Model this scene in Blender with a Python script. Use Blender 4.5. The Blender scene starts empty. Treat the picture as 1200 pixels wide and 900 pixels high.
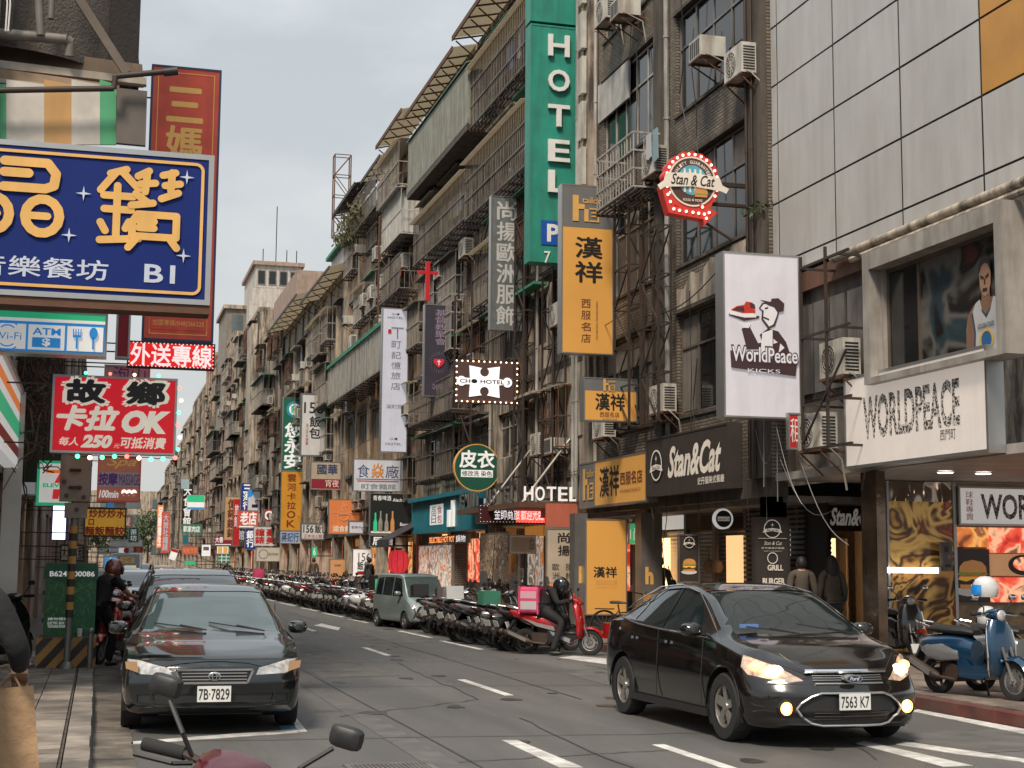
import bpy, bmesh, math, random
from mathutils import Vector, Matrix, Euler
R_ = math.radians
sc = bpy.context.scene
COL = sc.collection
random.seed(7)

# ------------------------------------------------------------------ camera
FPX, CAMH = 1750.0, 1.68                       # focal length for a 1200 px wide frame, eye height
YAW, PITCH, ROLL = R_(15.3351), R_(6.8387), 0.008
cf = Vector((math.sin(YAW)*math.cos(PITCH), math.cos(YAW)*math.cos(PITCH), math.sin(PITCH)))
r0 = Vector((math.cos(YAW), -math.sin(YAW), 0)); u0 = r0.cross(cf)
cr = r0*math.cos(ROLL) + u0*math.sin(ROLL); cu = cr.cross(cf)
cam_d = bpy.data.cameras.new('camera'); cam = bpy.data.objects.new('camera', cam_d); COL.objects.link(cam)
m = Matrix((cr, cu, -cf)).transposed().to_4x4(); m.translation = (0, 0, CAMH); cam.matrix_world = m
cam_d.sensor_width = 36; cam_d.lens = 36*FPX/1200; cam_d.clip_end = 3000; cam_d.clip_start = 0.05
sc.camera = cam

# ------------------------------------------------------------------ sky, sun, exposure
W = bpy.data.worlds.new('World'); sc.world = W; W.use_nodes = True
nt = W.node_tree; nt.nodes.clear()
def wn(t, **k):
    n = nt.nodes.new(t)
    for a, b in k.items(): setattr(n, a, b)
    return n
sky = wn('ShaderNodeTexSky', sky_type='NISHITA', sun_disc=False)
SUN_EL, SUN_AZ = R_(52), R_(215)
sky.sun_elevation = SUN_EL; sky.sun_rotation = SUN_AZ
tc = wn('ShaderNodeTexCoord'); mp = wn('ShaderNodeMapping'); mp.inputs['Scale'].default_value = (1.5, 1.5, 3.6); mp.inputs['Location'].default_value = (.35, .1, .2)
nz = wn('ShaderNodeTexNoise'); nz.inputs['Scale'].default_value = 2.2; nz.inputs['Detail'].default_value = 7; nz.inputs['Roughness'].default_value = .55
rp = wn('ShaderNodeValToRGB'); e = rp.color_ramp.elements
e[0].position = .40; e[0].color = (2.8, 3.1, 3.2, 1); e[1].position = .64; e[1].color = (4.35, 4.5, 4.5, 1)
sx = wn('ShaderNodeSeparateXYZ'); hz = wn('ShaderNodeValToRGB'); h = hz.color_ramp.elements
h[0].position = 0.0; h[0].color = (.85,)*3+(1,); h[1].position = .42; h[1].color = (0, 0, 0, 1)
m1 = wn('ShaderNodeMixRGB'); m1.inputs[2].default_value = (4.7, 4.6, 4.45, 1)
m2 = wn('ShaderNodeMixRGB'); m2.inputs[0].default_value = .9
bg = wn('ShaderNodeBackground'); bg.inputs[1].default_value = .1; out = wn('ShaderNodeOutputWorld')
L = nt.links.new
L(tc.outputs['Generated'], mp.inputs[0]); L(mp.outputs[0], nz.inputs[0]); L(nz.outputs[0], rp.inputs[0])
L(tc.outputs['Generated'], sx.inputs[0]); L(sx.outputs[2], hz.inputs[0])
L(hz.outputs[0], m1.inputs[0]); L(rp.outputs[0], m1.inputs[1])
L(sky.outputs[0], m2.inputs[1]); L(m1.outputs[0], m2.inputs[2]); mz = wn('ShaderNodeMath', operation='MULTIPLY_ADD'); mz.inputs[1].default_value = .9; mz.inputs[2].default_value = .84
mc_ = wn('ShaderNodeMath', operation='MAXIMUM'); mc_.inputs[1].default_value = 0
L(sx.outputs[2], mc_.inputs[0]); L(mc_.outputs[0], mz.inputs[0])
vm = wn('ShaderNodeVectorMath', operation='SCALE'); L(m2.outputs[0], vm.inputs[0]); L(mz.outputs[0], vm.inputs['Scale']); L(vm.outputs[0], bg.inputs[0]); L(bg.outputs[0], out.inputs[0])
sd = bpy.data.lights.new('sun', 'SUN'); sd.energy = 2.4; sd.angle = R_(12); sd.color = (1, .88, .73)
so = bpy.data.objects.new('sun', sd); COL.objects.link(so)
sv = Vector((math.sin(SUN_AZ)*math.cos(SUN_EL), math.cos(SUN_AZ)*math.cos(SUN_EL), math.sin(SUN_EL)))
so.rotation_euler = (-sv).to_track_quat('-Z', 'Y').to_euler(); so.location = (0, 0, 60)
sc.view_settings.view_transform = 'Standard'; sc.view_settings.look = 'None'
sc.view_settings.exposure = 0.72; sc.view_settings.gamma = 1
sc.render.engine = 'CYCLES'
sc.cycles.max_bounces = 6; sc.cycles.diffuse_bounces = 2; sc.cycles.glossy_bounces = 3; sc.cycles.transmission_bounces = 4
sc.cycles.caustics_reflective = False; sc.cycles.caustics_refractive = False

# ------------------------------------------------------------------ a point of the place from a photograph point and one known plane
def P(x, y, X=None, Y=None, Z=None):
    d = cf + cr*((x-600)/FPX) - cu*((y-450)/FPX)
    t = X/d.x if X is not None else Y/d.y if Y is not None else (Z-CAMH)/d.z
    return Vector((0, 0, CAMH)) + d*t

# ------------------------------------------------------------------ mesh collector
class MB:
    def __init__(s): s.v = []; s.f = []; s.smooth = False
    def add(s, vs, fs):
        n = len(s.v); s.v += [tuple(a) for a in vs]; s.f += [tuple(i+n for i in f) for f in fs]; return s
    def box(s, x0, x1, y0, y1, z0, z1):
        if x0 > x1: x0, x1 = x1, x0
        if y0 > y1: y0, y1 = y1, y0
        if z0 > z1: z0, z1 = z1, z0
        return s.add([(x0,y0,z0),(x1,y0,z0),(x1,y1,z0),(x0,y1,z0),(x0,y0,z1),(x1,y0,z1),(x1,y1,z1),(x0,y1,z1)],
              [(0,3,2,1),(4,5,6,7),(0,1,5,4),(1,2,6,5),(2,3,7,6),(3,0,4,7)])
    def obox(s, c, size, rot=None):
        c = Vector(c); vs = []
        for k in range(8):
            p = Vector(((k&1)-.5, ((k>>1)&1)-.5, ((k>>2)&1)-.5)); p = Vector((p.x*size[0], p.y*size[1], p.z*size[2]))
            if rot is not None: p = rot @ p
            vs.append(c+p)
        return s.add(vs, [(0,2,3,1),(4,5,7,6),(0,1,5,4),(1,3,7,5),(3,2,6,7),(2,0,4,6)])
    def bar(s, a, b, w=.04, h=None):
        a = Vector(a); b = Vector(b); d = b-a
        return s.obox((a+b)/2, (w, h or w, d.length), d.to_track_quat('Z', 'Y').to_matrix())
    def cyl(s, a, b, r, r2=None, n=10, caps=True):
        a = Vector(a); b = Vector(b); r2 = r if r2 is None else r2
        q = (b-a).to_track_quat('Z', 'Y').to_matrix(); vs = []
        for p, rr in ((a, r), (b, r2)):
            for k in range(n):
                t = 2*math.pi*k/n; vs.append(p + q @ Vector((rr*math.cos(t), rr*math.sin(t), 0)))
        fs = [(k, (k+1)%n, n+(k+1)%n, n+k) for k in range(n)]
        if caps: fs += [tuple(range(n))[::-1], tuple(range(n, 2*n))]
        return s.add(vs, fs)
    def tube(s, pts, r, n=6):
        for a, b in zip(pts[:-1], pts[1:]): s.cyl(a, b, r, n=n)
        return s
    def prism(s, poly, d0, d1, axis='y'):
        # poly: (a,b) pairs; axis y -> (x,z), axis x -> (y,z), axis z -> (x,y)
        def pt(a, b, d): return (a,d,b) if axis == 'y' else (d,a,b) if axis == 'x' else (a,b,d)
        n = len(poly); vs = [pt(a,b,d0) for a,b in poly]+[pt(a,b,d1) for a,b in poly]
        return s.add(vs, [tuple(range(n)), tuple(range(2*n-1, n-1, -1))]+[(k, n+k, n+(k+1)%n, (k+1)%n) for k in range(n)])
    def lathe(s, prof, c=(0,0,0), axis='z', n=20, rot=None):
        c = Vector(c); vs = []; m = len(prof)
        for k in range(n):
            t = 2*math.pi*k/n
            for r, h in prof:
                p = Vector((r*math.cos(t), r*math.sin(t), h))
                if axis == 'x': p = Vector((p.z, p.x, p.y))
                if axis == 'y': p = Vector((p.y, p.z, p.x))
                if rot is not None: p = rot @ p
                vs.append(c+p)
        fs = [(k*m+j, ((k+1)%n)*m+j, ((k+1)%n)*m+j+1, k*m+j+1) for k in range(n) for j in range(m-1)]
        return s.add(vs, fs)
    def ball(s, c, r, n=12, m=8, sc_=(1,1,1), rot=None):
        c = Vector(c); vs = []; fs = []
        for j in range(m+1):
            ph = math.pi*j/m
            for k in range(n):
                t = 2*math.pi*k/n
                p = Vector((r*math.sin(ph)*math.cos(t)*sc_[0], r*math.sin(ph)*math.sin(t)*sc_[1], r*math.cos(ph)*sc_[2]))
                if rot is not None: p = rot @ p
                vs.append(c+p)
        for j in range(m):
            for k in range(n): fs.append((j*n+k, (j+1)*n+k, (j+1)*n+(k+1)%n, j*n+(k+1)%n))
        return s.add(vs, fs)
    def merge(s, o, mat=None):
        return s.add([mat @ Vector(v) for v in o.v] if mat is not None else o.v, o.f)
    def mesh(s, name, smooth=None):
        me = bpy.data.meshes.new(name); me.from_pydata(s.v, [], s.f)
        b = bmesh.new(); b.from_mesh(me)
        bmesh.ops.remove_doubles(b, verts=b.verts, dist=1e-6)
        bmesh.ops.recalc_face_normals(b, faces=b.faces); b.to_mesh(me); b.free()
        if smooth or (smooth is None and s.smooth):
            me.polygons.foreach_set('use_smooth', [True]*len(me.polygons)); me.set_sharp_from_angle(angle=R_(38))
        return me

def smooth(mb): mb.smooth = True; return mb
def obj(name, mb, mat, parent=None, kind=None, loc=None, label=None):
    me = mb if isinstance(mb, bpy.types.Mesh) else mb.mesh(name)
    if mat is not None and not me.materials: me.materials.append(mat)
    o = bpy.data.objects.new(name, me); COL.objects.link(o)
    if parent is not None: o.parent = parent
    if loc is not None: o.location = loc
    if kind: o['kind'] = kind
    if label: o['label'] = label
    return o
def tag(o, label, cat, group=None):
    o['label'] = label; o['category'] = cat
    if group: o['group'] = group
    return o
def thing(name, label, cat, loc=(0,0,0), rz=0, group=None):
    o = bpy.data.objects.new(name, None); COL.objects.link(o); o.empty_display_size = .2
    o.location = loc; o.rotation_euler = (0, 0, rz); return tag(o, label, cat, group)
KIDS = {}
def dup(root, loc, rz, label=None, group=None, swap=None, scale=None, drop=()):
    # a copy of a thing with copies of its parts and sub-parts; swap exchanges materials
    if root not in KIDS:
        d = {}
        for o in COL.objects:
            if o.parent: d.setdefault(o.parent, []).append(o)
        KIDS[root] = [(c, d.get(c, [])) for c in d.get(root, [])]
    r = root.copy(); COL.objects.link(r); r.location = loc; r.rotation_euler = (0, 0, rz) if not isinstance(rz, tuple) else rz
    if label: r['label'] = label
    if group: r['group'] = group
    if scale: r.scale = (scale,)*3
    def cp(o, par):
        c = o.copy(); COL.objects.link(c); c.parent = par
        if swap and o.data and o.data.materials and o.data.materials[0] and o.data.materials[0].name in swap:
            key = (o.data.name, swap[o.data.materials[0].name].name)
            if key not in SW:
                me = o.data.copy(); me.materials[0] = swap[o.data.materials[0].name]; SW[key] = me
            c.data = SW[key]
        return c
    for ch, gs in KIDS[root]:
        if ch.name.split('.')[0] in drop: continue
        c = cp(ch, r)
        for g in gs: cp(g, c)
    return r
SW = {}
ORD = ['first','second','third','fourth','fifth','sixth','seventh','eighth','ninth','tenth','eleventh','twelfth','thirteenth','fourteenth','fifteenth','sixteenth','seventeenth','eighteenth','nineteenth','twentieth']
def ordn(i):
    if i < 20: return ORD[i]
    t = ['twenty','thirty','forty','fifty','sixty','seventy','eighty','ninety'][(i+1)//10-2]; r = (i+1) % 10
    return t.replace('y','ieth') if r == 0 else t+'-'+ORD[r-1]

# ------------------------------------------------------------------ materials
MATS = {}
def mat(name, col, rough=.6, metal=0, var=.12, vscale=3, bump=0, bscale=30, emis=0, ecol=None, spec=.5, coat=0,
        stain=0, stcol=(.03,.026,.022), alpha=1, trans=0, streak=0):
    if name in MATS: return MATS[name]
    m = bpy.data.materials.new(name); m.use_nodes = True; t = m.node_tree; b = t.nodes['Principled BSDF']; lk = t.links.new
    N = t.nodes.new
    b.inputs['Roughness'].default_value = rough; b.inputs['Metallic'].default_value = metal
    b.inputs['Specular IOR Level'].default_value = spec; b.inputs['Coat Weight'].default_value = coat
    b.inputs['Coat Roughness'].default_value = .04; b.inputs['Alpha'].default_value = alpha
    b.inputs['Transmission Weight'].default_value = trans
    c = tuple(col)+(1,); b.inputs['Base Color'].default_value = c; src = None
    co = N('ShaderNodeTexCoord'); geo = N('ShaderNodeNewGeometry')
    if var:
        n = N('ShaderNodeTexNoise'); n.inputs['Scale'].default_value = vscale; n.inputs['Detail'].default_value = 6
        lk(geo.outputs['Position'], n.inputs[0])
        hs = N('ShaderNodeHueSaturation'); hs.inputs['Color'].default_value = c
        mr = N('ShaderNodeMapRange'); mr.inputs[3].default_value = 1-var*1.6; mr.inputs[4].default_value = 1+var*1.6
        mr.inputs[1].default_value = .25; mr.inputs[2].default_value = .75
        lk(n.outputs[0], mr.inputs[0]); lk(mr.outputs[0], hs.inputs['Value']); src = hs.outputs[0]
    if stain or streak:
        n = N('ShaderNodeTexNoise'); n.inputs['Scale'].default_value = 1.3 if stain else 1.5; n.inputs['Detail'].default_value = 9; n.inputs['Roughness'].default_value = .62
        mpn = N('ShaderNodeMapping'); mpn.inputs['Scale'].default_value = (2.6, 2.6, .38) if streak else (1, 1, .7)
        lk(geo.outputs['Position'], mpn.inputs[0]); lk(mpn.outputs[0], n.inputs[0])
        r = N('ShaderNodeValToRGB'); r.color_ramp.elements[0].position = .42; r.color_ramp.elements[1].position = .62
        lk(n.outputs[0], r.inputs[0]); mm = N('ShaderNodeMath'); mm.operation = 'MULTIPLY'; mm.inputs[1].default_value = max(stain, streak)
        lk(r.outputs[0], mm.inputs[0]); mx = N('ShaderNodeMixRGB'); lk(mm.outputs[0], mx.inputs[0])
        if src: lk(src, mx.inputs[1])
        else: mx.inputs[1].default_value = c
        mx.inputs[2].default_value = tuple(stcol)+(1,); src = mx.outputs[0]
    if src: lk(src, b.inputs['Base Color'])
    if bump:
        n = N('ShaderNodeTexNoise'); n.inputs['Scale'].default_value = bscale; n.inputs['Detail'].default_value = 5
        lk(geo.outputs['Position'], n.inputs[0]); bp = N('ShaderNodeBump'); bp.inputs['Strength'].default_value = bump
        bp.inputs['Distance'].default_value = .02; lk(n.outputs[0], bp.inputs['Height']); lk(bp.outputs[0], b.inputs['Normal'])
    if emis:
        b.inputs['Emission Color'].default_value = tuple(ecol or col)+(1,); b.inputs['Emission Strength'].default_value = emis
    MATS[name] = m; return m
def brickmat(name, c1, c2, mortar, bw=.24, bh=.07, mort=.012, stain=.5, side=False, rough=.7):
    # small facing tiles that are too fine to tell apart
    m = mat(name, c1, rough, var=0); t = m.node_tree; b = t.nodes['Principled BSDF']; N = t.nodes.new; lk = t.links.new
    geo = N('ShaderNodeNewGeometry'); sp = N('ShaderNodeSeparateXYZ'); lk(geo.outputs['Position'], sp.inputs[0])
    ad = N('ShaderNodeMath'); ad.operation = 'ADD'; lk(sp.outputs[0], ad.inputs[0]); lk(sp.outputs[1], ad.inputs[1])
    cb = N('ShaderNodeCombineXYZ'); lk(ad.outputs[0], cb.inputs[0]); lk(sp.outputs[2], cb.inputs[1])
    br = N('ShaderNodeTexBrick'); br.inputs['Scale'].default_value = 1; br.inputs['Brick Width'].default_value = bw
    br.inputs['Row Height'].default_value = bh; br.inputs['Mortar Size'].default_value = mort
    br.inputs['Color1'].default_value = tuple(c1)+(1,); br.inputs['Color2'].default_value = tuple(c2)+(1,); br.inputs['Mortar'].default_value = tuple(mortar)+(1,)
    lk(cb.outputs[0], br.inputs[0])
    n = N('ShaderNodeTexNoise'); n.inputs['Scale'].default_value = 1.1; n.inputs['Detail'].default_value = 9
    mp = N('ShaderNodeMapping'); mp.inputs['Scale'].default_value = (2, 2, .5); lk(geo.outputs['Position'], mp.inputs[0]); lk(mp.outputs[0], n.inputs[0])
    r = N('ShaderNodeValToRGB'); r.color_ramp.elements[0].position = .42; r.color_ramp.elements[1].position = .74; lk(n.outputs[0], r.inputs[0])
    mm = N('ShaderNodeMath'); mm.operation = 'MULTIPLY'; mm.inputs[1].default_value = stain; lk(r.outputs[0], mm.inputs[0])
    mx = N('ShaderNodeMixRGB'); lk(mm.outputs[0], mx.inputs[0]); lk(br.outputs[0], mx.inputs[1]); mx.inputs[2].default_value = (.035, .03, .026, 1)
    lk(mx.outputs[0], b.inputs['Base Color'])
    bp = N('ShaderNodeBump'); bp.inputs['Strength'].default_value = .5; bp.inputs['Distance'].default_value = .01; bp.invert = True
    lk(br.outputs['Fac'], bp.inputs['Height']); lk(bp.outputs[0], b.inputs['Normal']); return m
def flat(name, col, rough=.45, emis=0, ecol=None, **k):
    k.setdefault('var', .05)
    if not k.get('coat') and not k.get('trans'): k.setdefault('streak', .22); k.setdefault('stcol', tuple(c*.55 for c in col))
    return mat(name, col, rough, emis=emis, ecol=ecol, **k)

concrete = mat('concrete', (.42,.34,.265), .85, streak=.9, bump=.3, bscale=12)
concrete_l = mat('pale_concrete', (.48,.41,.33), .85, streak=.75, bump=.3)
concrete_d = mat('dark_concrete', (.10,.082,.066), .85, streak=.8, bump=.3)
ochre = mat('ochre_tile', (.38,.245,.15), .7, streak=.75)
beige = mat('beige_render', (.46,.37,.28), .85, streak=.75)
pink = mat('pink_render', (.36,.26,.21), .8, streak=.3)
greytile = brickmat('grey_tile', (.27,.22,.17), (.18,.145,.11), (.05,.042,.035), stain=.8)
browntile = brickmat('brown_tile', (.24,.18,.135), (.18,.13,.10), (.08,.07,.06))
creamtile = brickmat('cream_tile', (.38,.33,.27), (.32,.28,.23), (.14,.12,.1), .2, .06)
steel_d = mat('dark_steel', (.045,.036,.032), .6, .3, stain=.4, stcol=(.10,.045,.02))
steel_g = mat('grey_steel', (.23,.225,.215), .5, .5, streak=.5, stcol=(.09,.05,.03))
cagem = mat('cage_steel', (.20,.18,.155), .6, .2, streak=.7, stcol=(.07,.035,.02))
steel_w = mat('white_steel', (.42,.39,.35), .5, .1, streak=.5, stcol=(.14,.09,.06))
rust = mat('rusty_steel', (.14,.07,.045), .8, .3, bump=.3)
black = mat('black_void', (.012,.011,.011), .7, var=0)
blackp = flat('black_plastic', (.022,.022,.023), .45)
rubber = flat('rubber', (.02,.02,.02), .85)
chrome = mat('chrome', (.72,.72,.73), .12, 1, var=0)
alu = mat('aluminium', (.45,.45,.44), .35, .8, var=.05)
glass = mat('window_glass', (.014,.016,.017), .08, spec=.6, var=0)
glass_b = mat('bluish_glass', (.10,.13,.14), .10, spec=.8, var=.1)
curtain = mat('curtain', (.20,.175,.15), .8, streak=.4)
curtain_w = mat('white_curtain', (.5,.48,.45), .8, streak=.3)
acwhite = mat('ac_white', (.55,.53,.48), .5, streak=.55, stcol=(.20,.14,.09))
white = flat('white_paint', (.78,.77,.74))
roadwhite = mat('road_white', (.62,.61,.58), .7, stain=.55, stcol=(.16,.15,.145), vscale=9, var=.2)
red = flat('sign_red', (.52,.02,.018)); yellow = flat('sign_yellow', (.72,.42,.06)); ink = flat('sign_black', (.02,.018,.018))
greencanvas = mat('green_canvas', (.045,.24,.15), .7, streak=.3)
polyc = mat('roof_sheet', (.50,.47,.42), .6, streak=.5, stcol=(.18,.13,.09))
leafm = mat('leaf', (.055,.085,.03), .6, var=.5, vscale=8); barkm = mat('bark', (.10,.07,.05), .9)

t_ = polyc.node_tree; b_ = t_.nodes['Principled BSDF']; tr = t_.nodes.new('ShaderNodeBsdfTranslucent'); tr.inputs[0].default_value = (.62,.56,.46,1); mx_ = t_.nodes.new('ShaderNodeMixShader'); mx_.inputs[0].default_value = .55
t_.links.new(b_.outputs[0], mx_.inputs[1]); t_.links.new(tr.outputs[0], mx_.inputs[2]); t_.links.new(mx_.outputs[0], t_.nodes['Material Output'].inputs[0])
# ------------------------------------------------------------------ lettering and signs
GL = {}
def glyph(s, bold=0, shear=0, ext=0, res=3):
    k = (s, bold, shear, ext)
    if k not in GL:
        c = bpy.data.curves.new('lettering', 'FONT'); c.body = s; c.offset = bold; c.shear = shear; c.extrude = ext
        c.resolution_u = res; c.fill_mode = 'FRONT' if not ext else 'BOTH'
        o = bpy.data.objects.new('t', c); me = bpy.data.meshes.new_from_object(o); bpy.data.objects.remove(o)
        vs = [tuple(v.co) for v in me.vertices]; fs = [tuple(p.vertices) for p in me.polygons]
        if not vs: GL[k] = ([], [], 0, 1, 0, 1)
        else:
            xs = [v[0] for v in vs]; ys = [v[1] for v in vs]; GL[k] = (vs, fs, min(xs), max(xs), min(ys), max(ys))
        bpy.data.meshes.remove(me); bpy.data.curves.remove(c)
    return GL[k]
def put_text(mb, s, x0, z0, x1, z1, y, bold=0, shear=0, ext=0, fit=True, sq=False):
    # writes s into the rectangle, front facing -y
    thick = 0
    if bold and any(ord(c) > 255 for c in s): thick, bold = bold, 0        # brush characters are thickened evenly
    vs, fs, a0, a1, b0, b1 = glyph(s, bold, shear, ext)
    if not vs: return
    sx_ = (x1-x0)/(a1-a0); sz_ = (z1-z0)/(b1-b0)
    if not fit or sq: sx_ = sz_ = min(sx_, sz_)
    cx, cz = (x0+x1)/2, (z0+z1)/2; ca, cb = (a0+a1)/2, (b0+b1)/2
    if thick:
        for k in range(6):
            a = math.pi*k/3+.3; dx, dz = thick*sx_*math.cos(a), thick*sz_*math.sin(a)
            mb.add([(cx+(v[0]-ca)*sx_+dx, y-.00025*(k+1), cz+(v[1]-cb)*sz_+dz) for v in vs], fs)
    mb.add([(cx+(v[0]-ca)*sx_, y-v[2]-ext, cz+(v[1]-cb)*sz_) for v in vs], fs)
def text_mb(s, rect, w, h, y, vert=False, gap=.08, bold=.0, shear=0, ext=0, depth=0):
    mb = MB(); x0, z0, x1, z1 = rect[0]*w, rect[1]*h, rect[2]*w, rect[3]*h
    if vert:
        n = len(s); ch = (z1-z0)/n
        for i, c in enumerate(s):
            if c != ' ': put_text(mb, c, x0, z1-(i+1)*ch+ch*gap/2, x1, z1-i*ch-ch*gap/2, y, bold, shear, ext)
    else: put_text(mb, s, x0, z0, x1, z1, y, bold, shear, ext)
    return mb
def star4(cx, cz, r, k=.22):
    return [(cx+(r if i%2 == 0 else r*k)*math.sin(i*math.pi/4), cz+(r if i%2 == 0 else r*k)*math.cos(i*math.pi/4)) for i in range(8)]
def circ(cx, cz, r, n=24, rz=None): return [(cx+r*math.cos(2*math.pi*i/n), cz+(rz or r)*math.sin(2*math.pi*i/n)) for i in range(n)]
def ringmb(mb, cx, cz, r0, r1, y0, y1, n=28, a0=0, a1=2*math.pi, sx_=1, sz_=1):
    full = abs(a1-a0-2*math.pi) < 1e-6; vs = []; fs = []
    for i in range(n+1 if not full else n):
        t = a0+(a1-a0)*i/n; c, s_ = math.cos(t), math.sin(t)
        vs += [(cx+r0*c*sx_, y0, cz+r0*s_*sz_), (cx+r1*c*sx_, y0, cz+r1*s_*sz_), (cx+r1*c*sx_, y1, cz+r1*s_*sz_), (cx+r0*c*sx_, y1, cz+r0*s_*sz_)]
    m_ = len(vs)//4
    for i in range(n if full else n):
        j = (i+1) % m_
        for k in range(4): fs.append((i*4+k, j*4+k, j*4+(k+1)%4, i*4+(k+1)%4))
    mb.add(vs, fs); return mb
def lines(mb, pts, r, y, w, h, n=6, closed=False):
    q = [(p[0]*w, y, p[1]*h) for p in pts]
    if closed: q.append(q[0])
    for a, b in zip(q[:-1], q[1:]): mb.bar(a, b, r*2, .006)
    return mb
def sign_body(t, w, h, th, face, edge, items=(), rim=.04, proud=.0, both=False):
    # t: parent empty at the lower left front corner
    obj('sign_face', MB().box(rim, w-rim, .012, th-.012, rim, h-rim), face, t)
    if rim:
        f = MB()
        f.box(0, w, 0, th, 0, rim); f.box(0, w, 0, th, h-rim, h); f.box(0, rim, 0, th, rim, h-rim); f.box(w-rim, w, 0, th, rim, h-rim)
        obj('frame', f, edge, t)
    k = 0
    for it in items:
        k += 1; y = .012-.0035*k; kind = it[0]
        if kind == 't':
            o = it[4] if len(it) > 4 else {}
            nm = o.pop('name', 'lettering') if 'name' in o else 'lettering'
            mb = text_mb(it[1], it[2], w, h, y, **o)
            if mb.v: obj(nm, mb, it[3], t)
        elif kind == 'r':
            a, b_, c, d = it[1]; obj('panel', MB().box(a*w, c*w, y, .0115, b_*h, d*h), it[2], t)
        elif kind == 'c':
            (cx, cz), r = it[1], it[2]; obj('disc', MB().prism(circ(cx*w, cz*h, r), y, .0115), it[3], t)
        elif kind == 'o':
            (cx, cz), r0_, r1_ = it[1], it[2], it[3]; obj('ring', ringmb(MB(), cx*w, cz*h, r0_, r1_, y, y+.003), it[4], t)
        elif kind == 'p': obj('emblem', MB().prism([(a*w, b_*h) for a, b_ in it[1]], y, .0115), it[2], t)
        elif kind == 'l': obj('line_drawing', lines(MB(), it[1], it[2], y, w, h), it[3], t)
        elif kind == 'b':     # border line inside the edge: inset, width
            i, bw = it[1], it[2]; f = MB(); y1 = y+.003
            f.box(i, w-i, y, y1, i, i+bw); f.box(i, w-i, y, y1, h-i-bw, h-i); f.box(i, i+bw, y, y1, i+bw, h-i-bw); f.box(w-i-bw, w-i, y, y1, i+bw, h-i-bw)
            obj('border', f, it[3], t)
        elif kind == 'bulbs':
            stp, r, inset = it[1], it[2], it[3]; f = MB(); nx = max(2, int((w-2*inset)/stp)); nz_ = max(2, int((h-2*inset)/stp))
            pts = [(inset+(w-2*inset)*i/nx, z) for i in range(nx+1) for z in (inset, h-inset)]+[(x, inset+(h-2*inset)*i/nz_) for i in range(1, nz_) for x in (inset, w-inset)]
            for x, z in pts: f.ball((x, y-.01, z), r, 6, 4)
            obj('bulbs', f, it[4], t, kind='stuff')
def psign(name, label, px, Y=None, th=.22, face=None, edge=None, items=(), rim=.03, side='R', xw=11.9, cat='sign', group=None, brack=True, tilt=0):
    # a sign that stands across the pavement, facing along the street
    x0, y0, x1, y1 = px; xm, ym = (x0+x1)/2, (y0+y1)/2
    if Y is None: Y = P(x1, ym, X=xw).y
    a = P(x0, ym, Y=Y).x; b = P(x1, ym, Y=Y).x; zt = P(xm, y0, Y=Y).z; zb = P(xm, y1, Y=Y).z
    t = thing(name, label, cat, (a, Y, zb), 0, group); w, h = b-a, zt-zb
    sign_body(t, w, h, th, face, edge or alu, items, rim)
    if brack:
        f = MB(); wx = (12.02-a) if side == 'R' else (-1.5-a)
        for z in (h*.12, h*.88):
            if side == 'R': f.box(w+.002, wx, th*.3, th*.3+.05, z-.03, z+.03)
            else: f.box(wx, -.002, th*.3, th*.3+.02, z-.01, z+.01)
        if (side == 'R' and wx > w+.03) or (side == 'L' and wx < -.03): obj('bracket', f, steel_d, t)
    if tilt: t.rotation_euler.y = tilt
    return t, w, h
def fsign(name, label, px, X=12., th=.25, face=None, edge=None, items=(), rim=.04, cat='sign', group=None):
    # a board flat on the right-hand facade; px = far x, top y at middle, near x, bottom y at middle
    x0, y0, x1, y1 = px; xm = (x0+x1)/2
    Yf = P(x0, 600, X=X-th).y; Yn = P(x1, 600, X=X-th).y
    zt = P(xm, y0, X=X-th).z; zb = P(xm, y1, X=X-th).z
    t = thing(name, label, cat, (X-th, Yf, zb), -math.pi/2, group)
    sign_body(t, Yf-Yn, zt-zb, th-.004, face, edge or alu, items, rim); return t, Yf-Yn, zt-zb

# ------------------------------------------------------------------ buildings
def window(par, x0, x1, z0, z1, nx=2, nz_=1, fm=None, gm=None, y=.14, fw=.05, split=None, panes=True, cur=None, cen=None):
    f = MB(); w = x1-x0
    f.box(x0, x1, y-.03, y+.03, z0, z0+fw); f.box(x0, x1, y-.03, y+.03, z1-fw, z1)
    f.box(x0, x0+fw, y-.03, y+.03, z0+fw, z1-fw); f.box(x1-fw, x1, y-.03, y+.03, z0+fw, z1-fw)
    zs = [z0+fw]+([z0+(z1-z0)*split] if split else [])+[z1-fw]
    for i in range(1, nx): f.box(x0+w*i/nx-fw/2, x0+w*i/nx+fw/2, y-.02, y+.02, z0+fw, z1-fw)
    if split: f.box(x0+fw, x1-fw, y-.026, y+.026, zs[1]-fw/2, zs[1]+fw/2)
    win = obj('window', f, fm or alu, par)
    if panes == 'each':
        for i in range(nx):
            for j in range(len(zs)-1):
                g = gm; r = random.random()
                if cur and r < .45: g = cur
                obj('pane', MB().box(x0+w*i/nx+fw/2+.002, x0+w*(i+1)/nx-fw/2-.002, y+.003+.008*(i%2), y+.009+.008*(i%2), zs[j]+fw/2, zs[j+1]-fw/2), g or glass, win)
    elif panes: obj('pane', MB().box(x0+fw, x1-fw, y+.004, y+.01, z0+fw, z1-fw), gm or glass, win)
    if cur:
        obj('curtain', MB().box(x0+fw+w*.03, x0+w*random.choice((.35, .6, .95)), y+.12, y+.14, z0+fw, z1-fw-.02), cur, win)
    return win
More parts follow.
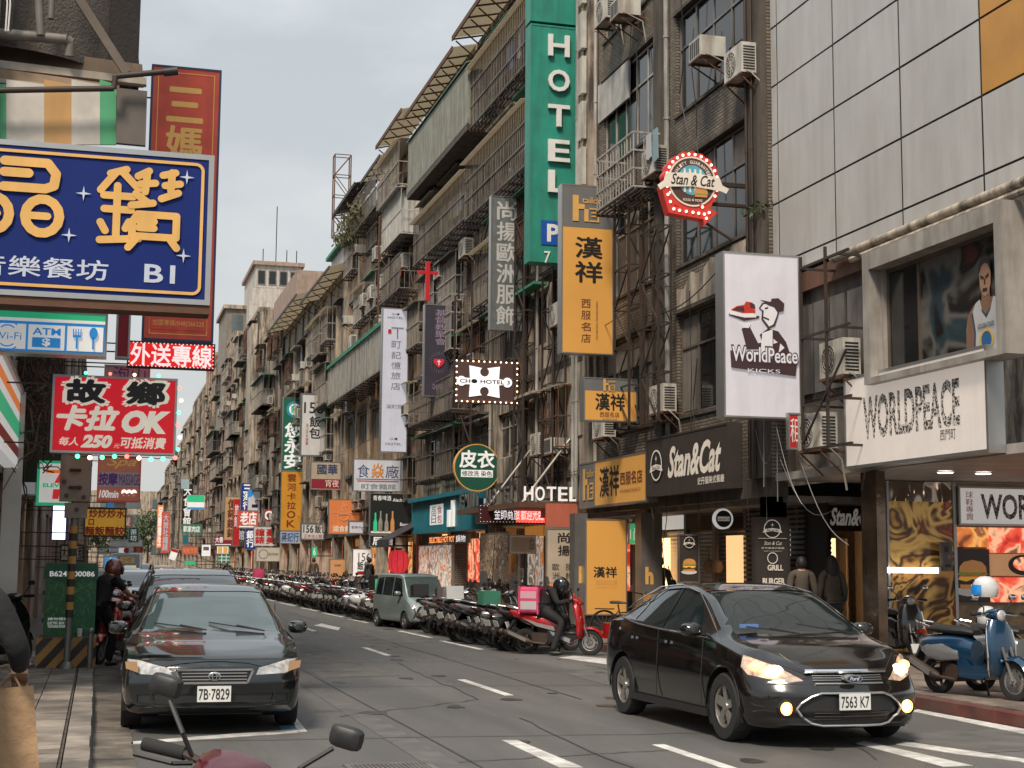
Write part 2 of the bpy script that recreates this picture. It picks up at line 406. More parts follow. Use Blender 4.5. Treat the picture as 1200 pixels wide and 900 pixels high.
def shell(b, w, z0, z1, bays, levels, wm, depth=.32, back=9, sidem=None, roof=True, parapet=.5):
    # street wall with real openings, a dark room behind it, side walls and roof
    f = MB(); xs = [0]
    for a, c in bays: xs += [a, c]
    xs.append(w)
    for i in range(0, len(xs), 2):
        if xs[i+1]-xs[i] > .001: f.box(xs[i], xs[i+1], 0, depth, z0, z1)
    for a, c in bays:
        zz = z0
        for s_, h_ in levels:
            if s_ > zz: f.box(a, c, 0, depth, zz, s_)
            zz = h_
        if z1 > zz: f.box(a, c, 0, depth, zz, z1)
    obj('wall', f, wm, b)
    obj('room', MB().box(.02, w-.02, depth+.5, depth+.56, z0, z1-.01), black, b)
    for a_, c_ in ((0, .2), (w-.2, w)): obj('side_wall', MB().box(a_, c_, depth, back, z0, z1), sidem or concrete, b)
    for s_, h_ in levels[1:]:
        pass
    if roof:
        r = MB().box(.2, w-.2, depth, back-.2, z1-.2, z1)
        r.box(0, w, -.08, .1, z1, z1+parapet); r.box(0, .12, .1, back, z1, z1+parapet); r.box(w-.12, w, .1, back, z1, z1+parapet)
        obj('roof', r, sidem or concrete, b)
def bld(name, label, Yn, Yf, X=12.0, cat='building'):
    return thing(name, label, cat, (X, Yf, 0), -math.pi/2)
acw = MB().box(0, .82, 0, .3, 0, .56)
def ac_proto(small=False):
    t = thing('air_conditioner', 'x', 'air conditioner', (0, 0, 0))
    w, h, d = (.62, .42, .55) if small else (.82, .60, .32)
    obj('casing', MB().box(0, w, 0, d, 0, h), acwhite, t)
    g = MB()
    if small:
        for i in range(5): g.box(.06+i*.105, .06+i*.105+.05, -.012, -.001, .05, h-.05)
        obj('louvre', g, blackp, t)
    else:
        obj('fan_grille', ringmb(MB(), w*.40, h*.5, .0, .235, -.006, -.002, 20), blackp, t)
        for r in (.06, .12, .18, .235): ringmb(g, w*.4, h*.5, r-.008, r+.004, -.016, -.008, 18)
        for k in range(6): a = k*math.pi/6; g.bar((w*.4-.23*math.cos(a), -.013, h*.5-.23*math.sin(a)), (w*.4+.23*math.cos(a), -.013, h*.5+.23*math.sin(a)), .008, .006)
        obj('grille_wire', g, acwhite, t)
        s = MB()
        for k in range(9): s.box(w+.001, w+.008, .04, d-.04, .06+k*.055, .085+k*.055)
        obj('side_louvre', s, blackp, t)
    br = MB(); br.box(-.02, w+.02, -.02, .0, -.05, -.01).box(-.02, w+.02, d-.04, d, -.05, -.01)
    for x in (.06, w-.06):
        br.box(x-.02, x+.02, 0, d+.12, -.055, -.012); br.bar((x, .02, -.05), (x, d+.12, -.42), .025)
    obj('bracket', br, rust, t)
    o = MB().tube([(w-.05, .1, .06), (w+.1, .14, -.02), (w+.13, d, -.2), (w+.1, d+.1, -.7)], .018, 5)
    obj('hose', o, steel_w, t)
    return t
AC = [None, None]; ACN = {}
def ac(where, X, Y, Z, small=False, face=-math.pi/2, sc_=1):
    # hung with its back to the facade; the label says where
    k = 1 if small else 0
    lab = '%s %s' % ('box air conditioner' if small else 'outdoor air conditioner', where)
    if AC[k] is None: AC[k] = ac_proto(small); o = AC[k]; o.location = (X, Y, Z); o.rotation_euler = (0, 0, face); o['label'] = lab; o['group'] = 'air conditioners hung on the facades'
    else: o = dup(AC[k], (X, Y, Z), face, lab, 'air conditioners hung on the facades', scale=sc_)
    return o
def cage(b, x0, x1, z0, z1, d=.8, sp=.14, m=None, roofm=None, floorm=None, drop=.0, rails=3, name='balcony_cage', back=False):
    # barred balcony cage in the facade's own coordinates, front at y=-d
    m = m or cagem; f = MB(); r = .011; sp = max(sp, .19) if sp < .25 else sp
    n = max(2, int((x1-x0)/sp))
    for i in range(n+1): x = x0+(x1-x0)*i/n; f.box(x-r, x+r, -d-r, -d+r, z0, z1-drop)
    k = max(2, int(d/sp))
    for xx in (x0, x1):
        for i in range(1, k): y = -d+d*i/k; f.box(xx-r, xx+r, y-r, y+r, z0, z1-drop+drop*i/k)
    for i in range(rails):
        z = z0+(z1-drop-z0)*i/(rails-1) if rails > 1 else z0
        f.box(x0-.02, x1+.02, -d-.03, -d-.011, z-.02, z+.02); f.box(x0-.03, x0-.012, -d, 0, z-.02, z+.02); f.box(x1+.012, x1+.03, -d, 0, z-.02, z+.02)
    c = obj(name, f, m, b)
    fl = MB()
    if floorm: fl.box(x0-.03, x1+.03, -d-.05, -.001, z0-.12, z0-.03)
    else:
        for i in range(int(d/.12)+1): fl.box(x0, x1, -d+i*.12-.02, -d+i*.12+.02, z0-.06, z0-.03)
        for i in range(int((x1-x0)/.9)+1): xx = x0+i*.9; fl.box(xx-.03, xx+.03, -d-.02, 0, z0-.13, z0-.07)
    obj('floor_grate' if not floorm else 'floor_slab', fl, floorm or steel_d, c)
    if roofm:
        rf = MB(); nn = max(1, int((x1-x0)/.9))
        for i in range(nn):
            a = x0-.05+(x1-x0+.1)*i/nn; c2 = x0-.05+(x1-x0+.1)*(i+1)/nn-.015
            rf.add([(a,-d-.2,z1-drop-.06+.002*(i%2)),(c2,-d-.2,z1-drop-.06),(c2,0,z1+.05),(a,0,z1+.05),(a,-d-.2,z1-drop-.03),(c2,-d-.2,z1-drop-.03),(c2,0,z1+.08),(a,0,z1+.08)],
                   [(0,1,2,3),(7,6,5,4),(0,4,5,1),(1,5,6,2),(2,6,7,3),(3,7,4,0)])
        obj('sheet_roof', rf, roofm, c)
    return c
def lattice(mb, x0, x1, y, z0, z1, step=.9, w=.045, y2=None):
    # welded truss mast, in one plane or two
    for yy in ([y] if y2 is None else [y, y2]):
        for x in (x0, x1): mb.box(x-w/2, x+w/2, yy-w/2, yy+w/2, z0, z1)
        n = max(1, round((z1-z0)/step))
        for i in range(n+1):
            z = z0+(z1-z0)*i/n; mb.box(x0+w/2, x1-w/2, yy-w/3, yy+w/3, z-w/3, z+w/3)
            if i < n:
                a, c = (x0, x1) if i % 2 else (x1, x0)
                mb.bar((a, yy, z), (c, yy, z0+(z1-z0)*(i+1)/n), w*.6)
    if y2 is not None:
        n = max(1, round((z1-z0)/step))
        for i in range(n+1):
            z = z0+(z1-z0)*i/n
            for x in (x0, x1): mb.box(x-w/3, x+w/3, min(y, y2), max(y, y2), z-w/3, z+w/3)
    return mb
# ------------------------------------------------------------------ ground, road, kerbs, pavements
def asphalt_mat():
    m = mat('asphalt', (.085,.083,.080), .72, var=.0, bump=.5, bscale=160); t = m.node_tree; b = t.nodes['Principled BSDF']; N = t.nodes.new; lk = t.links.new
    geo = N('ShaderNodeNewGeometry')
    def noise(sc3, scale, det, lo, hi, rough=.6):
        mp = N('ShaderNodeMapping'); mp.inputs['Scale'].default_value = sc3; lk(geo.outputs['Position'], mp.inputs[0])
        n = N('ShaderNodeTexNoise'); n.inputs['Scale'].default_value = scale; n.inputs['Detail'].default_value = det; n.inputs['Roughness'].default_value = rough
        lk(mp.outputs[0], n.inputs[0]); r = N('ShaderNodeValToRGB'); r.color_ramp.elements[0].position = lo; r.color_ramp.elements[1].position = hi; lk(n.outputs[0], r.inputs[0]); return r
    a = noise((1,.12,1), 1.1, 6, .38, .68); c = noise((1,1,1), 90, 3, .35, .7); d = noise((1,.35,1), .55, 8, .45, .62)
    x1 = N('ShaderNodeMixRGB'); x1.inputs[1].default_value = (.15,.145,.138,1); x1.inputs[2].default_value = (.24,.232,.222,1); lk(a.outputs[0], x1.inputs[0])
    x2 = N('ShaderNodeMixRGB'); x2.blend_type = 'MULTIPLY'; x2.inputs[0].default_value = .7; lk(x1.outputs[0], x2.inputs[1]); lk(c.outputs[0], x2.inputs[2])
    x3 = N('ShaderNodeMixRGB'); lk(d.outputs[0], x3.inputs[0]); lk(x2.outputs[0], x3.inputs[1]); x3.inputs[2].default_value = (.105,.101,.097,1)
    lk(x3.outputs[0], b.inputs['Base Color']); mr = N('ShaderNodeMapRange'); mr.inputs[3].default_value = .5; mr.inputs[4].default_value = .8; lk(a.outputs[0], mr.inputs[0]); lk(mr.outputs[0], b.inputs['Roughness'])
    return m
asphalt = asphalt_mat()
gm = mat('ground_far', (.12,.115,.11), .9)
g = MB().add([(-900,-200,-.06),(900,-200,-.06),(900,1500,-.06),(-900,1500,-.06)], [(0,1,2,3)]); obj('ground', g, gm, kind='structure')
r = MB()
for i in range(34): 
    a = -20+i*12.3; r.add([(-.05,a,0),(9.6,a,0),(9.6,a+12.3,0),(-.05,a+12.3,0)], [(0,1,2,3)])
obj('road', r, asphalt, kind='structure')
# patches and worn concrete strip beside the left kerb
guttm = mat('gutter_concrete', (.17,.145,.12), .8, stain=.7, bump=.4, var=.3)
gt = thing('gutter', 'worn brown concrete gutter strip between the left kerb and the parking bay', 'gutter'); del gt['category']; del gt['label']; gt['kind'] = 'structure'
y = 8.0; k = 0
while y < 40:
    l = .9+.5*random.random(); obj('slab', MB().box(.02, .36+.02*random.random(), y+.02, y+l, .001, .008+.004*(k%2)), guttm, gt); y += l; k += 1
patchm = mat('asphalt_patch', (.115,.11,.106), .8, bump=.4, bscale=120, var=.2)
ptc = MB()
for (x0,x1,y0,y1) in ((3.2,4.4,22,31),(1.2,3.1,9.0,11.6),(5.6,7.0,31,44),(3.9,4.9,8.5,11.8),(2.7,3.0,12,30),(6.9,8.9,19.5,22.5),(3.5,4.6,38,52),(1.0,2.2,11.0,12.6),(7.6,9.2,12.2,14.0)):
    ptc.add([(x0,y0,.0035),(x1,y0+.2,.0035),(x1-.05,y1,.0035),(x0+.08,y1-.15,.0035)], [(0,1,2,3)])
obj('road_patch', ptc, patchm, kind='structure')
seam = MB()
sm = mat('tar_seam', (.062,.06,.058), .6)
for (a, b_) in (((.5,20.6),(9.3,19.8)),((.5,25.6),(7,25.1)),((3.1,8),(3.35,60)),((.5,14.6),(6,14.2)),((5.9,18),(6.1,50)),((2.5,11.4),(9,11.0)),((2.6,33),(8,32.5)),((4.2,9),(4.5,16)),((6.6,12),(8.2,17)),((8.2,17),(7.9,24)),((2.6,16.5),(4.6,18.2)),((4.6,18.2),(4.9,25)),((3.0,12.6),(5.1,13.0)),((6.1,22.5),(9.3,23.4)),((1.0,12.4),(3.1,10.2))):
    a = Vector((*a,0)); b_ = Vector((*b_,0)); n = 14; pr = None
    d = (b_-a).normalized(); nn = Vector((-d.y, d.x, 0))
    pts = [a+(b_-a)*i/n+nn*random.uniform(-.04,.04) for i in range(n+1)]
    for p, q in zip(pts[:-1], pts[1:]): seam.add([p-nn*.012+Vector((0,0,.0065)), q-nn*.012+Vector((0,0,.0065)), q+nn*.012+Vector((0,0,.0065)), p+nn*.012+Vector((0,0,.0065))], [(0,1,2,3)])
obj('road_crack', seam, sm, kind='structure')
def quadmark(name, pts, z=.008, m=roadwhite):
    return obj(name, MB().add([(p[0], p[1], z) for p in pts]+[(p[0], p[1], z-.006) for p in pts], [tuple(range(len(pts)))]+[(i, len(pts)+i, len(pts)+(i+1)%len(pts), (i+1)%len(pts)) for i in range(len(pts))]), m, MK)
MK = thing('road_marking', 'x', 'x'); del MK['category']; del MK['label']; MK['kind'] = 'structure'
for y0, y1 in ((11.0,13.4),(18.7,21.3),(27.0,29.6),(36.6,39.2),(46,48.6),(56,58.6),(66,68.6)):
    quadmark('lane_dash', [(5.06,y0),(5.18,y0),(5.18,y1),(5.06,y1)])
def pz(x, y): p = P(x, y, Z=0); return (p.x, p.y)
quadmark('lane_dash', [pz(588,868), pz(606,868), pz(683,900), pz(655,900)])
for y0, y1 in ((28.6,31.8),(33.2,36.5),(41.5,44.2),(45.8,49.5),(51,55),(57,62),(64,70),(73,80)):
    quadmark('edge_line', [(7.2,y0),(7.33,y0),(7.26,y1),(7.13,y1)])
quadmark('edge_line', [pz(655,771), pz(672,769), pz(712,772), pz(712,779)])
quadmark('arrow_mark', [pz(368,733), pz(377,731), pz(399,736), pz(396,739)])
quadmark('arrow_mark', [pz(1003,872), pz(1012,869), pz(1140,898), pz(1105,899)])
quadmark('arrow_mark', [pz(1050,873), pz(1063,870), pz(1240,896), pz(1240,908), pz(1195,893), pz(1120,884)])
quadmark('edge_line', [pz(1068,834), pz(1076,832), pz(1206,856), pz(1206,862)])
# blue disabled bay box and white bay line under the parked car
bluem = mat('road_blue', (.06,.22,.36), .7, stain=.4)
quadmark('bay_line', [pz(154,870), pz(154,873), pz(352,859), pz(346,855)])
quadmark('bay_line', [pz(340,842), pz(347,842), pz(360,858), pz(350,859)])
quadmark('bay_patch', [pz(326,851), pz(342,849), pz(349,856), pz(330,857)], z=.007, m=bluem)
for yy in ():  quadmark('bay_line', [(.4,yy),(2.5,yy),(2.5,yy+.1),(.4,yy+.1)]); 
for y0, y1 in (): quadmark('bay_line', [(2.4,y0),(2.5,y0),(2.5,y1),(2.4,y1)], z=.0095)
# drain grate in the road
dg = thing('drain_grate', 'pale metal drain grate set into the road in front of the black parked car', 'drain grate', (2.02, 11.95, .004))
gw, gh = .72, .62; ff = MB().box(0,gw,0,.05,0,.014).box(0,gw,gh-.05,gh,0,.014).box(0,.05,.05,gh-.05,0,.014).box(gw-.05,gw,.05,gh-.05,0,.014)
obj('frame', ff, steel_g, dg)
for i in range(17): obj('bar', MB().box(.06+i*.0365, .078+i*.0365, .05, gh-.05, .002, .011), steel_g, dg)
cb_ = MB()
for i in range(7): cb_.box(.05, gw-.05, .1+i*.075, .115+i*.075, .0, .0085)
obj('cross_bar', cb_, steel_g, dg); obj('pit', MB().box(.05, gw-.05, .05, gh-.05, .0003, .0013), black, dg)
# left pavement with separate pavers
sl = obj('pavement_left', MB().box(-1.62, -.22, -3, 330, -.05, .10), concrete_d, kind='structure')
pav = [mat('paver%d' % i, c, .8, stain=.55, bump=.3, var=.25) for i, c in enumerate(((.25,.215,.18),(.20,.17,.145),(.29,.25,.21)))]
y = 9.0; j = 0; pm = {}
while y < 27:
    for i in range(4):
        x = -1.58+i*.335; key = i % 2
        if 'p' not in pm: pm['p'] = MB().box(.006, .329, .006, .294, 0, .02).mesh('paver')
        k = (i+j) % 3 if random.random() < .6 else random.randrange(3)
        if ('p', k) not in pm: c = pm['p'].copy(); c.materials.append(pav[k]); pm[('p', k)] = c
        obj('paver', pm[('p', k)], None, sl, loc=(x, y, .098+random.uniform(0, .005)))
    y += .30; j += 1
kl = obj('kerb_left', MB().box(-.20, .0, -3, 6, -.05, .125), concrete, kind='structure')
y = 6.0; km = [mat('kerb_stone%d' % i, c, .75, stain=.6, bump=.3, var=.2) for i, c in enumerate(((.27,.235,.20),(.22,.19,.165)))]
while y < 60:
    l = .72+.2*random.random(); obj('kerb_stone', MB().box(-.205, random.uniform(-.012, .006), y+.008, y+l, -.05, .122+random.uniform(0,.006)), random.choice(km), kl); y += l
obj('kerb_far', MB().box(-.2, 0, 60, 330, -.05, .125), concrete, kl)
# right pavement, arcade floor, red painted kerb
kerbred = mat('kerb_red', (.12,.035,.027), .7, stain=.75, stcol=(.08,.06,.05), var=.3)
pr = obj('pavement_right', MB().box(9.62, 26, -3, 330, -.05, .12), mat('arcade_floor', (.20,.165,.14), .55, stain=.6, bump=.15), kind='structure')
pv = mat('arcade_tile', (.23,.185,.155), .55, stain=.55, var=.25); tm = MB().box(.008,.592,.008,.592,0,.012).mesh('paving_tile'); tm.materials.append(pv)
for i in range(5):
    for j in range(22): obj('paving_tile', tm, None, pr, loc=(9.75+i*.6, 12+j*.6, .1195+random.uniform(0,.003)))
kr = obj('kerb_right', MB().box(9.4, 9.6, -3, 9, -.05, .14), concrete, kind='structure'); y = 9.0
while y < 60:
    l = .9; obj('kerb_stone', MB().box(9.4+random.uniform(-.006,.006), 9.61, y+.006, y+l, -.05, .14+random.uniform(0,.005)), kerbred if y < 24 or (y > 25 and y < 29) else concrete, kr); y += l
obj('kerb_far', MB().box(9.4, 9.61, 60, 330, -.05, .14), concrete, kr)

oil = mat('oil_stain', (.045,.043,.042), .35, var=.3, vscale=9); tr_ = mat('tyre_mark', (.07,.068,.066), .6, var=.4, vscale=5)
rnd = random.Random(44); ob = MB()
for i in range(46):
    x, y, r = rnd.uniform(2.6, 8.6), rnd.uniform(9, 40), rnd.uniform(.03,.16); n = 11
    ob.add([(x+r*rnd.uniform(.7,1.2)*math.cos(6.283*k/n), y+r*rnd.uniform(1,1.9)*math.sin(6.283*k/n), .0052+.00001*i) for k in range(n)], [tuple(range(n))])
obj('oil_stains', ob, oil, kind='structure')
# ------------------------------------------------------------------ pictures printed on posters (flat print)
def printmat(name, cols, scale=6, emis=.0, dist=1.2, rough=.4):
    m = mat(name, cols[0], rough, var=0); t = m.node_tree; b = t.nodes['Principled BSDF']; N = t.nodes.new; lk = t.links.new
    tc_ = N('ShaderNodeTexCoord'); n = N('ShaderNodeTexNoise'); n.inputs['Scale'].default_value = scale; n.inputs['Detail'].default_value = 2.5; n.inputs['Distortion'].default_value = dist
    lk(tc_.outputs['Object'], n.inputs[0]); r = N('ShaderNodeValToRGB'); r.color_ramp.interpolation = 'EASE'
    el = r.color_ramp.elements; k = len(cols)
    el[0].position = .3; el[0].color = tuple(cols[0])+(1,); el[1].position = .7; el[1].color = tuple(cols[-1])+(1,)
    for i in range(1, k-1): q = el.new(.3+.4*i/(k-1)); q.color = tuple(cols[i])+(1,)
    lk(n.outputs[0], r.inputs[0]); lk(r.outputs[0], b.inputs['Base Color'])
    if emis: lk(r.outputs[0], b.inputs['Emission Color']); b.inputs['Emission Strength'].default_value = emis
    return m
food = [printmat('food_print_a', [(.10,.03,.015),(.45,.12,.03),(.65,.30,.08),(.20,.06,.02),(.7,.55,.35)], 2.4, .8, .5),
        printmat('food_print_b', [(.35,.02,.015),(.6,.06,.03),(.7,.35,.2),(.15,.05,.02)], 3.2, .8, .6),
        printmat('food_print_c', [(.75,.72,.68),(.6,.2,.03),(.7,.68,.62),(.25,.14,.08),(.8,.78,.75)], 2.2, .3, .5)]
warm = flat('lit_interior', (.75,.50,.26), emis=1.7, ecol=(1,.58,.26), var=.3, vscale=2)
coolint = flat('lit_interior_cool', (.6,.6,.56), emis=.5, ecol=(.9,.92,.85), var=.3, vscale=2)
shut = [mat('shutter%d' % i, c, .5, .2, streak=.5) for i, c in enumerate(((.30,.29,.27),(.14,.13,.12),(.42,.38,.32),(.09,.085,.08)))]
def shutter(par, x0, x1, z0, z1, y, m):
    f = MB(); n = int((z1-z0)/.09)
    for i in range(n):
        z = z0+i*.09; f.add([(x0,y,z),(x1,y,z),(x1,y-.022,z+.045),(x0,y-.022,z+.045),(x0,y,z+.09),(x1,y,z+.09)], [(0,1,2,3),(3,2,5,4)])
    return obj('roller_shutter', f, m, par)
def shopfronts(b, w, z1=2.95, y=2.4, seed=1, lit=.55):
    rnd = random.Random(seed); x = .1
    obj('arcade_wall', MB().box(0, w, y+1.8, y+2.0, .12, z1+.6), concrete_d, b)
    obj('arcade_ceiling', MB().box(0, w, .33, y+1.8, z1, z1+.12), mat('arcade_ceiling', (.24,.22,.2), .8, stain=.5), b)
    while x < w-.6:
        s = min(rnd.uniform(1.1, 2.6), w-.1-x); k = rnd.random()
        obj('shop_pier', MB().box(x, x+.16, y-.05, y+.3, .12, z1), rnd.choice([concrete_l, shut[3], ochre, steel_g]), b)
        a, c = x+.165, x+s-.005
        if k > lit: shutter(b, a, c, .12, z1-.35, y+.05, rnd.choice(shut))
        elif k > lit*.45:
            obj('shop_interior', MB().box(a, c, y+1.2, y+1.25, .12, z1), warm if rnd.random() < .7 else coolint, b)
            f = MB()
            for q in range(3): f.box(a+(c-a)*q/3+.02, a+(c-a)*(q+.7)/3, y+.8, y+1.1, .12, rnd.uniform(.8, 1.9))
            obj('shop_shelf', f, rnd.choice([ochre, shut[1], shut[2]]), b)
            obj('shop_window', MB().box(a, c, y+.1, y+.11, .5, z1-.4), glass_b if rnd.random() < .3 else flat('clear_glass', (.8,.8,.8), .03, trans=1, var=0), b)
        else:
            obj('picture_panel', MB().box(a, c, y+.02, y+.08, 1.0, z1-.3), rnd.choice(food), b); obj('shop_plinth', MB().box(a, c, y, y+.2, .12, .98), shut[1], b)
        if rnd.random() < .6:
            obj('fascia', MB().box(a, c, y-.08, y+.04, z1-.34, z1-.02), rnd.choice([flat('fascia_orange', (.55,.22,.05), emis=.3), flat('fascia_white', (.65,.63,.58), emis=.35), flat('fascia_red', (.4,.03,.03), emis=.2), flat('fascia_green', (.03,.25,.14), emis=.25), shut[3]]), b)
        x += s
def columns(b, w, xs, m, z1=3.2, d=.5, wd=.42):
    for x in xs: obj('column', MB().box(x-wd/2, x+wd/2, .003, d, .115, z1), m, b)
def pipes(b, xs, z0, z1, r=.045, m=None, y=-.07):
    for x in xs:
        f = smooth(MB()); f.cyl((x, y, z0), (x, y, z1), r, n=8, caps=True)
        z = z0+.6
        while z < z1: f.cyl((x, y, z), (x, y, z+.06), r*1.25, n=8); z += 1.9
        obj('drain_pipe', f, m or steel_w, b)

# ================================================================== B1: white panelled building, near right
b = thing('panelled_building', 'white metal panelled building with one orange panel over the sneaker shop, nearest on the right', 'building', (12, 25.3, 0), -math.pi/2)
wp = mat('white_panel', (.53,.522,.508), .45, .15, streak=.22, stcol=(.33,.27,.22), var=.06, vscale=.8)
orp = mat('orange_panel', (.55,.27,.06), .45, .1, var=.12, vscale=1.2)
yj = [25.3, 25.02, 22.8, 20.58, 18.33, 16.1, 13.9, 11.7, 9.5]; zj = [6.97, 7.25, 8.41, 9.56, 10.7, 11.85, 13.0, 14.15, 15.3, 16.4, 17.5]
for i in range(len(yj)-1):
    for j in range(len(zj)-1):
        if j >= 0:
            o = 4 <= i <= 4 and j in (3, 4) ; x0, x1 = 25.3-yj[i], 25.3-yj[i+1]
            obj('cladding_panel', MB().box(x0+.03, x1-.03, random.uniform(-.006,.002), .012, zj[j]+.019, zj[j+1]-.019), orp if (i == 4 and j >= 2) else wp, b)
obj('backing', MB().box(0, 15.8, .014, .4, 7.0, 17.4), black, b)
obj('side_wall', MB().box(0, .3, .41, 9, 3.4, 17.4), concrete, b)
obj('roof', MB().box(0, 15.8, .4, 9, 17.4, 17.5), concrete, b)
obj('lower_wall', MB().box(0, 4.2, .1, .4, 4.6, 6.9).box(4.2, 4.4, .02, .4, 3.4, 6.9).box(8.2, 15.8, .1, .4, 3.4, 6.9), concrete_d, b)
obj('soffit', MB().box(0, 15.8, .0, 7, 3.22, 3.36), mat('soffit', (.45,.42,.38), .5, stain=.25), b)
obj('drip_pipe', smooth(MB().cyl((2.6,-.12,6.87),(15,-.12,6.87),.075,n=10)).cyl((3.4,-.2,6.70),(15,-.2,6.70),.055,n=8), concrete_l, b)
# rusty panel and dark recess left of the bay window
obj('fascia_strip', MB().box(.2, 4.1, -.01, .09, 6.55, 6.9), rust, b)
for k in range(5): obj('louvre', MB().box(.9+k*.62, 1.42+k*.62, .05, .09, 4.7, 6.3), shut[1], b)
# bay window box
yb = 17.0
def L1(Y): return 25.3-Y
fr = mat('bay_frame', (.42,.39,.355), .55, .2, streak=.4, stcol=(.16,.12,.09))
f = MB(); xa, xb = L1(21.15), L1(17.3); za, zb = 4.62, 6.62
f.box(xa, xb, -.42, .02, zb-.28, zb).box(xa, xb, -.42, .02, za-.1, za).box(xa, xa+.2, -.42, .02, za, zb-.28).box(xb-.2, xb, -.42, .02, za, zb-.28)
f.box(xa+.2, xa+.26, -.2, .02, za, zb-.28).box(xb-.26, xb-.2, -.2, .02, za, zb-.28)
bay = obj('bay_window_frame', f, fr, b)
f = MB().box(xa+.26, xb-.26, -.14, -.08, za, za+.05).box(xa+.26, xb-.26, -.14, -.08, zb-.34, zb-.28)
for x in (xa+.26, xa+1.18, xb-.3): f.box(x, x+.06, -.14, -.08, za+.05, zb-.34)
obj('window_frame', f, mat('bronze_frame', (.17,.13,.10), .4, .5), bay)
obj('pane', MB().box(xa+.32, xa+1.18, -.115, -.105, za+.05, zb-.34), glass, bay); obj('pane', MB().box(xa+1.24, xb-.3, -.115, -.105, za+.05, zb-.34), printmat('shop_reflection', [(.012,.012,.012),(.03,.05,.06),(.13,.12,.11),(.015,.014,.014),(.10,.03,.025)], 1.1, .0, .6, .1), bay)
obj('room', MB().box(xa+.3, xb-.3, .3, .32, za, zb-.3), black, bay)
# printed basketball player standing in the bay window
pl = thing('window_cutout', 'printed cutout of a basketball player in a white vest behind the bay window', 'cutout', (12-.16, 18.62, 4.62), -math.pi/2)
skin_p = flat('print_skin', (.22,.12,.075)); skin_h = flat('print_skin_light', (.36,.20,.12)); wv = flat('print_white', (.5,.5,.5)); nav = flat('print_navy', (.03,.06,.12)); ink2 = flat('print_line', (.03,.02,.02))
def flatp(nm, pts, y, m, par): return obj(nm, MB().prism(pts, y, y+.003), m, par)
flatp('arms', [(-.02,.0),(-.02,.42),(.04,.62),(.18,.74),(.42,.80),(.62,.80),(.86,.72),(.97,.55),(1.0,0)], 0, skin_p, pl)
flatp('vest', [(.16,0),(.2,.35),(.14,.62),(.24,.76),(.34,.8),(.40,.62),(.5,.52),(.6,.62),(.68,.8),(.78,.76),(.82,.6),(.78,.3),(.84,0)], -.004, wv, pl)
for q in ([(.16,0),(.2,.35),(.14,.62),(.17,.64),(.235,.35),(.2,0)], [(.84,0),(.78,.3),(.82,.6),(.79,.63),(.75,.3),(.8,0)], [(.4,.62),(.5,.52),(.6,.62),(.62,.66),(.5,.57),(.38,.66)]): flatp('vest_trim', q, -.008, nav, pl)
flatp('neck', [(.4,.62),(.5,.53),(.6,.62),(.6,.95),(.4,.95)], -.006, skin_p, pl)
flatp('head', [(.36,1.15),(.37,.98),(.42,.86),(.5,.82),(.58,.86),(.63,.98),(.64,1.15),(.6,1.3),(.5,1.36),(.4,1.3)], -.010, skin_h, pl)
flatp('hair', [(.355,1.15),(.37,1.3),(.45,1.4),(.55,1.4),(.63,1.3),(.645,1.15),(.62,1.2),(.58,1.27),(.5,1.3),(.42,1.27),(.38,1.2)], -.014, ink2, pl)
for q in ([(.40,1.1),(.48,1.07),(.48,1.10),(.4,1.14)], [(.52,1.07),(.6,1.1),(.6,1.14),(.52,1.10)], [(.44,.9),(.56,.9),(.55,.94),(.45,.94)], [(.485,1.0),(.515,1.0),(.51,1.07),(.49,1.07)]): flatp('face_line', q, -.018, ink2, pl)
obj('emblem', ringmb(MB(), .5, .2, .0, .13, -.012, -.008, 20), flat('print_blue', (.03,.12,.3)), pl); obj('emblem', ringmb(MB(), .5, .2, .13, .17, -.016, -.012, 20), flat('print_gold', (.6,.42,.1)), pl)
put = MB(); put_text(put, 'GOLDEN STATE', .3, .38, .7, .45, -.02, .02); obj('lettering', put, nav, pl)
# lightbox WORLDPEACE
dots = mat('stippled_print', (.62,.60,.56), .5, var=0); t_ = dots.node_tree; vv = t_.nodes.new('ShaderNodeTexVoronoi'); vv.inputs['Scale'].default_value = 26
vr = t_.nodes.new('ShaderNodeValToRGB'); vr.color_ramp.interpolation = 'CONSTANT'; vr.color_ramp.elements[1].position = .5
vr.color_ramp.elements[0].color = (.05,.035,.03,1); vr.color_ramp.elements[1].color = (.62,.58,.54,1); gg = t_.nodes.new('ShaderNodeNewGeometry')
t_.links.new(gg.outputs['Position'], vv.inputs[0]); t_.links.new(vv.outputs[0], vr.inputs[0]); t_.links.new(vr.outputs[0], t_.nodes['Principled BSDF'].inputs['Base Color'])
litwhite = flat('lit_white', (.6,.58,.55), emis=.2, ecol=(1,.93,.88)); litcream = flat('lit_cream', (.47,.43,.39), emis=.22, ecol=(1,.86,.76))
s = thing('light_box_sign', 'large cream light box reading WORLDPEACE in stippled letters above the sneaker shop', 'sign', (11.72, 22.1, 3.24), -math.pi/2)
sign_body(s, 4.12, 1.5, .27, litcream, alu, [('t', 'WORLDPEACE', (.15,.29,.83,.75), dots, dict(bold=.035)), ('t', '西門町', (.70,.17,.80,.27), ink)], .05)

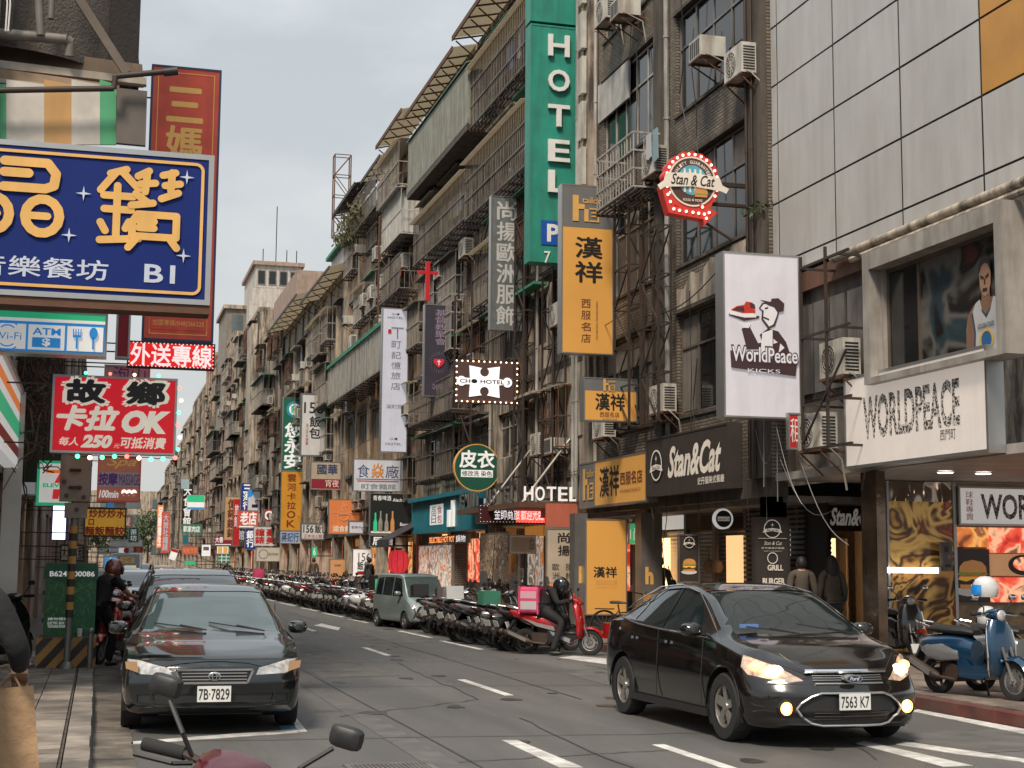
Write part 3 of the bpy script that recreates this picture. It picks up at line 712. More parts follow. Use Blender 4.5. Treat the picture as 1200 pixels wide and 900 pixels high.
# ground floor of B1: side walls of the shop that face the camera
sw = thing('shop_front', 'sneaker shop front with picture panels and white lettered fascia under the panelled building', 'shop front', (15.0, 24.3, .12), 0)
obj('wall', MB().box(-1.5, 5.5, .12, .3, 0, 3.1), mat('shop_wall', (.25,.17,.11), .7), sw)
obj('plinth', MB().box(.0, 5.5, -.02, .119, 0, .88), mat('wood_panel', (.42,.27,.15), .5, var=.25, vscale=6), sw)
def bigpic(x0, x1, z0, z1, m): 
    return obj('picture_panel', MB().box(x0, x1, .0, .1, z0, z1), m, sw)
for (x0, x1, z0, z1, m_) in ((.03,.78,1.92,2.28,food[0]),(.03,.78,.92,1.88,mat('board_dark',(.05,.03,.025),.4,emis=.05)),(.8,2.0,1.82,2.28,food[1]),(.8,2.0,1.4,1.8,mat('board_orange',(.6,.30,.14),.4,emis=.3)),(.8,2.0,.92,1.37,food[1]),(2.05,3.3,.92,2.28,food[0])): bigpic(x0, x1, z0, z1, m_)
bun = flat('bun', (.50,.22,.07), emis=.2); meat = flat('patty', (.12,.05,.03)); lett = flat('lettuce', (.25,.34,.06), emis=.1); chz = flat('cheese', (.75,.42,.06), emis=.2); tom = flat('tomato', (.6,.06,.03), emis=.2); plate = flat('plate_print', (.6,.58,.55), emis=.1)
def burger(par, cx, cz, s_, y):
    # printed burger picture, a few mm proud of its board
    for (nm, pts, m_, k) in (('burger_print', circ(0, -.36, .52, 20, .14), plate, 0), ('burger_print', [(-.36,-.3),(.36,-.3),(.4,-.16),(-.4,-.16)], bun, 1), ('burger_print', [(-.42,-.18),(.42,-.18),(.42,-.04),(-.42,-.04)], meat, 2),
        ('burger_print', [(-.44,-.05),(-.2,-.1),(0,-.03),(.2,-.12),(.44,-.04),(.4,.04),(-.4,.04)], chz, 3), ('burger_print', [(-.4,.03),(.4,.03),(.42,.10),(-.42,.10)], tom, 4), ('burger_print', [(-.48,.08),(-.3,.05),(-.1,.1),(.1,.05),(.3,.11),(.48,.07),(.4,.17),(-.4,.17)], lett, 5),
        ('burger_print', [(-.42,.15),(.42,.15),(.4,.3),(.28,.42),(0,.48),(-.28,.42),(-.4,.3)], bun, 6)):
        obj(nm, MB().prism([(cx+a*s_, cz+b_*s_) for a, b_ in pts], y-.003*k, y-.003*k+.002), m_, par)
burger(sw, .42, 1.36, .68, -.004)
obj('bowl_print', MB().prism(circ(1.5, 1.6, .33, 24, .19), -.006, -.002), flat('bowl', (.06,.03,.03)), sw); obj('bowl_print', MB().prism(circ(1.52, 1.62, .25, 24, .13), -.012, -.008), food[1], sw)
f = MB(); f.box(-.06,.0,-.03,.11,.88,2.32).box(.0,3.4,-.03,-.001,2.29,2.34).box(.0,3.4,-.03,-.001,.87,.915)
obj('window_frame', f, mat('shop_frame', (.26,.18,.12), .5), sw)
fs = thing('fascia_sign', 'white fascia reading WORLD in stippled letters over the food pictures', 'sign', (15.0, 24.0, 2.43), 0)
sign_body(fs, 3.9, .70, .16, litwhite, alu, [('t', 'WORLDPEACE', (.115,.16,.80,.82), dots, dict(bold=.03)), ('t', '球鞋專賣', (.035,.12,.075,.88), flat('sign_red_text', (.55,.06,.05)), dict(vert=True))], .03)
# mirror-polished wall panel
steelmir = mat('mirror_steel', (.32,.26,.21), .07, 1, var=0)
t_ = steelmir.node_tree; n_ = t_.nodes.new('ShaderNodeTexNoise'); n_.inputs['Scale'].default_value = 1.3; n_.inputs['Detail'].default_value = .6; n_.inputs['Distortion'].default_value = .6
mp_ = t_.nodes.new('ShaderNodeMapping'); mp_.inputs['Scale'].default_value = (2.2,2,.8); gg = t_.nodes.new('ShaderNodeNewGeometry'); t_.links.new(gg.outputs['Position'], mp_.inputs[0]); t_.links.new(mp_.outputs[0], n_.inputs[0])
bp = t_.nodes.new('ShaderNodeBump'); bp.inputs['Strength'].default_value = .9; bp.inputs['Distance'].default_value = .12; t_.links.new(n_.outputs[0], bp.inputs['Height']); t_.links.new(bp.outputs[0], t_.nodes['Principled BSDF'].inputs['Normal'])
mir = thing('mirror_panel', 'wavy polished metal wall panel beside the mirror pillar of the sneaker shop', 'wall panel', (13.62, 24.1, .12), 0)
painted_reflection = printmat('reflection_print', [(.02,.012,.01),(.50,.24,.06),(.06,.025,.012),(.62,.36,.10),(.10,.03,.015),(.45,.06,.02)], 1.15, .06, 1.8, .12); painted_reflection.node_tree.nodes['Principled BSDF'].inputs['Metallic'].default_value = .35  # orange reflection of shop posters and lights painted into the sheet's colour
obj('sheet', MB().box(0, 1.3, 0, .04, .05, 2.72), painted_reflection, mir); obj('top_sheet', MB().box(0, 1.3, 0, .04, 2.72, 3.08), steelmir, mir)
obj('trim', MB().box(1.3,1.36,-.03,.05,0,3.08).box(-.04,0,-.03,.05,0,3.08), alu, mir)
orn = printmat('orange_poster', [(.30,.12,.03),(.55,.25,.06),(.60,.34,.1),(.03,.02,.02),(.5,.1,.03)], 1.6, .1, 1.5)
mc = thing('mirror_pillar', 'pillar clad in rippled mirror metal at the corner of the sneaker shop', 'pillar', (12.0, 22.1, .12), -math.pi/2)
pmv = [(0,0),(.5,0),(.5,.16),(0,.16)]
f = MB(); n = 26
for k in range(4):
    (xa_, ya_), (xb_, yb_) = pmv[k], pmv[(k+1)%4]
    vs = []; 
    for i in range(n+1):
        z = 3.08*i/n
        for j in range(4): u = j/3; vs.append((xa_+(xb_-xa_)*u, ya_+(yb_-ya_)*u, z))
    f.add(vs, [(i*4+j, i*4+j+1, (i+1)*4+j+1, (i+1)*4+j) for i in range(n) for j in range(3)])
obj('cladding', f, mat('pillar_mirror', (.16,.115,.085), .09, .85, var=.5, vscale=1.5, bump=.15, bscale=3), mc)
tl = thing('tube_light', 'white fluorescent tube light fixed across the mirror panel', 'light', tuple(P(1038, 668, Y=23.95)), 0)
obj('tube', smooth(MB().cyl((0,0,0),(1.02,0,0),.05,n=10)), flat('lit_tube', (.9,.92,.95), emis=3.5, ecol=(.92,.95,1)), tl); obj('end_cap', MB().box(-.05,-.001,-.06,.06,-.06,.06).box(1.021,1.07,-.06,.06,-.06,.06), white, tl)
mb_ = thing('meter_box', 'small pale sticker covered box on the shop door post', 'box', tuple(P(1105, 668, Y=23.9)), 0); obj('box', MB().box(0,.2,0,.1,0,.5), steel_g, mb_); obj('sticker', MB().box(.04,.12,-.004,-.001,.32,.42), flat('sticker_black',(.05,.05,.05)), mb_); obj('sticker', MB().box(.1,.17,-.004,-.001,.2,.27), flat('sticker_pink',(.6,.25,.35)), mb_); obj('sticker', MB().box(.04,.16,-.004,-.001,.05,.1), flat('sticker_black',(.05,.05,.05)), mb_)
for i, (x, Y) in enumerate(((13.2,21.5),(13.9,21.5),(14.9,20.6),(15.9,21.4))):
    d = thing('ceiling_light', 'round white downlight in the arcade soffit, %s from the mirror pillar' % ORD[i], 'light', (x, Y, 3.215), 0); obj('lamp', MB().cyl((0,0,-.03),(0,0,0),.12,n=16), flat('lit_lamp', (1,.95,.9), emis=4, ecol=(1,.9,.8)), d); obj('rim', ringmb(MB(),0,0,.12,.15,-.02,0), white, d).rotation_euler = (math.pi/2, 0, 0)

# ================================================================== B2: grey tiled building
b = bld('tiled_building', 'grey tiled four storey building with white window bars behind the orange suit shop signs', 25.45, 36.3); w = 10.85
bays = [(1.2, 5.0), (6.15, 9.95)]; lv = [(4.86, 7.1), (8.15, 10.43), (11.56, 13.85), (14.95, 17.2)]
shell(b, w, 3.3, 18.6, bays, lv, greytile, sidem=concrete)
for z0, z1 in lv:
    for bi, (a, c) in enumerate(bays):
        white_win = (bi == 0 and z0 > 8) or (bi == 1 and z0 > 14)
        window(b, a+.02, c-.02, z0+.02, z1-.02, 5 if white_win else 4, fm=steel_w if white_win else (mat('old_wood', (.13,.10,.08), .8) if z0 < 5 else steel_g), gm=glass, split=.66, panes='each', cur=curtain if z0 < 11 else None, y=.12 if bi else .08)
        obj('sill', MB().box(a-.04, c+.04, -.05, .06, z0-.07, z0-.001), concrete_d, b)
        obj('lintel', MB().box(a-.04, c+.04, -.06, .05, z1+.001, z1+.07), concrete_d, b)
obj('pilaster', MB().box(5.05, 5.5, -.12, -.003, 3.3, 18.6), concrete_d, b); obj('pilaster', MB().box(.0, .5, -.16, -.003, 3.3, 18.6), concrete, b); obj('pilaster', MB().box(10.1, 10.84, -.14, -.003, 3.3, 18.6), concrete_d, b)
pipes(b, (5.75,), 3.4, 18, .06, mat('grey_pvc', (.38,.37,.35), .5, streak=.5)); pipes(b, (10.3, 10.55), 3.3, 18, .03, steel_d, y=-.2); pipes(b, (.75,), 3.4, 18, .05)
# peeling plaster patch
f = MB(); f.prism([(6.2,7.2),(9.9,7.2),(9.9,8.02),(9.2,8.05),(8.9,7.85),(8.1,8.0),(7.5,7.75),(7.0,7.9),(6.6,7.6),(6.2,7.65)], -.022, -.003); obj('plaster_patch', f, concrete_l, b)
cage(b, 2.9, 6.0-.55, 10.1, 11.35, d=.75, sp=.12, m=steel_w, rails=4)
ac('on a rusty bracket at the right end of the grey tiled building', 11.4, 27.9, 11.98, True)
ac('beside the pipes at the right edge of the grey tiled building', 11.55, 26.45, 11.1)
ac('high beside the drain pipe of the grey tiled building', 11.3, 32.6, 14.55, True); ac('highest in the left bay of the grey tiled building', 11.4, 34.0, 14.9)
ac('inside the bar cage of the grey tiled building', 11.5, 31.0, 10.3)
ac('behind the lower black sign mast', 11.55, 30.7, 4.95); ac('beside the small orange suit shop sign', 11.5, 34.5, 4.7)
obj('balcony_panel', MB().box(.9, 3.2, -.06, -.003, 12.9, 13.9), curtain_w, b)
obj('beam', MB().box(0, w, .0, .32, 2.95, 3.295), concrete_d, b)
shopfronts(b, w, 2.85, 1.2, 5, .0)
for x0, x1, m_, nm in ((1.9,2.9,warm,'lit_doorway'),(6.4,7.1,flat('lit_dim', (.5,.3,.14), emis=.7, ecol=(1,.55,.25)),'lit_doorway'),(8.0,8.5,white,'white_panel')): obj(nm, MB().box(x0, x1, 1.0, 1.09, .13, 2.3), m_, b)
for x0 in (5.7, 6.15): q = smooth(MB().lathe([(.001,1.5),(.09,1.52),(.14,1.62),(.11,1.74),(.02,1.8),(.01,2.1)], (x0,.9,0), 'z', 12)); obj('hanging_basket', q, mat('wicker', (.20,.12,.06), .8, bump=.6), b); columns(b, w, (10.45,), shut[3], 2.95, .4, .3)
f = MB().box(7.2, 10.8, 1.1, 1.16, 1.15, 2.9); obj('slat_wall', f, black, b)
for i in range(17): obj('slat', MB().box(7.2, 10.0, 1.04, 1.095, 1.2+i*.1, 1.255+i*.1), shut[3], b)
# black welded sign masts in front of it
t = thing('sign_mast', 'tall black welded truss mast behind the tall orange suit shop sign', 'sign mast', (11.5, 32.85, 4.8), -math.pi/2); f = MB(); lattice(f, 0, 1.0, 0, 0, 5.6, .95, .05, y2=.35); obj('truss', f, steel_d, t)
t = thing('sign_mast', 'shorter black truss mast next to the peeling wall, right of the tall one', 'sign mast', (11.5, 31.1, 4.75), -math.pi/2); f = MB(); lattice(f, 0, 1.1, 0, 0, 4.3, 1.05, .045, y2=.3); obj('truss', f, steel_d, t)
t = thing('sign_mast', 'black truss mast holding the green hotel sign', 'sign mast', (11.55, 39.0, 3.4), -math.pi/2); f = MB(); lattice(f, 0, 1.0, 0, 0, 6.2, 1.0, .05, y2=.35); obj('truss', f, steel_d, t)
t = thing('sign_mast', 'dark truss mast right of the bulb framed puzzle sign', 'sign mast', (11.55, 41.9, 3.2), -math.pi/2); f = MB(); lattice(f, 0, 1.0, 0, 0, 8.6, 1.0, .05, y2=.35); obj('truss', f, steel_d, t)
t = thing('sign_mast', 'black truss mast left of the grey vertical tailor sign', 'sign mast', (11.4, 49.0, 5.5), -math.pi/2); f = MB(); lattice(f, 0, 2.4, 0, 0, 5.2, 1.7, .05); f.bar((2.4,0,5.2),(5.4,0,7.5),.05); obj('truss', f, steel_d, t)
t = thing('steel_support', 'thin grey steel frame between the cap man sign and the bay window', 'sign frame', (11.35, 22.85, 3.6), -math.pi/2)
f = MB(); 
for z in (.0,.75,1.9,3.1): f.box(0, 1.7, -.02, .02, z-.02, z+.02); f.box(-.02,.02,.021,1.0,z-.02,z+.02); f.box(1.3,1.34,.021,1.0,z-.02,z+.02)
for x in (0,.9): f.box(x-.022,x+.022,-.022,.022,0,3.3)
f.bar((.1,-.05,.1),(1.6,-.02,1.5),.03); obj('frame', f, steel_d, t)
ac('with two hoses left of the bay window of the panelled building', 11.55, 22.6, 4.78); ac('upright on a steel shelf left of the cream light box', 11.45, 23.25, 3.62)

# ================================================================== B3: concrete building with long cages
b = bld('caged_building', 'stained concrete apartment building with long barred balconies behind the green hotel sign', 36.35, 57); w = 20.65
bays = [(.9,3.5),(4.3,7.1),(8.0,10.6),(11.6,14.4),(15.2,16.9),(17.7,19.3)]; lv = [(4.9,6.3),(7.9,9.4),(10.9,12.4),(13.9,15.4),(16.9,18.4)]
shell(b, w, 3.3, 19.3, bays, lv, concrete, parapet=.2); rndw = random.Random(31)
for z0, z1 in lv:
    for a, c in bays: window(b, a+.02, c-.02, z0+.02, z1-.02, 3, fm=random.choice([steel_d, alu, steel_w]), split=.7, panes='each', cur=random.choice([curtain, None])); rndw.random() < .5 and cage(b, a-.05, c+.05, z0-.15, z1+.1, .4, .2, rails=3, m=rndw.choice([cagem, steel_w, rust]), roofm=rndw.choice([polyc, greencanvas, shut[1]]))
    for a, c in bays:
        if rndw.random() < .7: obj('ledge', MB().box(a-.2, c+.2, -.45, -.052, z1+.12, z1+.2), rndw.choice([concrete_l, concrete_d, polyc, greencanvas]), b)
    obj('floor_band', MB().box(0, w, -.05, -.003, z0-.95, z0-.75), concrete_d, b)
obj('wall_panel', MB().box(17.0, 20.6, -.04, -.003, 5.0, 7.5), concrete_l, b)
obj('pilaster', MB().box(14.5, 15.0, -.16, -.003, 3.3, 19.3), concrete_d, b); obj('pilaster', MB().box(7.25, 7.7, -.13, -.003, 3.3, 19.3), browntile, b)
def L3(Y): return 57-Y
cage(b, L3(46), L3(39.3), 15.75, 17.75, .85, .14, roofm=polyc, rails=4); cage(b, L3(46.6), L3(39.3), 12.8, 14.7, .85, .14, roofm=polyc, rails=4)
cage(b, L3(55.3), L3(46.9), 12.95, 14.6, .8, .14, roofm=polyc, rails=3); cage(b, L3(55.2), L3(48), 6.75, 7.9, .9, .13, rails=3); cage(b, L3(52), L3(49.6), 9.0, 10.9, .6, .12, m=steel_w, rails=4)
cage(b, L3(46), L3(42.5), 9.8, 11.6, .7, .13, rails=3, roofm=polyc); cage(b, L3(56.8), L3(54.6), 9.9, 11.5, .7, .13, m=shut[2], rails=3, roofm=shut[1])
# corrugated enclosed balcony
cb = MB(); x0, x1 = L3(56), L3(46.1); n = 60
for i in range(n): a = x0+(x1-x0)*i/n; cb.box(a+.01, a+(x1-x0)/n-.03, -.93, -.88, 15.95, 17.95)
cb.box(x0, x1, -.88, -.84, 15.9, 17.95)
for i in range(6): cb.box(x1-.01, x1+.03, -.84+i*.14, -.74+i*.14, 15.9, 17.95)
e_ = obj('enclosed_balcony', cb, mat('pale_green_sheet', (.25,.265,.22), .6, streak=.65, stcol=(.15,.11,.07)), b)
obj('balcony_roof', MB().add([(x0,-1.0,17.97),(x1,-1.0,17.97),(x1,.0,18.35),(x0,.0,18.35),(x0,-1.0,18.0),(x1,-1.0,18.0),(x1,0,18.38),(x0,0,18.38)], [(0,1,2,3),(7,6,5,4),(0,4,5,1),(1,5,6,2),(2,6,7,3),(3,7,4,0)]), mat('green_sheet', (.16,.33,.25), .6, streak=.4), e_)
obj('floor_slab', MB().box(x0,x1,-.95,-.003,15.7,15.89), concrete_d, e_)
# long eaves of sheets on rafters
def eave(b, x0, x1, z, d=1.25, sheet=polyc, drop=.35, edge=steel_d, step=1.0):
    n = int((x1-x0)/step); f = MB(); g = MB()
    for i in range(n):
        a = x0+(x1-x0)*i/n; c = x0+(x1-x0)*(i+1)/n-.02
        f.add([(a,-d,z-drop),(c,-d,z-drop),(c,.3,z),(a,.3,z),(a,-d,z-drop+.03),(c,-d,z-drop+.03),(c,.3,z+.03),(a,.3,z+.03)], [(0,1,2,3),(7,6,5,4),(0,4,5,1),(1,5,6,2),(2,6,7,3),(3,7,4,0)])
        g.bar((a,-d,z-drop-.05),(a,.3,z-.05),.05); g.bar((a,0,z-1.1),(a,-d+.1,z-drop-.1),.04)
    g.box(x0,x1,-d-.05,-d-.005,z-drop-.12,z-drop+.05); e = obj('eaves', f, sheet, b); obj('rafters', g, edge, e)
eave(b, 0, 8.5, 19.6, .9, drop=.3, edge=rust); eave(b, 8.9, w, 19.8, 1.0, drop=.3, edge=rust)
for i, (y_, z_) in enumerate(((43.4,9.9),(45.2,9.3),(47.7,8.1),(53,12.0),(52.2,16.3),(38.6,4.6),(40,4.65),(38.2,8.0),(55,8.3),(49,12))): ac('%s counting up the caged building from its right end' % ordn(i), 11.5, y_, z_, i % 3 == 2)
pipes(b, (19.6, 19.9, 14.3, 10.9), 3.4, 19, .05, mat('grey_pvc', (.38,.37,.35))); pipes(b, (16.2,), 3.4, 12, .05, steel_w)
obj('beam', MB().box(0, w, 0, .32, 2.95, 3.295), concrete_d, b); shopfronts(b, w, 2.85, 1.1, 11, .95); columns(b, w, (.5,5.4,10.3), browntile, 2.95)

# ================================================================== B4: ochre tiled building
b = bld('ochre_building', 'ochre brown tiled apartment building with many air conditioners, left of the white vertical hotel sign', 57.05, 76); w = 18.95
bays = [(.8,3.4),(4.2,6.8),(7.6,10.2),(11.0,13.4),(14.2,16.2),(16.9,18.2)]; lv = [(4.3,5.7),(7.3,8.7),(10.3,11.7),(13.3,14.7),(16.3,17.7)]
shell(b, w, 3.3, 19.0, bays, lv, ochre, parapet=.2)
for z0, z1 in lv:
    for a, c in bays: window(b, a+.02, c-.02, z0+.02, z1-.02, 4, fm=random.choice([steel_w, alu, alu]), panes=True, cur=random.choice([curtain_w, curtain, None]), gm=random.choice([glass, glass_b])); rndw.random() < .6 and cage(b, a-.05, c+.05, z0-.15, z1+.1, .4, .22, rails=3, m=rndw.choice([cagem, steel_w]), roofm=rndw.choice([polyc, greencanvas, shut[1]]))
    obj('dark_band', MB().box(0, w, -.07, -.003, z1+.12, z1+.3), shut[1], b)
for x in (.4, 3.8, 7.2, 10.6, 13.8, 16.55): obj('pier', MB().box(x-.18, x+.18, -.12, -.003, 3.3, 19), beige, b)
eave(b, 0, 7, 19.9, .9, shut[1], .3, steel_d, 1.4); eave(b, 7.6, 12.5, 19.75, .7, polyc, .25, steel_d, 1.0); eave(b, 13.2, w, 20.0, 1.0, polyc, .35, rust, 1.2)
obj('top_floor', MB().box(0, w, .35, 5, 19.2, 19.8), beige, b)
def L4(Y): return 76-Y
cage(b, L4(63.5), L4(58.6), 17.0, 18.9, .8, .3, m=steel_w, rails=3, roofm=polyc); cage(b, L4(61.6), L4(57.4), 14.7, 16.6, .9, .16, m=mat('white_boards',(.55,.54,.5),.6,streak=.3), rails=3, roofm=steel_w)
obj('balcony_box', MB().box(L4(61.4), L4(57.6), -.75, -.003, 14.8, 16.5), mat('white_boards',(.55,.54,.5),.6), b)
cage(b, L4(62), L4(58), 12.6, 14.0, .8, .16, rails=3); cage(b, L4(70), L4(64), 17.3, 18.9, .8, .25, m=steel_g, rails=3)
gc = cage(b, L4(75.8), L4(59.5), 9.6, 11.5, 1.0, .28, m=mat('cage_grey',(.40,.40,.37),.5,.2,streak=.5), rails=2, floorm=None)
obj('green_rail', MB().box(L4(75.9), L4(59.4), -1.08, -.98, 11.45, 11.62), greencanvas, gc)
bk = MB(); 
for i in range(14): bk.box(L4(75.5)+i*1.15, L4(75.5)+i*1.15+.9, -.95, -.93, 9.7, 11.4)
obj('corrugated_panel', bk, steel_w, gc)
rnd = random.Random(3)
for i in range(16): ac('%s on the ochre tiled building, counted from its near end' % ordn(i), 11.45, 58.5+i*1.07, rnd.choice((4.5,7.5,9.0,12.1,13.6,15.2,16.6)), i % 3 == 0)
t = thing('scaffold_ladder', 'dark rusty ladder frame running down the ochre building', 'ladder', (11.2, 62.8, 8.6)); f = MB(); lattice(f, 0, .7, 0, 0, 8, .9, .07); obj('truss', f, rust, t)
t = thing('roof_mast', 'thin steel truss mast standing on the roof against the sky', 'mast', (11.2, 76.4, 18.6)); f = MB(); lattice(f, 0, .85, 0, 0, 4.4, 1.2, .06, y2=.6); obj('truss', f, rust, t)
pipes(b, (3.7, 10.5, 16.4), 3.4, 19, .06, steel_g); obj('beam', MB().box(0, w, 0, .32, 2.95, 3.295), concrete_d, b); shopfronts(b, w, 2.85, .9, 21, .95); columns(b, w, (.5,5,9.5,14,18.4), concrete_l, 2.95)
t = thing('roof_plants', 'shaggy plants overhanging the roof edge of the ochre building', 'plants', (11.3, 66.5, 17.9)); t['kind'] = 'stuff'
f = MB()
for i in range(900):
    a = Vector((rnd.uniform(-.5,.5), rnd.uniform(0,8), rnd.gauss(0,.3))); s_ = .13; q = Euler((rnd.random()*6, rnd.random()*6, rnd.random()*6)).to_matrix()
    f.add([a+q@Vector((-s_,0,0)), a+q@Vector((0,-s_*.4,0)), a+q@Vector((s_,0,0)), a+q@Vector((0,s_*.4,0))], [(0,1,2,3)])
obj('foliage', f, mat('dry_leaf', (.13,.12,.06), .8, var=.5, vscale=5), t)

# ================================================================== further buildings on the right
def simple(name, label, Yn, Yf, z1, wm, nb, fl=3.0, X=12.0, seed=0, ea=None, acn=4, lit=.92, first=3.9, where='', pane=True, cages=2):
    rnd = random.Random(seed); w = Yf-Yn; b = bld(name, label, Yn, Yf, X); bw = w/nb
    bays = [(i*bw+bw*.16, (i+1)*bw-bw*.16) for i in range(nb)]; lv = []
    z = first
    while z+2.3 < z1: lv.append((z+.9, z+2.35)); z += fl
    shell(b, w, 3.3, z1, bays, lv, wm, parapet=.4)
    for z0, zz in lv:
        for a, c in bays: window(b, a, c, z0, zz, 2, fm=rnd.choice([alu, steel_w, steel_d]), gm=rnd.choice([glass, glass_b]), panes=pane, cur=curtain if rnd.random() < .25 else None)
    for i in range(nb+1):
        if rnd.random() < .7: x = min(max(i*bw, .15), w-.15); obj('pier', MB().box(x-.14, x+.14, -.1-.12*rnd.random(), -.003, 3.3, z1), rnd.choice([concrete_d, beige, concrete]), b)
    for k in range(cages):
        z0, zz = rnd.choice(lv); a = rnd.uniform(0, w*.5); c = a+rnd.uniform(2.5, w*.45)
        cage(b, a, c, z0-.6, zz+.1, rnd.uniform(.5,.9), .35, m=rnd.choice([steel_w, steel_g, shut[2]]), rails=3, roofm=rnd.choice([polyc, greencanvas, shut[1]]), floorm=concrete_d)
        if rnd.random() < .6: obj('balcony_box', MB().box(a+.05, c-.05, -.45, -.003, z0-.5, z0+.5), rnd.choice([beige, steel_w, shut[2]]), b)
    for z0, zz in lv:
        for a, c in bays:
            q = rnd.random()
            if q < .4 and Yn < 150: cage(b, a-.1, c+.1, z0-.2, zz+.1, rnd.uniform(.35,.6), .32, m=rnd.choice([steel_w, cagem, rust]), rails=3, roofm=rnd.choice([polyc, shut[1], greencanvas, None]))
            elif q < .8: obj('ledge', MB().box(a-.15, c+.15, -.42, -.003, zz+.08, zz+.16), rnd.choice([concrete_d, concrete_l, polyc]), b)
    if ea: eave(b, 0, w, z1+.7, ea, rnd.choice([shut[1], polyc]), .4, steel_d, 2.2)
    for i in range(acn):
        z0, zz = rnd.choice(lv)
        ac('%s outward along the %s' % (ordn(i), where), X-.45, Yn+.8+(w-1.6)*(i+rnd.random()*.6)/max(1, acn), z0-.2+rnd.uniform(-.5,.3), rnd.random() < .4)
    pipes(b, [rnd.uniform(.3, w-.3) for _ in range(2)], 3.4, z1, .07, steel_g)
    obj('beam', MB().box(0, w, 0, .32, 2.95, 3.295), concrete_d, b); shopfronts(b, w, 2.85, 1.0, seed+50, lit); columns(b, w, [i*w/3+.4 for i in range(3)], concrete_l, 2.95)
    return b
b5 = simple('apartment_building', 'pale rendered building with a grey sheet metal roof shed, just past the ochre building', 76.1, 88, 16.6, beige, 4, seed=2, acn=7, where='pale building past the ochre one', ea=1.0)
obj('roof_shed', MB().box(1.5, 9, .6, 5, 17.1, 19.3), steel_w, b5); obj('shed_roof', MB().box(1.2, 9.3, .3, 5.3, 19.31, 19.5), greencanvas, b5)
b6 = simple('apartment_building', 'cream tiled building with a green edged balcony roof, second past the ochre building', 88.1, 104, 17.2, creamtile, 5, seed=4, acn=7, where='cream building with the green balcony roof', ea=1.2)
obj('rooftop_house', MB().box(2, 12, 1.5, 7, 17.6, 20.3), pink, b6)
b7 = simple('apartment_building', 'brown building whose blank pink side wall rises over the roofs, third past the ochre building', 104.1, 122, 18.6, concrete, 5, seed=6, acn=7, where='brown building with the pink side wall', cages=3)
obj('side_wing', MB().box(3, 17.5, .8, 8, 19.0, 22.2), pink, b7)
b8 = simple('apartment_building', 'tall pale concrete building with a broad blank pilaster, fourth past the ochre building', 122.1, 146, 22.0, beige, 6, seed=8, acn=6, where='tall pale concrete building', cages=3)
obj('pilaster', MB().box(20.0, 23.9, -.6, -.15, 3.3, 21), concrete_l, b8)
b9 = simple('apartment_building', 'pink rendered building with a green rooftop shed, fifth past the ochre building', 146.1, 172, 23.6, pink, 6, seed=10, acn=6, where='pink building with the green rooftop shed', cages=3, pane=False)
obj('rooftop_house', MB().box(4, 16, .5, 7, 24, 25.8), greencanvas, b9)
b10 = simple('apartment_building', 'narrow brick red building far down the street', 172.1, 184, 25.0, mat('brick_red', (.25,.09,.06), .8, streak=.3), 3, seed=12, acn=3, where='narrow brick red building', pane=False)
for i, (a, c, z, m_) in enumerate(((184.1,210,23,concrete),(210.1,238,22,beige),(238.1,262,20,concrete_d),(262.1,296,19,beige),(296.1,330,16,concrete))):
    simple('distant_building', '%s distant building counted outward from the brick red one' % ORD[i], a, c, z, m_, 5, seed=14+i, acn=2, where='%s building past the brick red one' % ORD[i], pane=False, cages=2)
# tower behind
t = thing('tower_block', 'white stepped tower block rising behind the roofs at the end of the ochre row', 'tower', (14.4, 150, 0), 0)
wc = mat('tower_white', (.50,.46,.42), .8, streak=.3)
obj('wall', MB().box(-.2, 4.4, 0, 12, 17, 31.4), wc, t); obj('wall', MB().box(-1, 3.5, -3, -.01, 17, 28.5), wc, t); obj('roof', MB().box(-.5, 4.7, -.3, 12.3, 31.41, 31.8), pink, t); obj('parapet_band', MB().box(-.2, 4.4, -.12, -.005, 28.7, 29.1), pink, t)
for i in range(4):
    wn_ = obj('window', MB().box(.0+i*1.1, .8+i*1.1, -.06, -.02, 29.4, 30.9), steel_g, t); obj('pane', MB().box(.08+i*1.1, .72+i*1.1, -.075, -.062, 29.5, 30.8), glass, wn_)
for x in (.6, 1.9, 3.0, 4.0): obj('antenna', MB().cyl((x, 1, 31.8), (x, 1, 31.8+(6 if x == 1.9 else 1.5)), .05, n=5), steel_d, t)
t2 = thing('stair_tower', 'beige stair tower with a glazed corner below the white tower block', 'tower', (11.8, 155, 0), 0)
obj('wall', MB().box(0, 5.5, 0, 10, 15, 27.6), creamtile, t2); obj('cornice', MB().box(-.3, 5.8, -.3, 10.3, 27.61, 28.0), beige, t2)
for i in range(3): obj('window', MB().box(.6+i*1.6, 1.7+i*1.6, -.05, -.003, 25, 27), glass_b, t2)

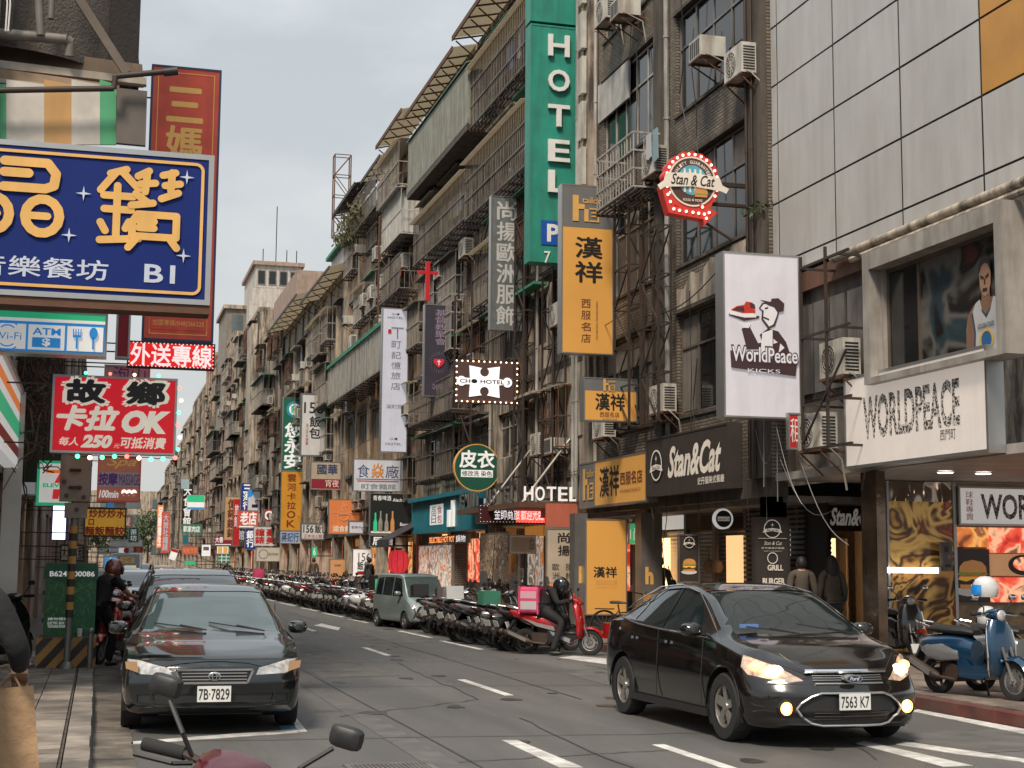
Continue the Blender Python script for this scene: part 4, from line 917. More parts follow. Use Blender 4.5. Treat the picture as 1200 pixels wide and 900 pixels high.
# ================================================================== left side row (mostly hidden behind its signs)
def leftb(name, label, Ya, Yb, z1, wm, seed):
    rnd = random.Random(seed); w = Yb-Ya; b = thing(name, label, 'building', (-1.5, Ya, 0), math.pi/2); nb = max(2, int(w/3.4)); bw = w/nb
    bays = [(i*bw+bw*.15, (i+1)*bw-bw*.15) for i in range(nb)]; lv = []; z = 3.6
    while z+2.4 < z1: lv.append((z+.9, z+2.3)); z += 3.0
    shell(b, w, 3.0, z1, bays, lv, wm)
    for z0, zz in lv:
        for a, c in bays: window(b, a, c, z0, zz, 2, fm=rnd.choice([alu, steel_d]), panes=True)
    pipes(b, [rnd.uniform(.3, w-.3) for _ in range(3)], .2, z1, .06, rnd.choice([steel_g, steel_w]))
    columns(b, w, [.35+i*(w-.7)/max(1, nb-1) for i in range(nb)], rnd.choice([creamtile, pink, ochre]), 3.0, .5, .6)
    obj('arcade_wall', MB().box(0, w, 2.6, 2.8, .1, 3.2), shut[2], b); obj('arcade_ceiling', MB().box(0, w, .33, 2.6, 3.0, 3.1), concrete_d, b)
    return b
leftb('left_building', 'cream tiled building above the convenience store on the left edge', 17.5, 27, 16, creamtile, 1)
leftb('left_building', 'pink columned building behind the green utility box', 27.1, 44, 15, pink, 2)
leftb('left_building', 'grey building on the left past the massage sign', 44.1, 75, 15, concrete, 3)
leftb('left_building', 'far left building row end with pale render', 75.1, 130, 16, beige, 4)
leftb('left_building', 'farthest building on the left side of the street', 130.1, 240, 16, concrete, 5)
# ------------------------------------------------------------------ signs
green = mat('hotel_green', (.02,.26,.19), .5, streak=.25, var=.08); hsor = mat('suit_orange', (.66,.33,.075), .45, var=.05, vscale=.6, emis=.08); hsgr = flat('suit_grey', (.17,.17,.17)); dgrey = mat('tailor_grey', (.15,.16,.16), .6, streak=.3)
blue = flat('karaoke_blue', (.003,.018,.15), .6, spec=.25); gold = flat('sign_gold', (.74,.42,.12)); palebl = flat('pale_blue_letter', (.55,.60,.72)); redlit = flat('lit_red', (.55,.01,.015), emis=.22, ecol=(.9,.01,.03)); cream = flat('cream_letter', (.80,.72,.60), emis=.25)
atmbl = flat('atm_blue', (.02,.19,.48), emis=.35); greenlit = flat('green_band', (.03,.42,.2), emis=.3); seaw = flat('sign_white', (.76,.75,.73), emis=.25); dred = mat('old_red', (.68,.10,.06), .6, streak=.2, emis=.05); orngold = flat('char_gold', (.85,.48,.13), emis=.06)
brown = flat('maroon_letter', (.16,.04,.03)); teal = mat('teal_paint', (.012,.19,.25), .5, streak=.15); nb = flat('navy_letter', (.03,.06,.16)); palegrey = flat('pale_sign', (.56,.56,.60), emis=.12); ledred = flat('led_red', (.7,.04,.03), emis=1.6, ecol=(1,.05,.03)); ledwhite = flat('led_white', (.95,.9,.9), emis=.6, ecol=(1,.92,.92)); bulbw = flat('bulb_warm', (1,.7,.5), emis=5, ecol=(1,.55,.32))
stan = mat('burger_sign_brown', (.045,.036,.032), .5, var=.1); stcream = flat('burger_cream', (.78,.70,.60), emis=.08)
T = 't'
# --- right row, near to far
psign('hanging_sign', 'green vertical box sign reading HOTEL in big white letters', (621,30,681,308), Y=37.2, th=.5, face=green, edge=green, rim=.05, items=[])
t_ = [o for o in COL.objects if o.get('label','').startswith('green vertical box sign')][0]
a_ = P(621,450,Y=37.2).x; z_ = P(651,308,Y=37.2).z
for ch, yy in zip('HOTEL', (55,96,137,178,216)):
    pc = P(656, yy-(2 if ch == 'L' else 0), Y=37.2); mb = MB(); put_text(mb, ch, pc.x-a_-.30, pc.z-z_-.29, pc.x-a_+.30, pc.z-z_+.31, -.02, .02, 0, .035); obj('letter', mb, white, t_)
pc = P(647, 273, Y=37.2); obj('parking_panel', MB().box(pc.x-a_-.26, pc.x-a_+.4, -.008, -.001, pc.z-z_-.33, pc.z-z_+.33), flat('parking_blue', (.01,.08,.40)), t_)
mb = MB(); put_text(mb, 'P', pc.x-a_-.1, pc.z-z_-.24, pc.x-a_+.24, pc.z-z_+.24, -.012, .03); obj('letter', mb, white, t_); mb = MB(); put_text(mb, '7', pc.x-a_-.18, pc.z-z_-.82, pc.x-a_+.0, pc.z-z_-.5, -.012, .01); obj('letter', mb, white, t_)
psign('hanging_sign', 'upper green sign panel with a plain face above the HOTEL sign', (622,-70,681,27), Y=37.2, th=.5, face=green, edge=green, rim=.05)
bx = thing('white_box_column', 'column of stacked white cabinets beside the green hotel sign', 'cabinets', (11.69, 36.25, 9), -math.pi/2)
for i in range(7): obj('cabinet', MB().box(-.1,.3,0,.12,i*1.22,i*1.22+1.0), acwhite, bx)
def hs_logo(t, w, h, cx, cz, s_, y=-.006):
    f = MB().box(cx-.5*s_, cx-.25*s_, y-.003, y, cz-.5*s_, cz+.55*s_).box(cx-.25*s_, cx+.0*s_, y-.003, y, cz+.0*s_, cz+.2*s_).box(cx-.02*s_, cx+.16*s_, y-.003, y, cz-.5*s_, cz+.0*s_)
    f.box(cx+.2*s_, cx+.6*s_, y-.003, y, cz-.5*s_, cz-.44*s_).box(cx+.54*s_, cx+.6*s_, y-.003, y, cz-.44*s_, cz+.0*s_).box(cx+.2*s_, cx+.6*s_, y-.003, y, cz+.0*s_, cz+.06*s_).box(cx+.28*s_, cx+.5*s_, y-.003, y, cz-.3*s_, cz-.24*s_).box(cx+.28*s_, cx+.5*s_, y-.003, y, cz-.16*s_, cz-.1*s_)
    mb = MB(); put_text(mb, 'tailor', cx-.1*s_, cz+.25*s_, cx+.7*s_, cz+.5*s_, y-.001, .01); f.merge(mb); obj('logo', f, gold, t)
t, w, h = psign('hanging_sign', 'tall orange and grey vertical suit shop sign with two big brush characters', (658,217,719,415), Y=34.2, th=.32, face=hsor, edge=alu, items=[('r',(.02,.745,.98,.99),hsgr),(T,'漢祥',(.27,.41,.78,.70),ink,dict(vert=True,bold=.02,gap=.16)),(T,'西服名店',(.38,.06,.56,.33),brown,dict(vert=True,gap=.25)),(T,'HAN HSIANG TAILOR CO',(.64,.08,.68,.32),brown,dict())][:3])
mb = MB(); g_ = MB(); put_text(g_, 'HAN HSIANG TAILOR CO.', 0, 0, .95, .05, 0); mb.merge(g_, Matrix.Translation((.66*w, -.006, .31*h)) @ Matrix.Rotation(math.pi/2, 4, 'Y')); obj('small_lettering', mb, brown, t); hs_logo(t, w, h, .44*w, .855*h, .62)
t, w, h = psign('hanging_sign', 'small landscape orange and grey suit shop sign with brush characters', (684,443,747,494), Y=32.4, th=.3, face=hsor, items=[('r',(.02,.70,.98,.98),hsgr),(T,'漢祥',(.22,.26,.76,.64),ink,dict(bold=.02)),(T,'西服名店',(.3,.10,.66,.22),brown,{}),(T,'HAN HSIANG TAILOR',(.35,.035,.62,.07),brown,{})])
hs_logo(t, w, h, .46*w, .83*h, .26)
t, w, h = fsign('fascia_sign', 'orange and grey suit shop fascia on the facade beside the dark burger fascia', (679,536,757,592), X=12., th=.3, face=hsor, items=[('r',(.01,.02,.25,.98),hsgr),(T,'漢祥',(.33,.20,.62,.82),ink,dict(bold=.02)),(T,'西服名店',(.64,.40,.95,.66),brown,dict(bold=.01)),(T,'HAN HSIANG TAILOR CO.',(.64,.24,.93,.30),brown,{})])
hs_logo(t, w, h, .14*w, .5*h, .75)
t, w, h = fsign('fascia_sign', 'dark brown burger shop fascia lettered Stan & Cat in cream script', (757,505,853,577), X=12., th=.32, face=stan, edge=stan, items=[(T,'Stan&Cat',(.29,.27,.93,.80),stcream,dict(bold=.03,shear=.35)),(T,'史丹貓美式餐廳',(.66,.10,.96,.22),stcream,dict(bold=.01))])
def badge(t, cx, cz, r, y=-.01, big=False):
    obj('badge', MB().prism(circ(cx, cz, r), y-.002, y), ink, t); obj('badge_ring', ringmb(MB(), cx, cz, r*.9, r, y-.006, y-.003), stcream, t)
    obj('badge_ribbon', MB().prism([(cx-1.15*r,cz-.42*r),(cx-.95*r,cz-.05*r),(cx,cz+.08*r),(cx+.95*r,cz-.05*r),(cx+1.15*r,cz-.42*r),(cx+.9*r,cz-.40*r),(cx,cz-.25*r),(cx-.9*r,cz-.40*r)], y-.011, y-.008), stcream, t)
    mb = MB(); put_text(mb, 'Stan & Cat', cx-.7*r, cz-.26*r, cx+.7*r, cz-.02*r, y-.014, .01, .25); obj('badge_lettering', mb, ink, t)
    obj('badge_star', MB().prism(star4(cx, cz+.42*r, .22*r), y-.010, y-.007), stcream, t)
badge(t, .15*w, .52*h, .34)
# shaped badge sign
t = thing('badge_sign', 'red scalloped badge sign with light bulbs, a Stan & Cat ribbon and an arrow', 'sign', tuple(P(811,213,Y=26.6)), 0)
R = .58; redp = flat('badge_red', (.58,.045,.03), emis=.1)
pts = [((R*1.0+.035*abs(math.sin(9*a)))*math.cos(a)*.98, (R*1.0+.035*abs(math.sin(9*a)))*math.sin(a)) for a in [2*math.pi*i/120 for i in range(120)]]
obj('body', MB().prism(pts, 0, .22), redp, t); obj('face', MB().prism(circ(0,0,.47,32), -.012, -.001), flat('badge_dark',(.10,.05,.04)), t); obj('rim', ringmb(MB(),0,0,.47,.50,-.02,-.001,32), stcream, t)
obj('inner_disc', MB().prism(circ(0,.03,.30,28), -.018,-.013), flat('badge_blue',(.12,.42,.55)), t)
for x in (-.16,-.05,.06,.17): obj('stripe', MB().prism([(x-.02,-.22),(x+.02,-.22),(x+.02,.25),(x-.02,.25)], -.022,-.019), stcream, t)
obj('ribbon', MB().prism([(-.74,-.13),(-.60,-.02),(-.56,.13),(0,.17),(.56,.11),(.62,-.04),(.76,-.10),(.70,-.20),(.60,-.16),(0,-.10),(-.58,-.15),(-.68,-.22)], -.05,-.03), stcream, t)
mb = MB(); put_text(mb, 'Stan & Cat', -.46, -.09, .46, .13, -.054, .015, .35); obj('ribbon_lettering', mb, ink, t)
mb = MB(); s_ = 'QUALITY GUARANTEED'
for i, c in enumerate(s_):
    if c == ' ': continue
    a = math.radians(165-150*i/(len(s_)-1)); g_ = MB(); put_text(g_, c, -.025, -.035, .025, .035, 0, .02); mb.merge(g_, Matrix.Translation((.385*math.cos(a), -.024, .385*math.sin(a))) @ Matrix.Rotation(-(a-math.pi/2), 4, 'Y'))
obj('rim_lettering', mb, stcream, t)
mb = MB(); put_text(mb, 'FOOD ★ MORE', -.2, -.40, .2, -.34, -.03, .01); obj('lettering', mb, stcream, t)
obj('burger_print', MB().prism([(.05,-.3),(.3,-.3),(.32,-.2),(.28,-.12),(.18,-.09),(.07,-.12),(.03,-.2)], -.03,-.02), bun, t); obj('burger_print', MB().prism([(.03,-.22),(.32,-.22),(.32,-.25),(.03,-.25)], -.035,-.031), lett, t)
obj('arrow', MB().prism([(-.66,-.12),(-.5,-.2),(-.38,-.52),(.18,-.55),(.12,-.42),(.52,-.58),(.24,-.86),(.22,-.74),(-.5,-.66)], -.03,.22), redp, t)
mb = MB()
for i in range(26):
    a = 2*math.pi*i/26
    if abs(math.sin(a)) > .0 and not (math.sin(a) < -.5): mb.ball((.55*math.cos(a)*.98, -.01, .55*math.sin(a)), .028, 8, 5)
for x, z in ((-.52,-.3),(-.47,-.44),(-.40,-.58),(-.28,-.6),(-.14,-.61),(0,-.62),(.12,-.63),(.24,-.64),(.34,-.6),(.28,-.72),(.2,-.5)): mb.ball((x,-.04,z), .028, 8, 5)
obj('bulbs', mb, flat('bulb_white', (.95,.9,.8), emis=1.2, ecol=(1,.9,.75)), t, kind='stuff')
obj('bracket', MB().box(.5,1.75,.06,.14,-.02,.06).box(.45,1.75,.06,.14,-.42,-.36).bar((.0,.1,-.6),(.9,.1,-1.1),.04), steel_d, t)
# cap man light box
t, w, h = psign('light_box_sign', 'white vertical light box with a drawn capped man serving a red sneaker', (848,297,938,490), Y=24.0, th=.35, face=flat('lit_lilac', (.50,.48,.51), emis=.15, ecol=(.95,.9,.97)), rim=.03, items=[])
def pp(nm, pts, m_, k): obj(nm, MB().prism([(a*w, b_*h) for a, b_ in pts], .008-.0035*k-.002, .008-.0035*k), m_, t)
dk = flat('print_dark', (.07,.04,.045)); pw = flat('print_paper', (.68,.66,.68), emis=.15); rd = flat('shoe_red', (.6,.05,.03))
def K(p): return [((x-848)/90., (490-y)/193.) for x, y in p]
pp('figure', K([(869,387),(878,383),(888,403),(893,402),(890,393),(900,385),(912,388),(921,400),(925,412),(915,421),(905,420),(888,421),(889,410),(875,411)]), dk, 1)
pp('figure', K([(893,391),(905,386),(905,421),(890,421)]), pw, 2)
pp('figure', K([(914,402),(919,407),(912,413)]), pw, 2); pp('figure', K([(906,397),(911,401),(906,403)]), pw, 2)
pp('face', K([(893,356),(889,362),(893,365),(892,375),(900,386),(908,382),(912,370),(914,360),(908,352)]), dk, 3); pp('face', K([(895,357),(891,362),(895,365),(894,374),(901,383),(906,380),(910,370),(912,361),(907,355)]), pw, 4)
pp('face_line', K([(893,371),(901,374),(901,376),(893,373)]), dk, 5); pp('face_line', K([(896,361),(900,360),(900,362),(896,363)]), dk, 5)
pp('cap', K([(890,352),(903,354),(904,350),(912,349),(919,355),(918,364),(911,366),(907,360),(900,358)]), dk, 6)
pp('tray', K([(854,372),(872,378),(889,374),(890,371),(873,372),(855,369)]), dk, 3); pp('hand', K([(868,380),(880,380),(877,386),(870,386)]), pw, 4)
pp('shoe_sole', K([(854,366),(885,369),(886,373),(872,374),(855,371)]), pw, 5); pp('shoe', K([(856,366),(863,361),(872,359),(874,355),(882,356),(885,368),(870,369)]), rd, 6); pp('shoe_panel', K([(858,366),(864,362),(871,361),(872,367)]), dk, 7); pp('shoe_panel', K([(878,356),(884,358),(885,363),(879,362)]), dk, 7)
pp('plate', K([(855,413),(897,419),(933,425),(931,440),(856,433)]), dk, 7)
mb = text_mb('WorldPeace', (.085,.325,.965,.435), w, h, -.022, bold=.06); obj('lettering_outline', mb, dk, t); mb = text_mb('WorldPeace', (.10,.335,.95,.425), w, h, -.026, bold=.015); obj('lettering', mb, pw, t)
mb = text_mb('KICKS', (.3,.272,.72,.295), w, h, -.026); obj('lettering', mb, pw, t)
psign('hanging_sign', 'small red and white sign half hidden behind the steel frame by the light box', (924,484,956,527), Y=23.6, th=.1, face=red, items=[(T,'租',(.08,.2,.42,.85),white,{}),(T,'美食',(.55,.1,.9,.9),white,dict(vert=True))], xw=12)
# grey tailor sign, hotel 3 etc.
psign('hanging_sign', 'grey vertical tailor sign with six white characters', (575,230,612,387), Y=42.0, th=.25, face=dgrey, items=[(T,'尚揚歐洲服飾',(.2,.03,.82,.97),flat('grey_letter',(.55,.55,.54)),dict(vert=True,bold=.02,gap=.12))])
t, w, h = psign('bulb_sign', 'bulb framed sign with a white jigsaw piece reading CHO HOTEL', (533,422,608,473), Y=42.3, th=.12, face=flat('puzzle_back',(.10,.06,.055)), edge=steel_d, items=[('bulbs',.16,.022,.05,bulbw)])
jp = MB(); cx, cz = .46*w, .5*h; s_ = h*.36
pts = []
def arc(x, z, r, a0, a1, n=8): return [(x+r*math.cos(math.radians(a0+(a1-a0)*i/n)), z+r*math.sin(math.radians(a0+(a1-a0)*i/n))) for i in range(n+1)]
jp.prism([(cx-s_,cz-s_)]+arc(cx,cz-s_*.62,s_*.3,235,-55,8)+[(cx+s_,cz-s_),(cx+s_*.95,cz-.2*s_),(cx+1.3*s_,cz-.15*s_)]+arc(cx+1.5*s_,cz,s_*.32,220,500,8)[0:9]+[(cx+1.3*s_,cz+.15*s_),(cx+s_*.95,cz+.2*s_),(cx+s_,cz+s_)]+arc(cx,cz+s_*.62,s_*.3,55,-235,8)+[(cx-s_,cz+s_),(cx-s_*.95,cz+.2*s_)]+arc(cx-1.5*s_,cz,s_*.32,40,320,8)+[(cx-s_*.95,cz-.2*s_)], -.01, -.004)
obj('jigsaw_piece', jp, flat('puzzle_white',(.85,.83,.83),emis=.4,ecol=(1,.95,.95)), t)
mb = MB(); put_text(mb, 'CH● HOTEL 3', cx-1.6*s_, cz-.12*s_, cx+1.65*s_, cz+.14*s_, -.014, .02); obj('lettering', mb, ink, t)
t = thing('round_sign', 'round dark green leather repair sign with two big characters', 'sign', tuple(P(559,548,Y=45.5)), 0); r_ = 26/1750*47.2*1.02
obj('disc', MB().prism(circ(0,0,r_,36), 0,.15), flat('round_green',(.015,.10,.065)), t); obj('rim', ringmb(MB(),0,0,r_,r_*1.05,-.01,.16,36), gold, t)
mb = MB(); put_text(mb,'皮衣',-.78*r_,.0*r_,.78*r_,.74*r_,-.006,.03); obj('lettering', mb, seaw, t); obj('label_strip', MB().box(-.72*r_,.72*r_,-.006,-.001,-.42*r_,-.1*r_), seaw, t); mb = MB(); put_text(mb,'修改洗 染色',-.68*r_,-.38*r_,.68*r_,-.14*r_,-.009,.01); obj('lettering', mb, ink, t)
obj('bracket', MB().box(r_,1.6,.05,.1,-.03,.03), steel_d, t)
t, w, h = psign('hanging_sign', 'dark purple vertical church sign with a red heart', (497,357,532,465), Y=50.5, th=.3, face=flat('church_navy',(.05,.045,.065)), items=[(T,'基督教聚會',(.36,.56,.74,.95),flat('church_letter',(.35,.28,.38)),dict(vert=True)),(T,'CHURCH',(.3,.08,.7,.14),flat('church_letter',(.35,.28,.38)),{})])
hp = [(0,-.16)]+[( .16*math.sin(a)**3*1.0, .13*math.cos(a)-.05*math.cos(2*a)-.02*math.cos(3*a)) for a in [math.pi-2*math.pi*i/20*1.0 for i in range(1,20)]]
obj('heart', MB().prism([(w/2+1.2*a, h*.37+1.2*b_) for a, b_ in hp], -.012,-.004), flat('heart_red',(.5,.02,.04),emis=.3), t); obj('heart_cross', MB().box(w/2-.012,w/2+.012,-.018,-.013,h*.37-.1,h*.37+.1).box(w/2-.06,w/2-.0125,-.018,-.013,h*.37+.02,h*.37+.045).box(w/2+.0125,w/2+.06,-.018,-.013,h*.37+.02,h*.37+.045), seaw, t)
rays = MB()
for i in range(24): a = 2*math.pi*i/24; rays.bar((w/2+.26*math.cos(a),-.005,h*.37+.26*math.sin(a)),(w/2+.38*math.cos(a),-.005,h*.37+.38*math.sin(a)),.01,.006)
obj('rays', rays, flat('church_letter',(.35,.28,.38)), t)
t = thing('red_cross', 'bright red cross standing on the dark purple church sign', 'cross', tuple(P(497,352,Y=50.5)), 0); ch_ = P(503,306,Y=50.5).z-P(503,352,Y=50.5).z
obj('upright', MB().box(.06,.2,0,.14,0,ch_), flat('cross_red',(.55,.015,.02),emis=.05), t); obj('crossbar', MB().box(-.22,.059,.02,.12,ch_*.68,ch_*.76).box(.201,.5,.02,.12,ch_*.68,ch_*.76), flat('cross_red',(.6,.015,.02)), t)
t, w, h = psign('hanging_sign', 'tall white vertical hotel sign with grey script characters', (447,361,478,530), Y=58.4, th=.35, face=flat('hotel_lilac',(.42,.42,.50),emis=.15,ecol=(.9,.92,1)), items=[(T,'CH●',(.36,.95,.64,.965),ink,{}),(T,'HOTEL',(.2,.925,.8,.94),ink,{}),(T,'町記憶旅店',(.36,.42,.72,.78),flat('grey_script',(.2,.2,.22)),dict(vert=True,gap=.3)),(T,'柒町館',(.2,.30,.8,.33),flat('grey_script',(.2,.2,.22)),{}),(T,'CH●',(.36,.085,.64,.1),ink,{}),(T,'HOTEL',(.2,.05,.8,.065),ink,{}),('r',(.22,.82,.34,.85),red),('r',(.34,.86,.80,.865),flat('grey_script',(.2,.2,.22))),('r',(.55,.79,.59,.86),flat('grey_script',(.2,.2,.22)))])
psign('hanging_sign', 'pale landscape restaurant sign with boxed characters and an orange middle one', (414,538,473,576), Y=60.5, th=.25, face=palegrey, items=[(T,'食',(.08,.42,.32,.82),nb,{}),(T,'焱',(.36,.42,.60,.86),flat('flame_orange',(.75,.28,.04)),dict(bold=.02)),(T,'廠',(.64,.42,.90,.82),nb,{}),('b',.09,.012,nb) if 0 else ('r',(.06,.37,.92,.385),nb),('r',(.08,.31,.90,.33),red),(T,'町食麵館',(.16,.08,.84,.24),flat('grey_script',(.2,.2,.22)),{})])
t, w, h = psign('hanging_sign', 'black sign with a picture of beer bottles above the lantern', (433,578,483,627), Y=58.6, th=.2, face=flat('poster_black',(.015,.018,.018)), edge=alu, items=[(T,'青春啤酒',(.08,.82,.5,.94),seaw,{}),(T,'Alechouse',(.54,.80,.94,.88),seaw,{}),(T,'Beer',(.72,.22,.9,.3),seaw,{})])
for i, (x, hh, m_) in enumerate(((.14,.48,greenlit),(.26,.52,shut[2]),(.40,.46,shut[2]),(.54,.52,bun))): obj('bottle_print', MB().prism([(w*(x-.045),.08*h),(w*(x+.045),.08*h),(w*(x+.045),h*hh*.6),(w*(x+.018),h*hh*.8),(w*(x+.018),h*hh*1.1),(w*(x-.018),h*hh*1.1),(w*(x-.018),h*hh*.8),(w*(x-.045),h*hh*.6)], -.004,.006), m_, t)
obj('table_print', MB().box(.04*w,.7*w,.002,.008,.04*h,.09*h), stcream, t)
psign('hanging_sign', 'small black sign reading two white characters under the bottle sign', (433,627,464,641), Y=58.6, th=.2, face=ink, items=[(T,'居酒',(.12,.16,.88,.84),seaw,dict(bold=.02))])
t, w, h = psign('hanging_sign', 'orange sign with a drawn steaming noodle bowl', (385,585,422,626), Y=71, th=.2, face=flat('noodle_orange',(.62,.19,.06),emis=.15), items=[(T,'湖食麵',(.14,.07,.72,.24),stcream,dict(bold=.02)),('l',[(.15,.62),(.42,.58),(.85,.62)],.018,stcream),('l',[(.28,.56),(.34,.44),(.48,.38),(.62,.44),(.68,.56),(.28,.56)],.02,stcream),('l',[(.46,.68),(.42,.76),(.5,.82),(.46,.9)],.012,stcream),('l',[(.55,.68),(.52,.76),(.58,.84)],.012,stcream)])
psign('hanging_sign', 'small pale grey framed sign overlapping the orange noodle sign', (408,610,427,626), Y=69, th=.1, face=palegrey, edge=dgrey, rim=.06, items=[(T,'營業中',(.2,.4,.8,.6),nb,{})])
psign('hanging_sign', 'cream and maroon restaurant sign above the noodle sign', (364,541,403,574), Y=76.2, th=.2, face=flat('cream_board',(.48,.40,.30)), items=[('r',(.03,.04,.97,.38),flat('maroon',(.28,.02,.04))),(T,'國華',(.2,.55,.8,.9),nb,dict(bold=.02)),(T,'宵夜',(.45,.1,.85,.36),stcream,{})])
psign('hanging_sign', 'white vertical 156 lunch box sign with a dark frame', (352,461,384,535), Y=83.5, th=.25, face=flat('lunch_white',(.58,.57,.55),emis=.08), edge=dgrey, rim=.09, items=[(T,'156',(.12,.68,.84,.86),ink,dict(bold=.01)),(T,'飯包',(.34,.28,.74,.64),ink,dict(vert=True,bold=.02)),(T,'池上木片便當',(.2,.18,.3,.52),red,dict(vert=True))])
psign('hanging_sign', 'white landscape 156 lunch box sign below the tall one', (352,613,386,633), Y=83, th=.2, face=flat('lunch_white',(.58,.57,.55)), edge=dgrey, rim=.08, items=[(T,'156',(.1,.42,.45,.88),ink,dict(bold=.02)),(T,'飯包',(.5,.42,.92,.9),ink,dict(bold=.02)),(T,'正宗池上飯包',(.12,.12,.88,.34),red,{})])
t, w, h = psign('hanging_sign', 'green vertical pharmacy sign with three white characters', (331,466,356,552), Y=93.5, th=.3, face=flat('pharm_green',(.012,.14,.09)), items=[(T,'您永安',(.12,.03,.88,.66),seaw,dict(vert=True,bold=.03)),('c',(.55,.84),.52,flat('pharm_blue',(.05,.3,.42))),('c',(.55,.84),.36,seaw),(T,'H',(.38,.79,.72,.89),greenlit,dict(bold=.04))])
psign('hanging_sign', 'orange vertical karaoke sign with red characters under the green pharmacy sign', (329,552,354,622), Y=93, th=.3, face=flat('kara_orange',(.60,.27,.025),emis=.06), items=[(T,'雲河卡拉OK',(.3,.04,.7,.96),flat('deep_red',(.22,.03,.015)),dict(vert=True,bold=.02,gap=.2))])
psign('hanging_sign', 'pale blue sign with dark blue brush characters below the orange karaoke sign', (328,622,352,637), Y=93, th=.25, face=flat('pale_blue_board',(.38,.47,.58)), items=[(T,'蔣記行',(.08,.15,.92,.85),flat('blue_ink',(.02,.07,.25)),dict(bold=.02))])
psign('hanging_sign', 'white sign with four red characters about clocks beside the pale blue sign', (297,617,325,640), Y=108, th=.2, face=flat('lunch_white',(.58,.57,.55)), items=[(T,'鐘錶',(.08,.1,.46,.9),red,dict(vert=True,bold=.03)),(T,'豪美',(.54,.1,.92,.9),red,dict(vert=True,bold=.03))])
psign('hanging_sign', 'red and white sign with a round logo above the clock sign', (310,597,328,611), Y=109, th=.2, face=red, items=[('c',(.3,.5),.33,seaw),('c',(.3,.5),.2,red),(T,'Om',(.5,.25,.95,.7),seaw,dict(bold=.03))])
psign('hanging_sign', 'blue vertical sign with white characters over the red one', (282,566,297,599), Y=120, th=.25, face=flat('deep_blue',(.01,.05,.30)), items=[(T,'三海行',(.2,.05,.8,.95),seaw,dict(vert=True,bold=.03))])
psign('hanging_sign', 'pale vertical sign with a blue corner beside the blue sign', (290,574,307,612), Y=118, th=.2, face=palegrey, items=[('p',[(.03,.98),(.5,.98),(.3,.8),(.03,.75)],atmbl),('r',(.3,.45,.7,.55),ink)])
psign('hanging_sign', 'red square sign with two white characters', (278,598,303,619), Y=116, th=.2, face=dred, items=[(T,'老店',(.15,.2,.9,.9),seaw,dict(bold=.03)),('r',(.1,.05,.9,.12),seaw)])
psign('hanging_sign', 'tan vertical sign with dark characters', (263,582,281,633), Y=124, th=.25, face=flat('tan_board',(.62,.38,.18)), items=[(T,'億錶鐘錶',(.2,.05,.8,.95),brown,dict(vert=True,bold=.03))])
psign('hanging_sign', 'slim red vertical sign beside the tan one', (273,585,281,640), Y=121, th=.25, face=red, items=[(T,'旅館',(.2,.4,.8,.9),seaw,dict(vert=True))])
psign('hanging_sign', 'blue sign with white characters below the red square sign', (287,619,300,644), Y=114, th=.2, face=flat('deep_blue',(.01,.05,.30)), items=[(T,'銀行',(.15,.1,.85,.9),seaw,dict(vert=True,bold=.03))])
psign('hanging_sign', 'smaller blue sign just left of the lower blue one', (278,620,287,634), Y=122, th=.2, face=flat('deep_blue',(.01,.05,.30)), items=[(T,'館',(.1,.1,.9,.9),seaw,dict(bold=.03))])
psign('hanging_sign', 'dark red landscape sign below the tan sign', (251,628,272,640), Y=132, th=.2, face=flat('maroon',(.28,.02,.04)), items=[(T,'大香',(.06,.35,.5,.9),seaw,dict(bold=.02)),('r',(.06,.12,.94,.2),seaw)])
psign('hanging_sign', 'pale oval logo sign on the ground floor beyond the scooters', (300,641,329,658), Y=104, th=.2, face=flat('oval_cream',(.60,.56,.48)), items=[('o',(.3,.5),.28,.33,dgrey),(T,'咖啡館',(.5,.4,.9,.6),dgrey,{})])
psign('hanging_sign', 'green lattice patterned canopy sign in the distance', (255,649,270,660), Y=136, th=.3, face=greencanvas, items=[('r',(.05,.3,.95,.36),seaw),('r',(.05,.64,.95,.7),seaw),('r',(.3,.05,.34,.95),seaw),('r',(.65,.05,.69,.95),seaw)])
psign('hanging_sign', 'white and orange boxed sign above the green lattice canopy', (254,640,268,649), Y=137, th=.2, face=seaw, items=[('r',(.1,.1,.45,.9),orngold),('r',(.55,.1,.9,.9),orngold)])
psign('hanging_sign', 'green and white convenience sign high on the far facades', (219,580,240,597), Y=160, th=.3, face=seaw, items=[('r',(.03,.5,.97,.97),greenlit),('r',(.03,.03,.97,.15),atmbl)], xw=12)
psign('hanging_sign', 'dark vertical sign with white characters far down the street', (213,567,226,620), Y=185, th=.3, face=ink, items=[(T,'大食會館',(.15,.05,.85,.95),seaw,dict(vert=True,bold=.02))])
psign('hanging_sign', 'light blue tilted fish shaped sign over the dark vertical sign', (212,561,222,573), Y=182, th=.2, face=flat('fish_blue',(.4,.55,.6)), items=[])
psign('hanging_sign', 'green arched sign with white characters far down the street', (213,614,236,626), Y=150, th=.3, face=greencanvas, items=[(T,'郭家肉店',(.08,.2,.92,.8),seaw,dict(bold=.02))])
psign('hanging_sign', 'slim crimson vertical sign at the far end of the right row', (189,600,199,648), Y=205, th=.3, face=dred, items=[(T,'大旅社鐘錶',(.2,.05,.8,.95),palebl,dict(vert=True,bold=.03))])
psign('hanging_sign', 'slim orange lit vertical sign behind the crimson one', (184,592,191,642), Y=215, th=.3, face=flat('lit_orange',(.7,.2,.06),emis=.5), items=[(T,'足體養生',(.15,.05,.85,.95),seaw,dict(vert=True,bold=.03))])
psign('hanging_sign', 'white and red tilted tongue shaped sign over the far road', (197,641,206,655), Y=150, th=.2, face=seaw, items=[('r',(.05,.7,.95,.95),red)], tilt=.3)
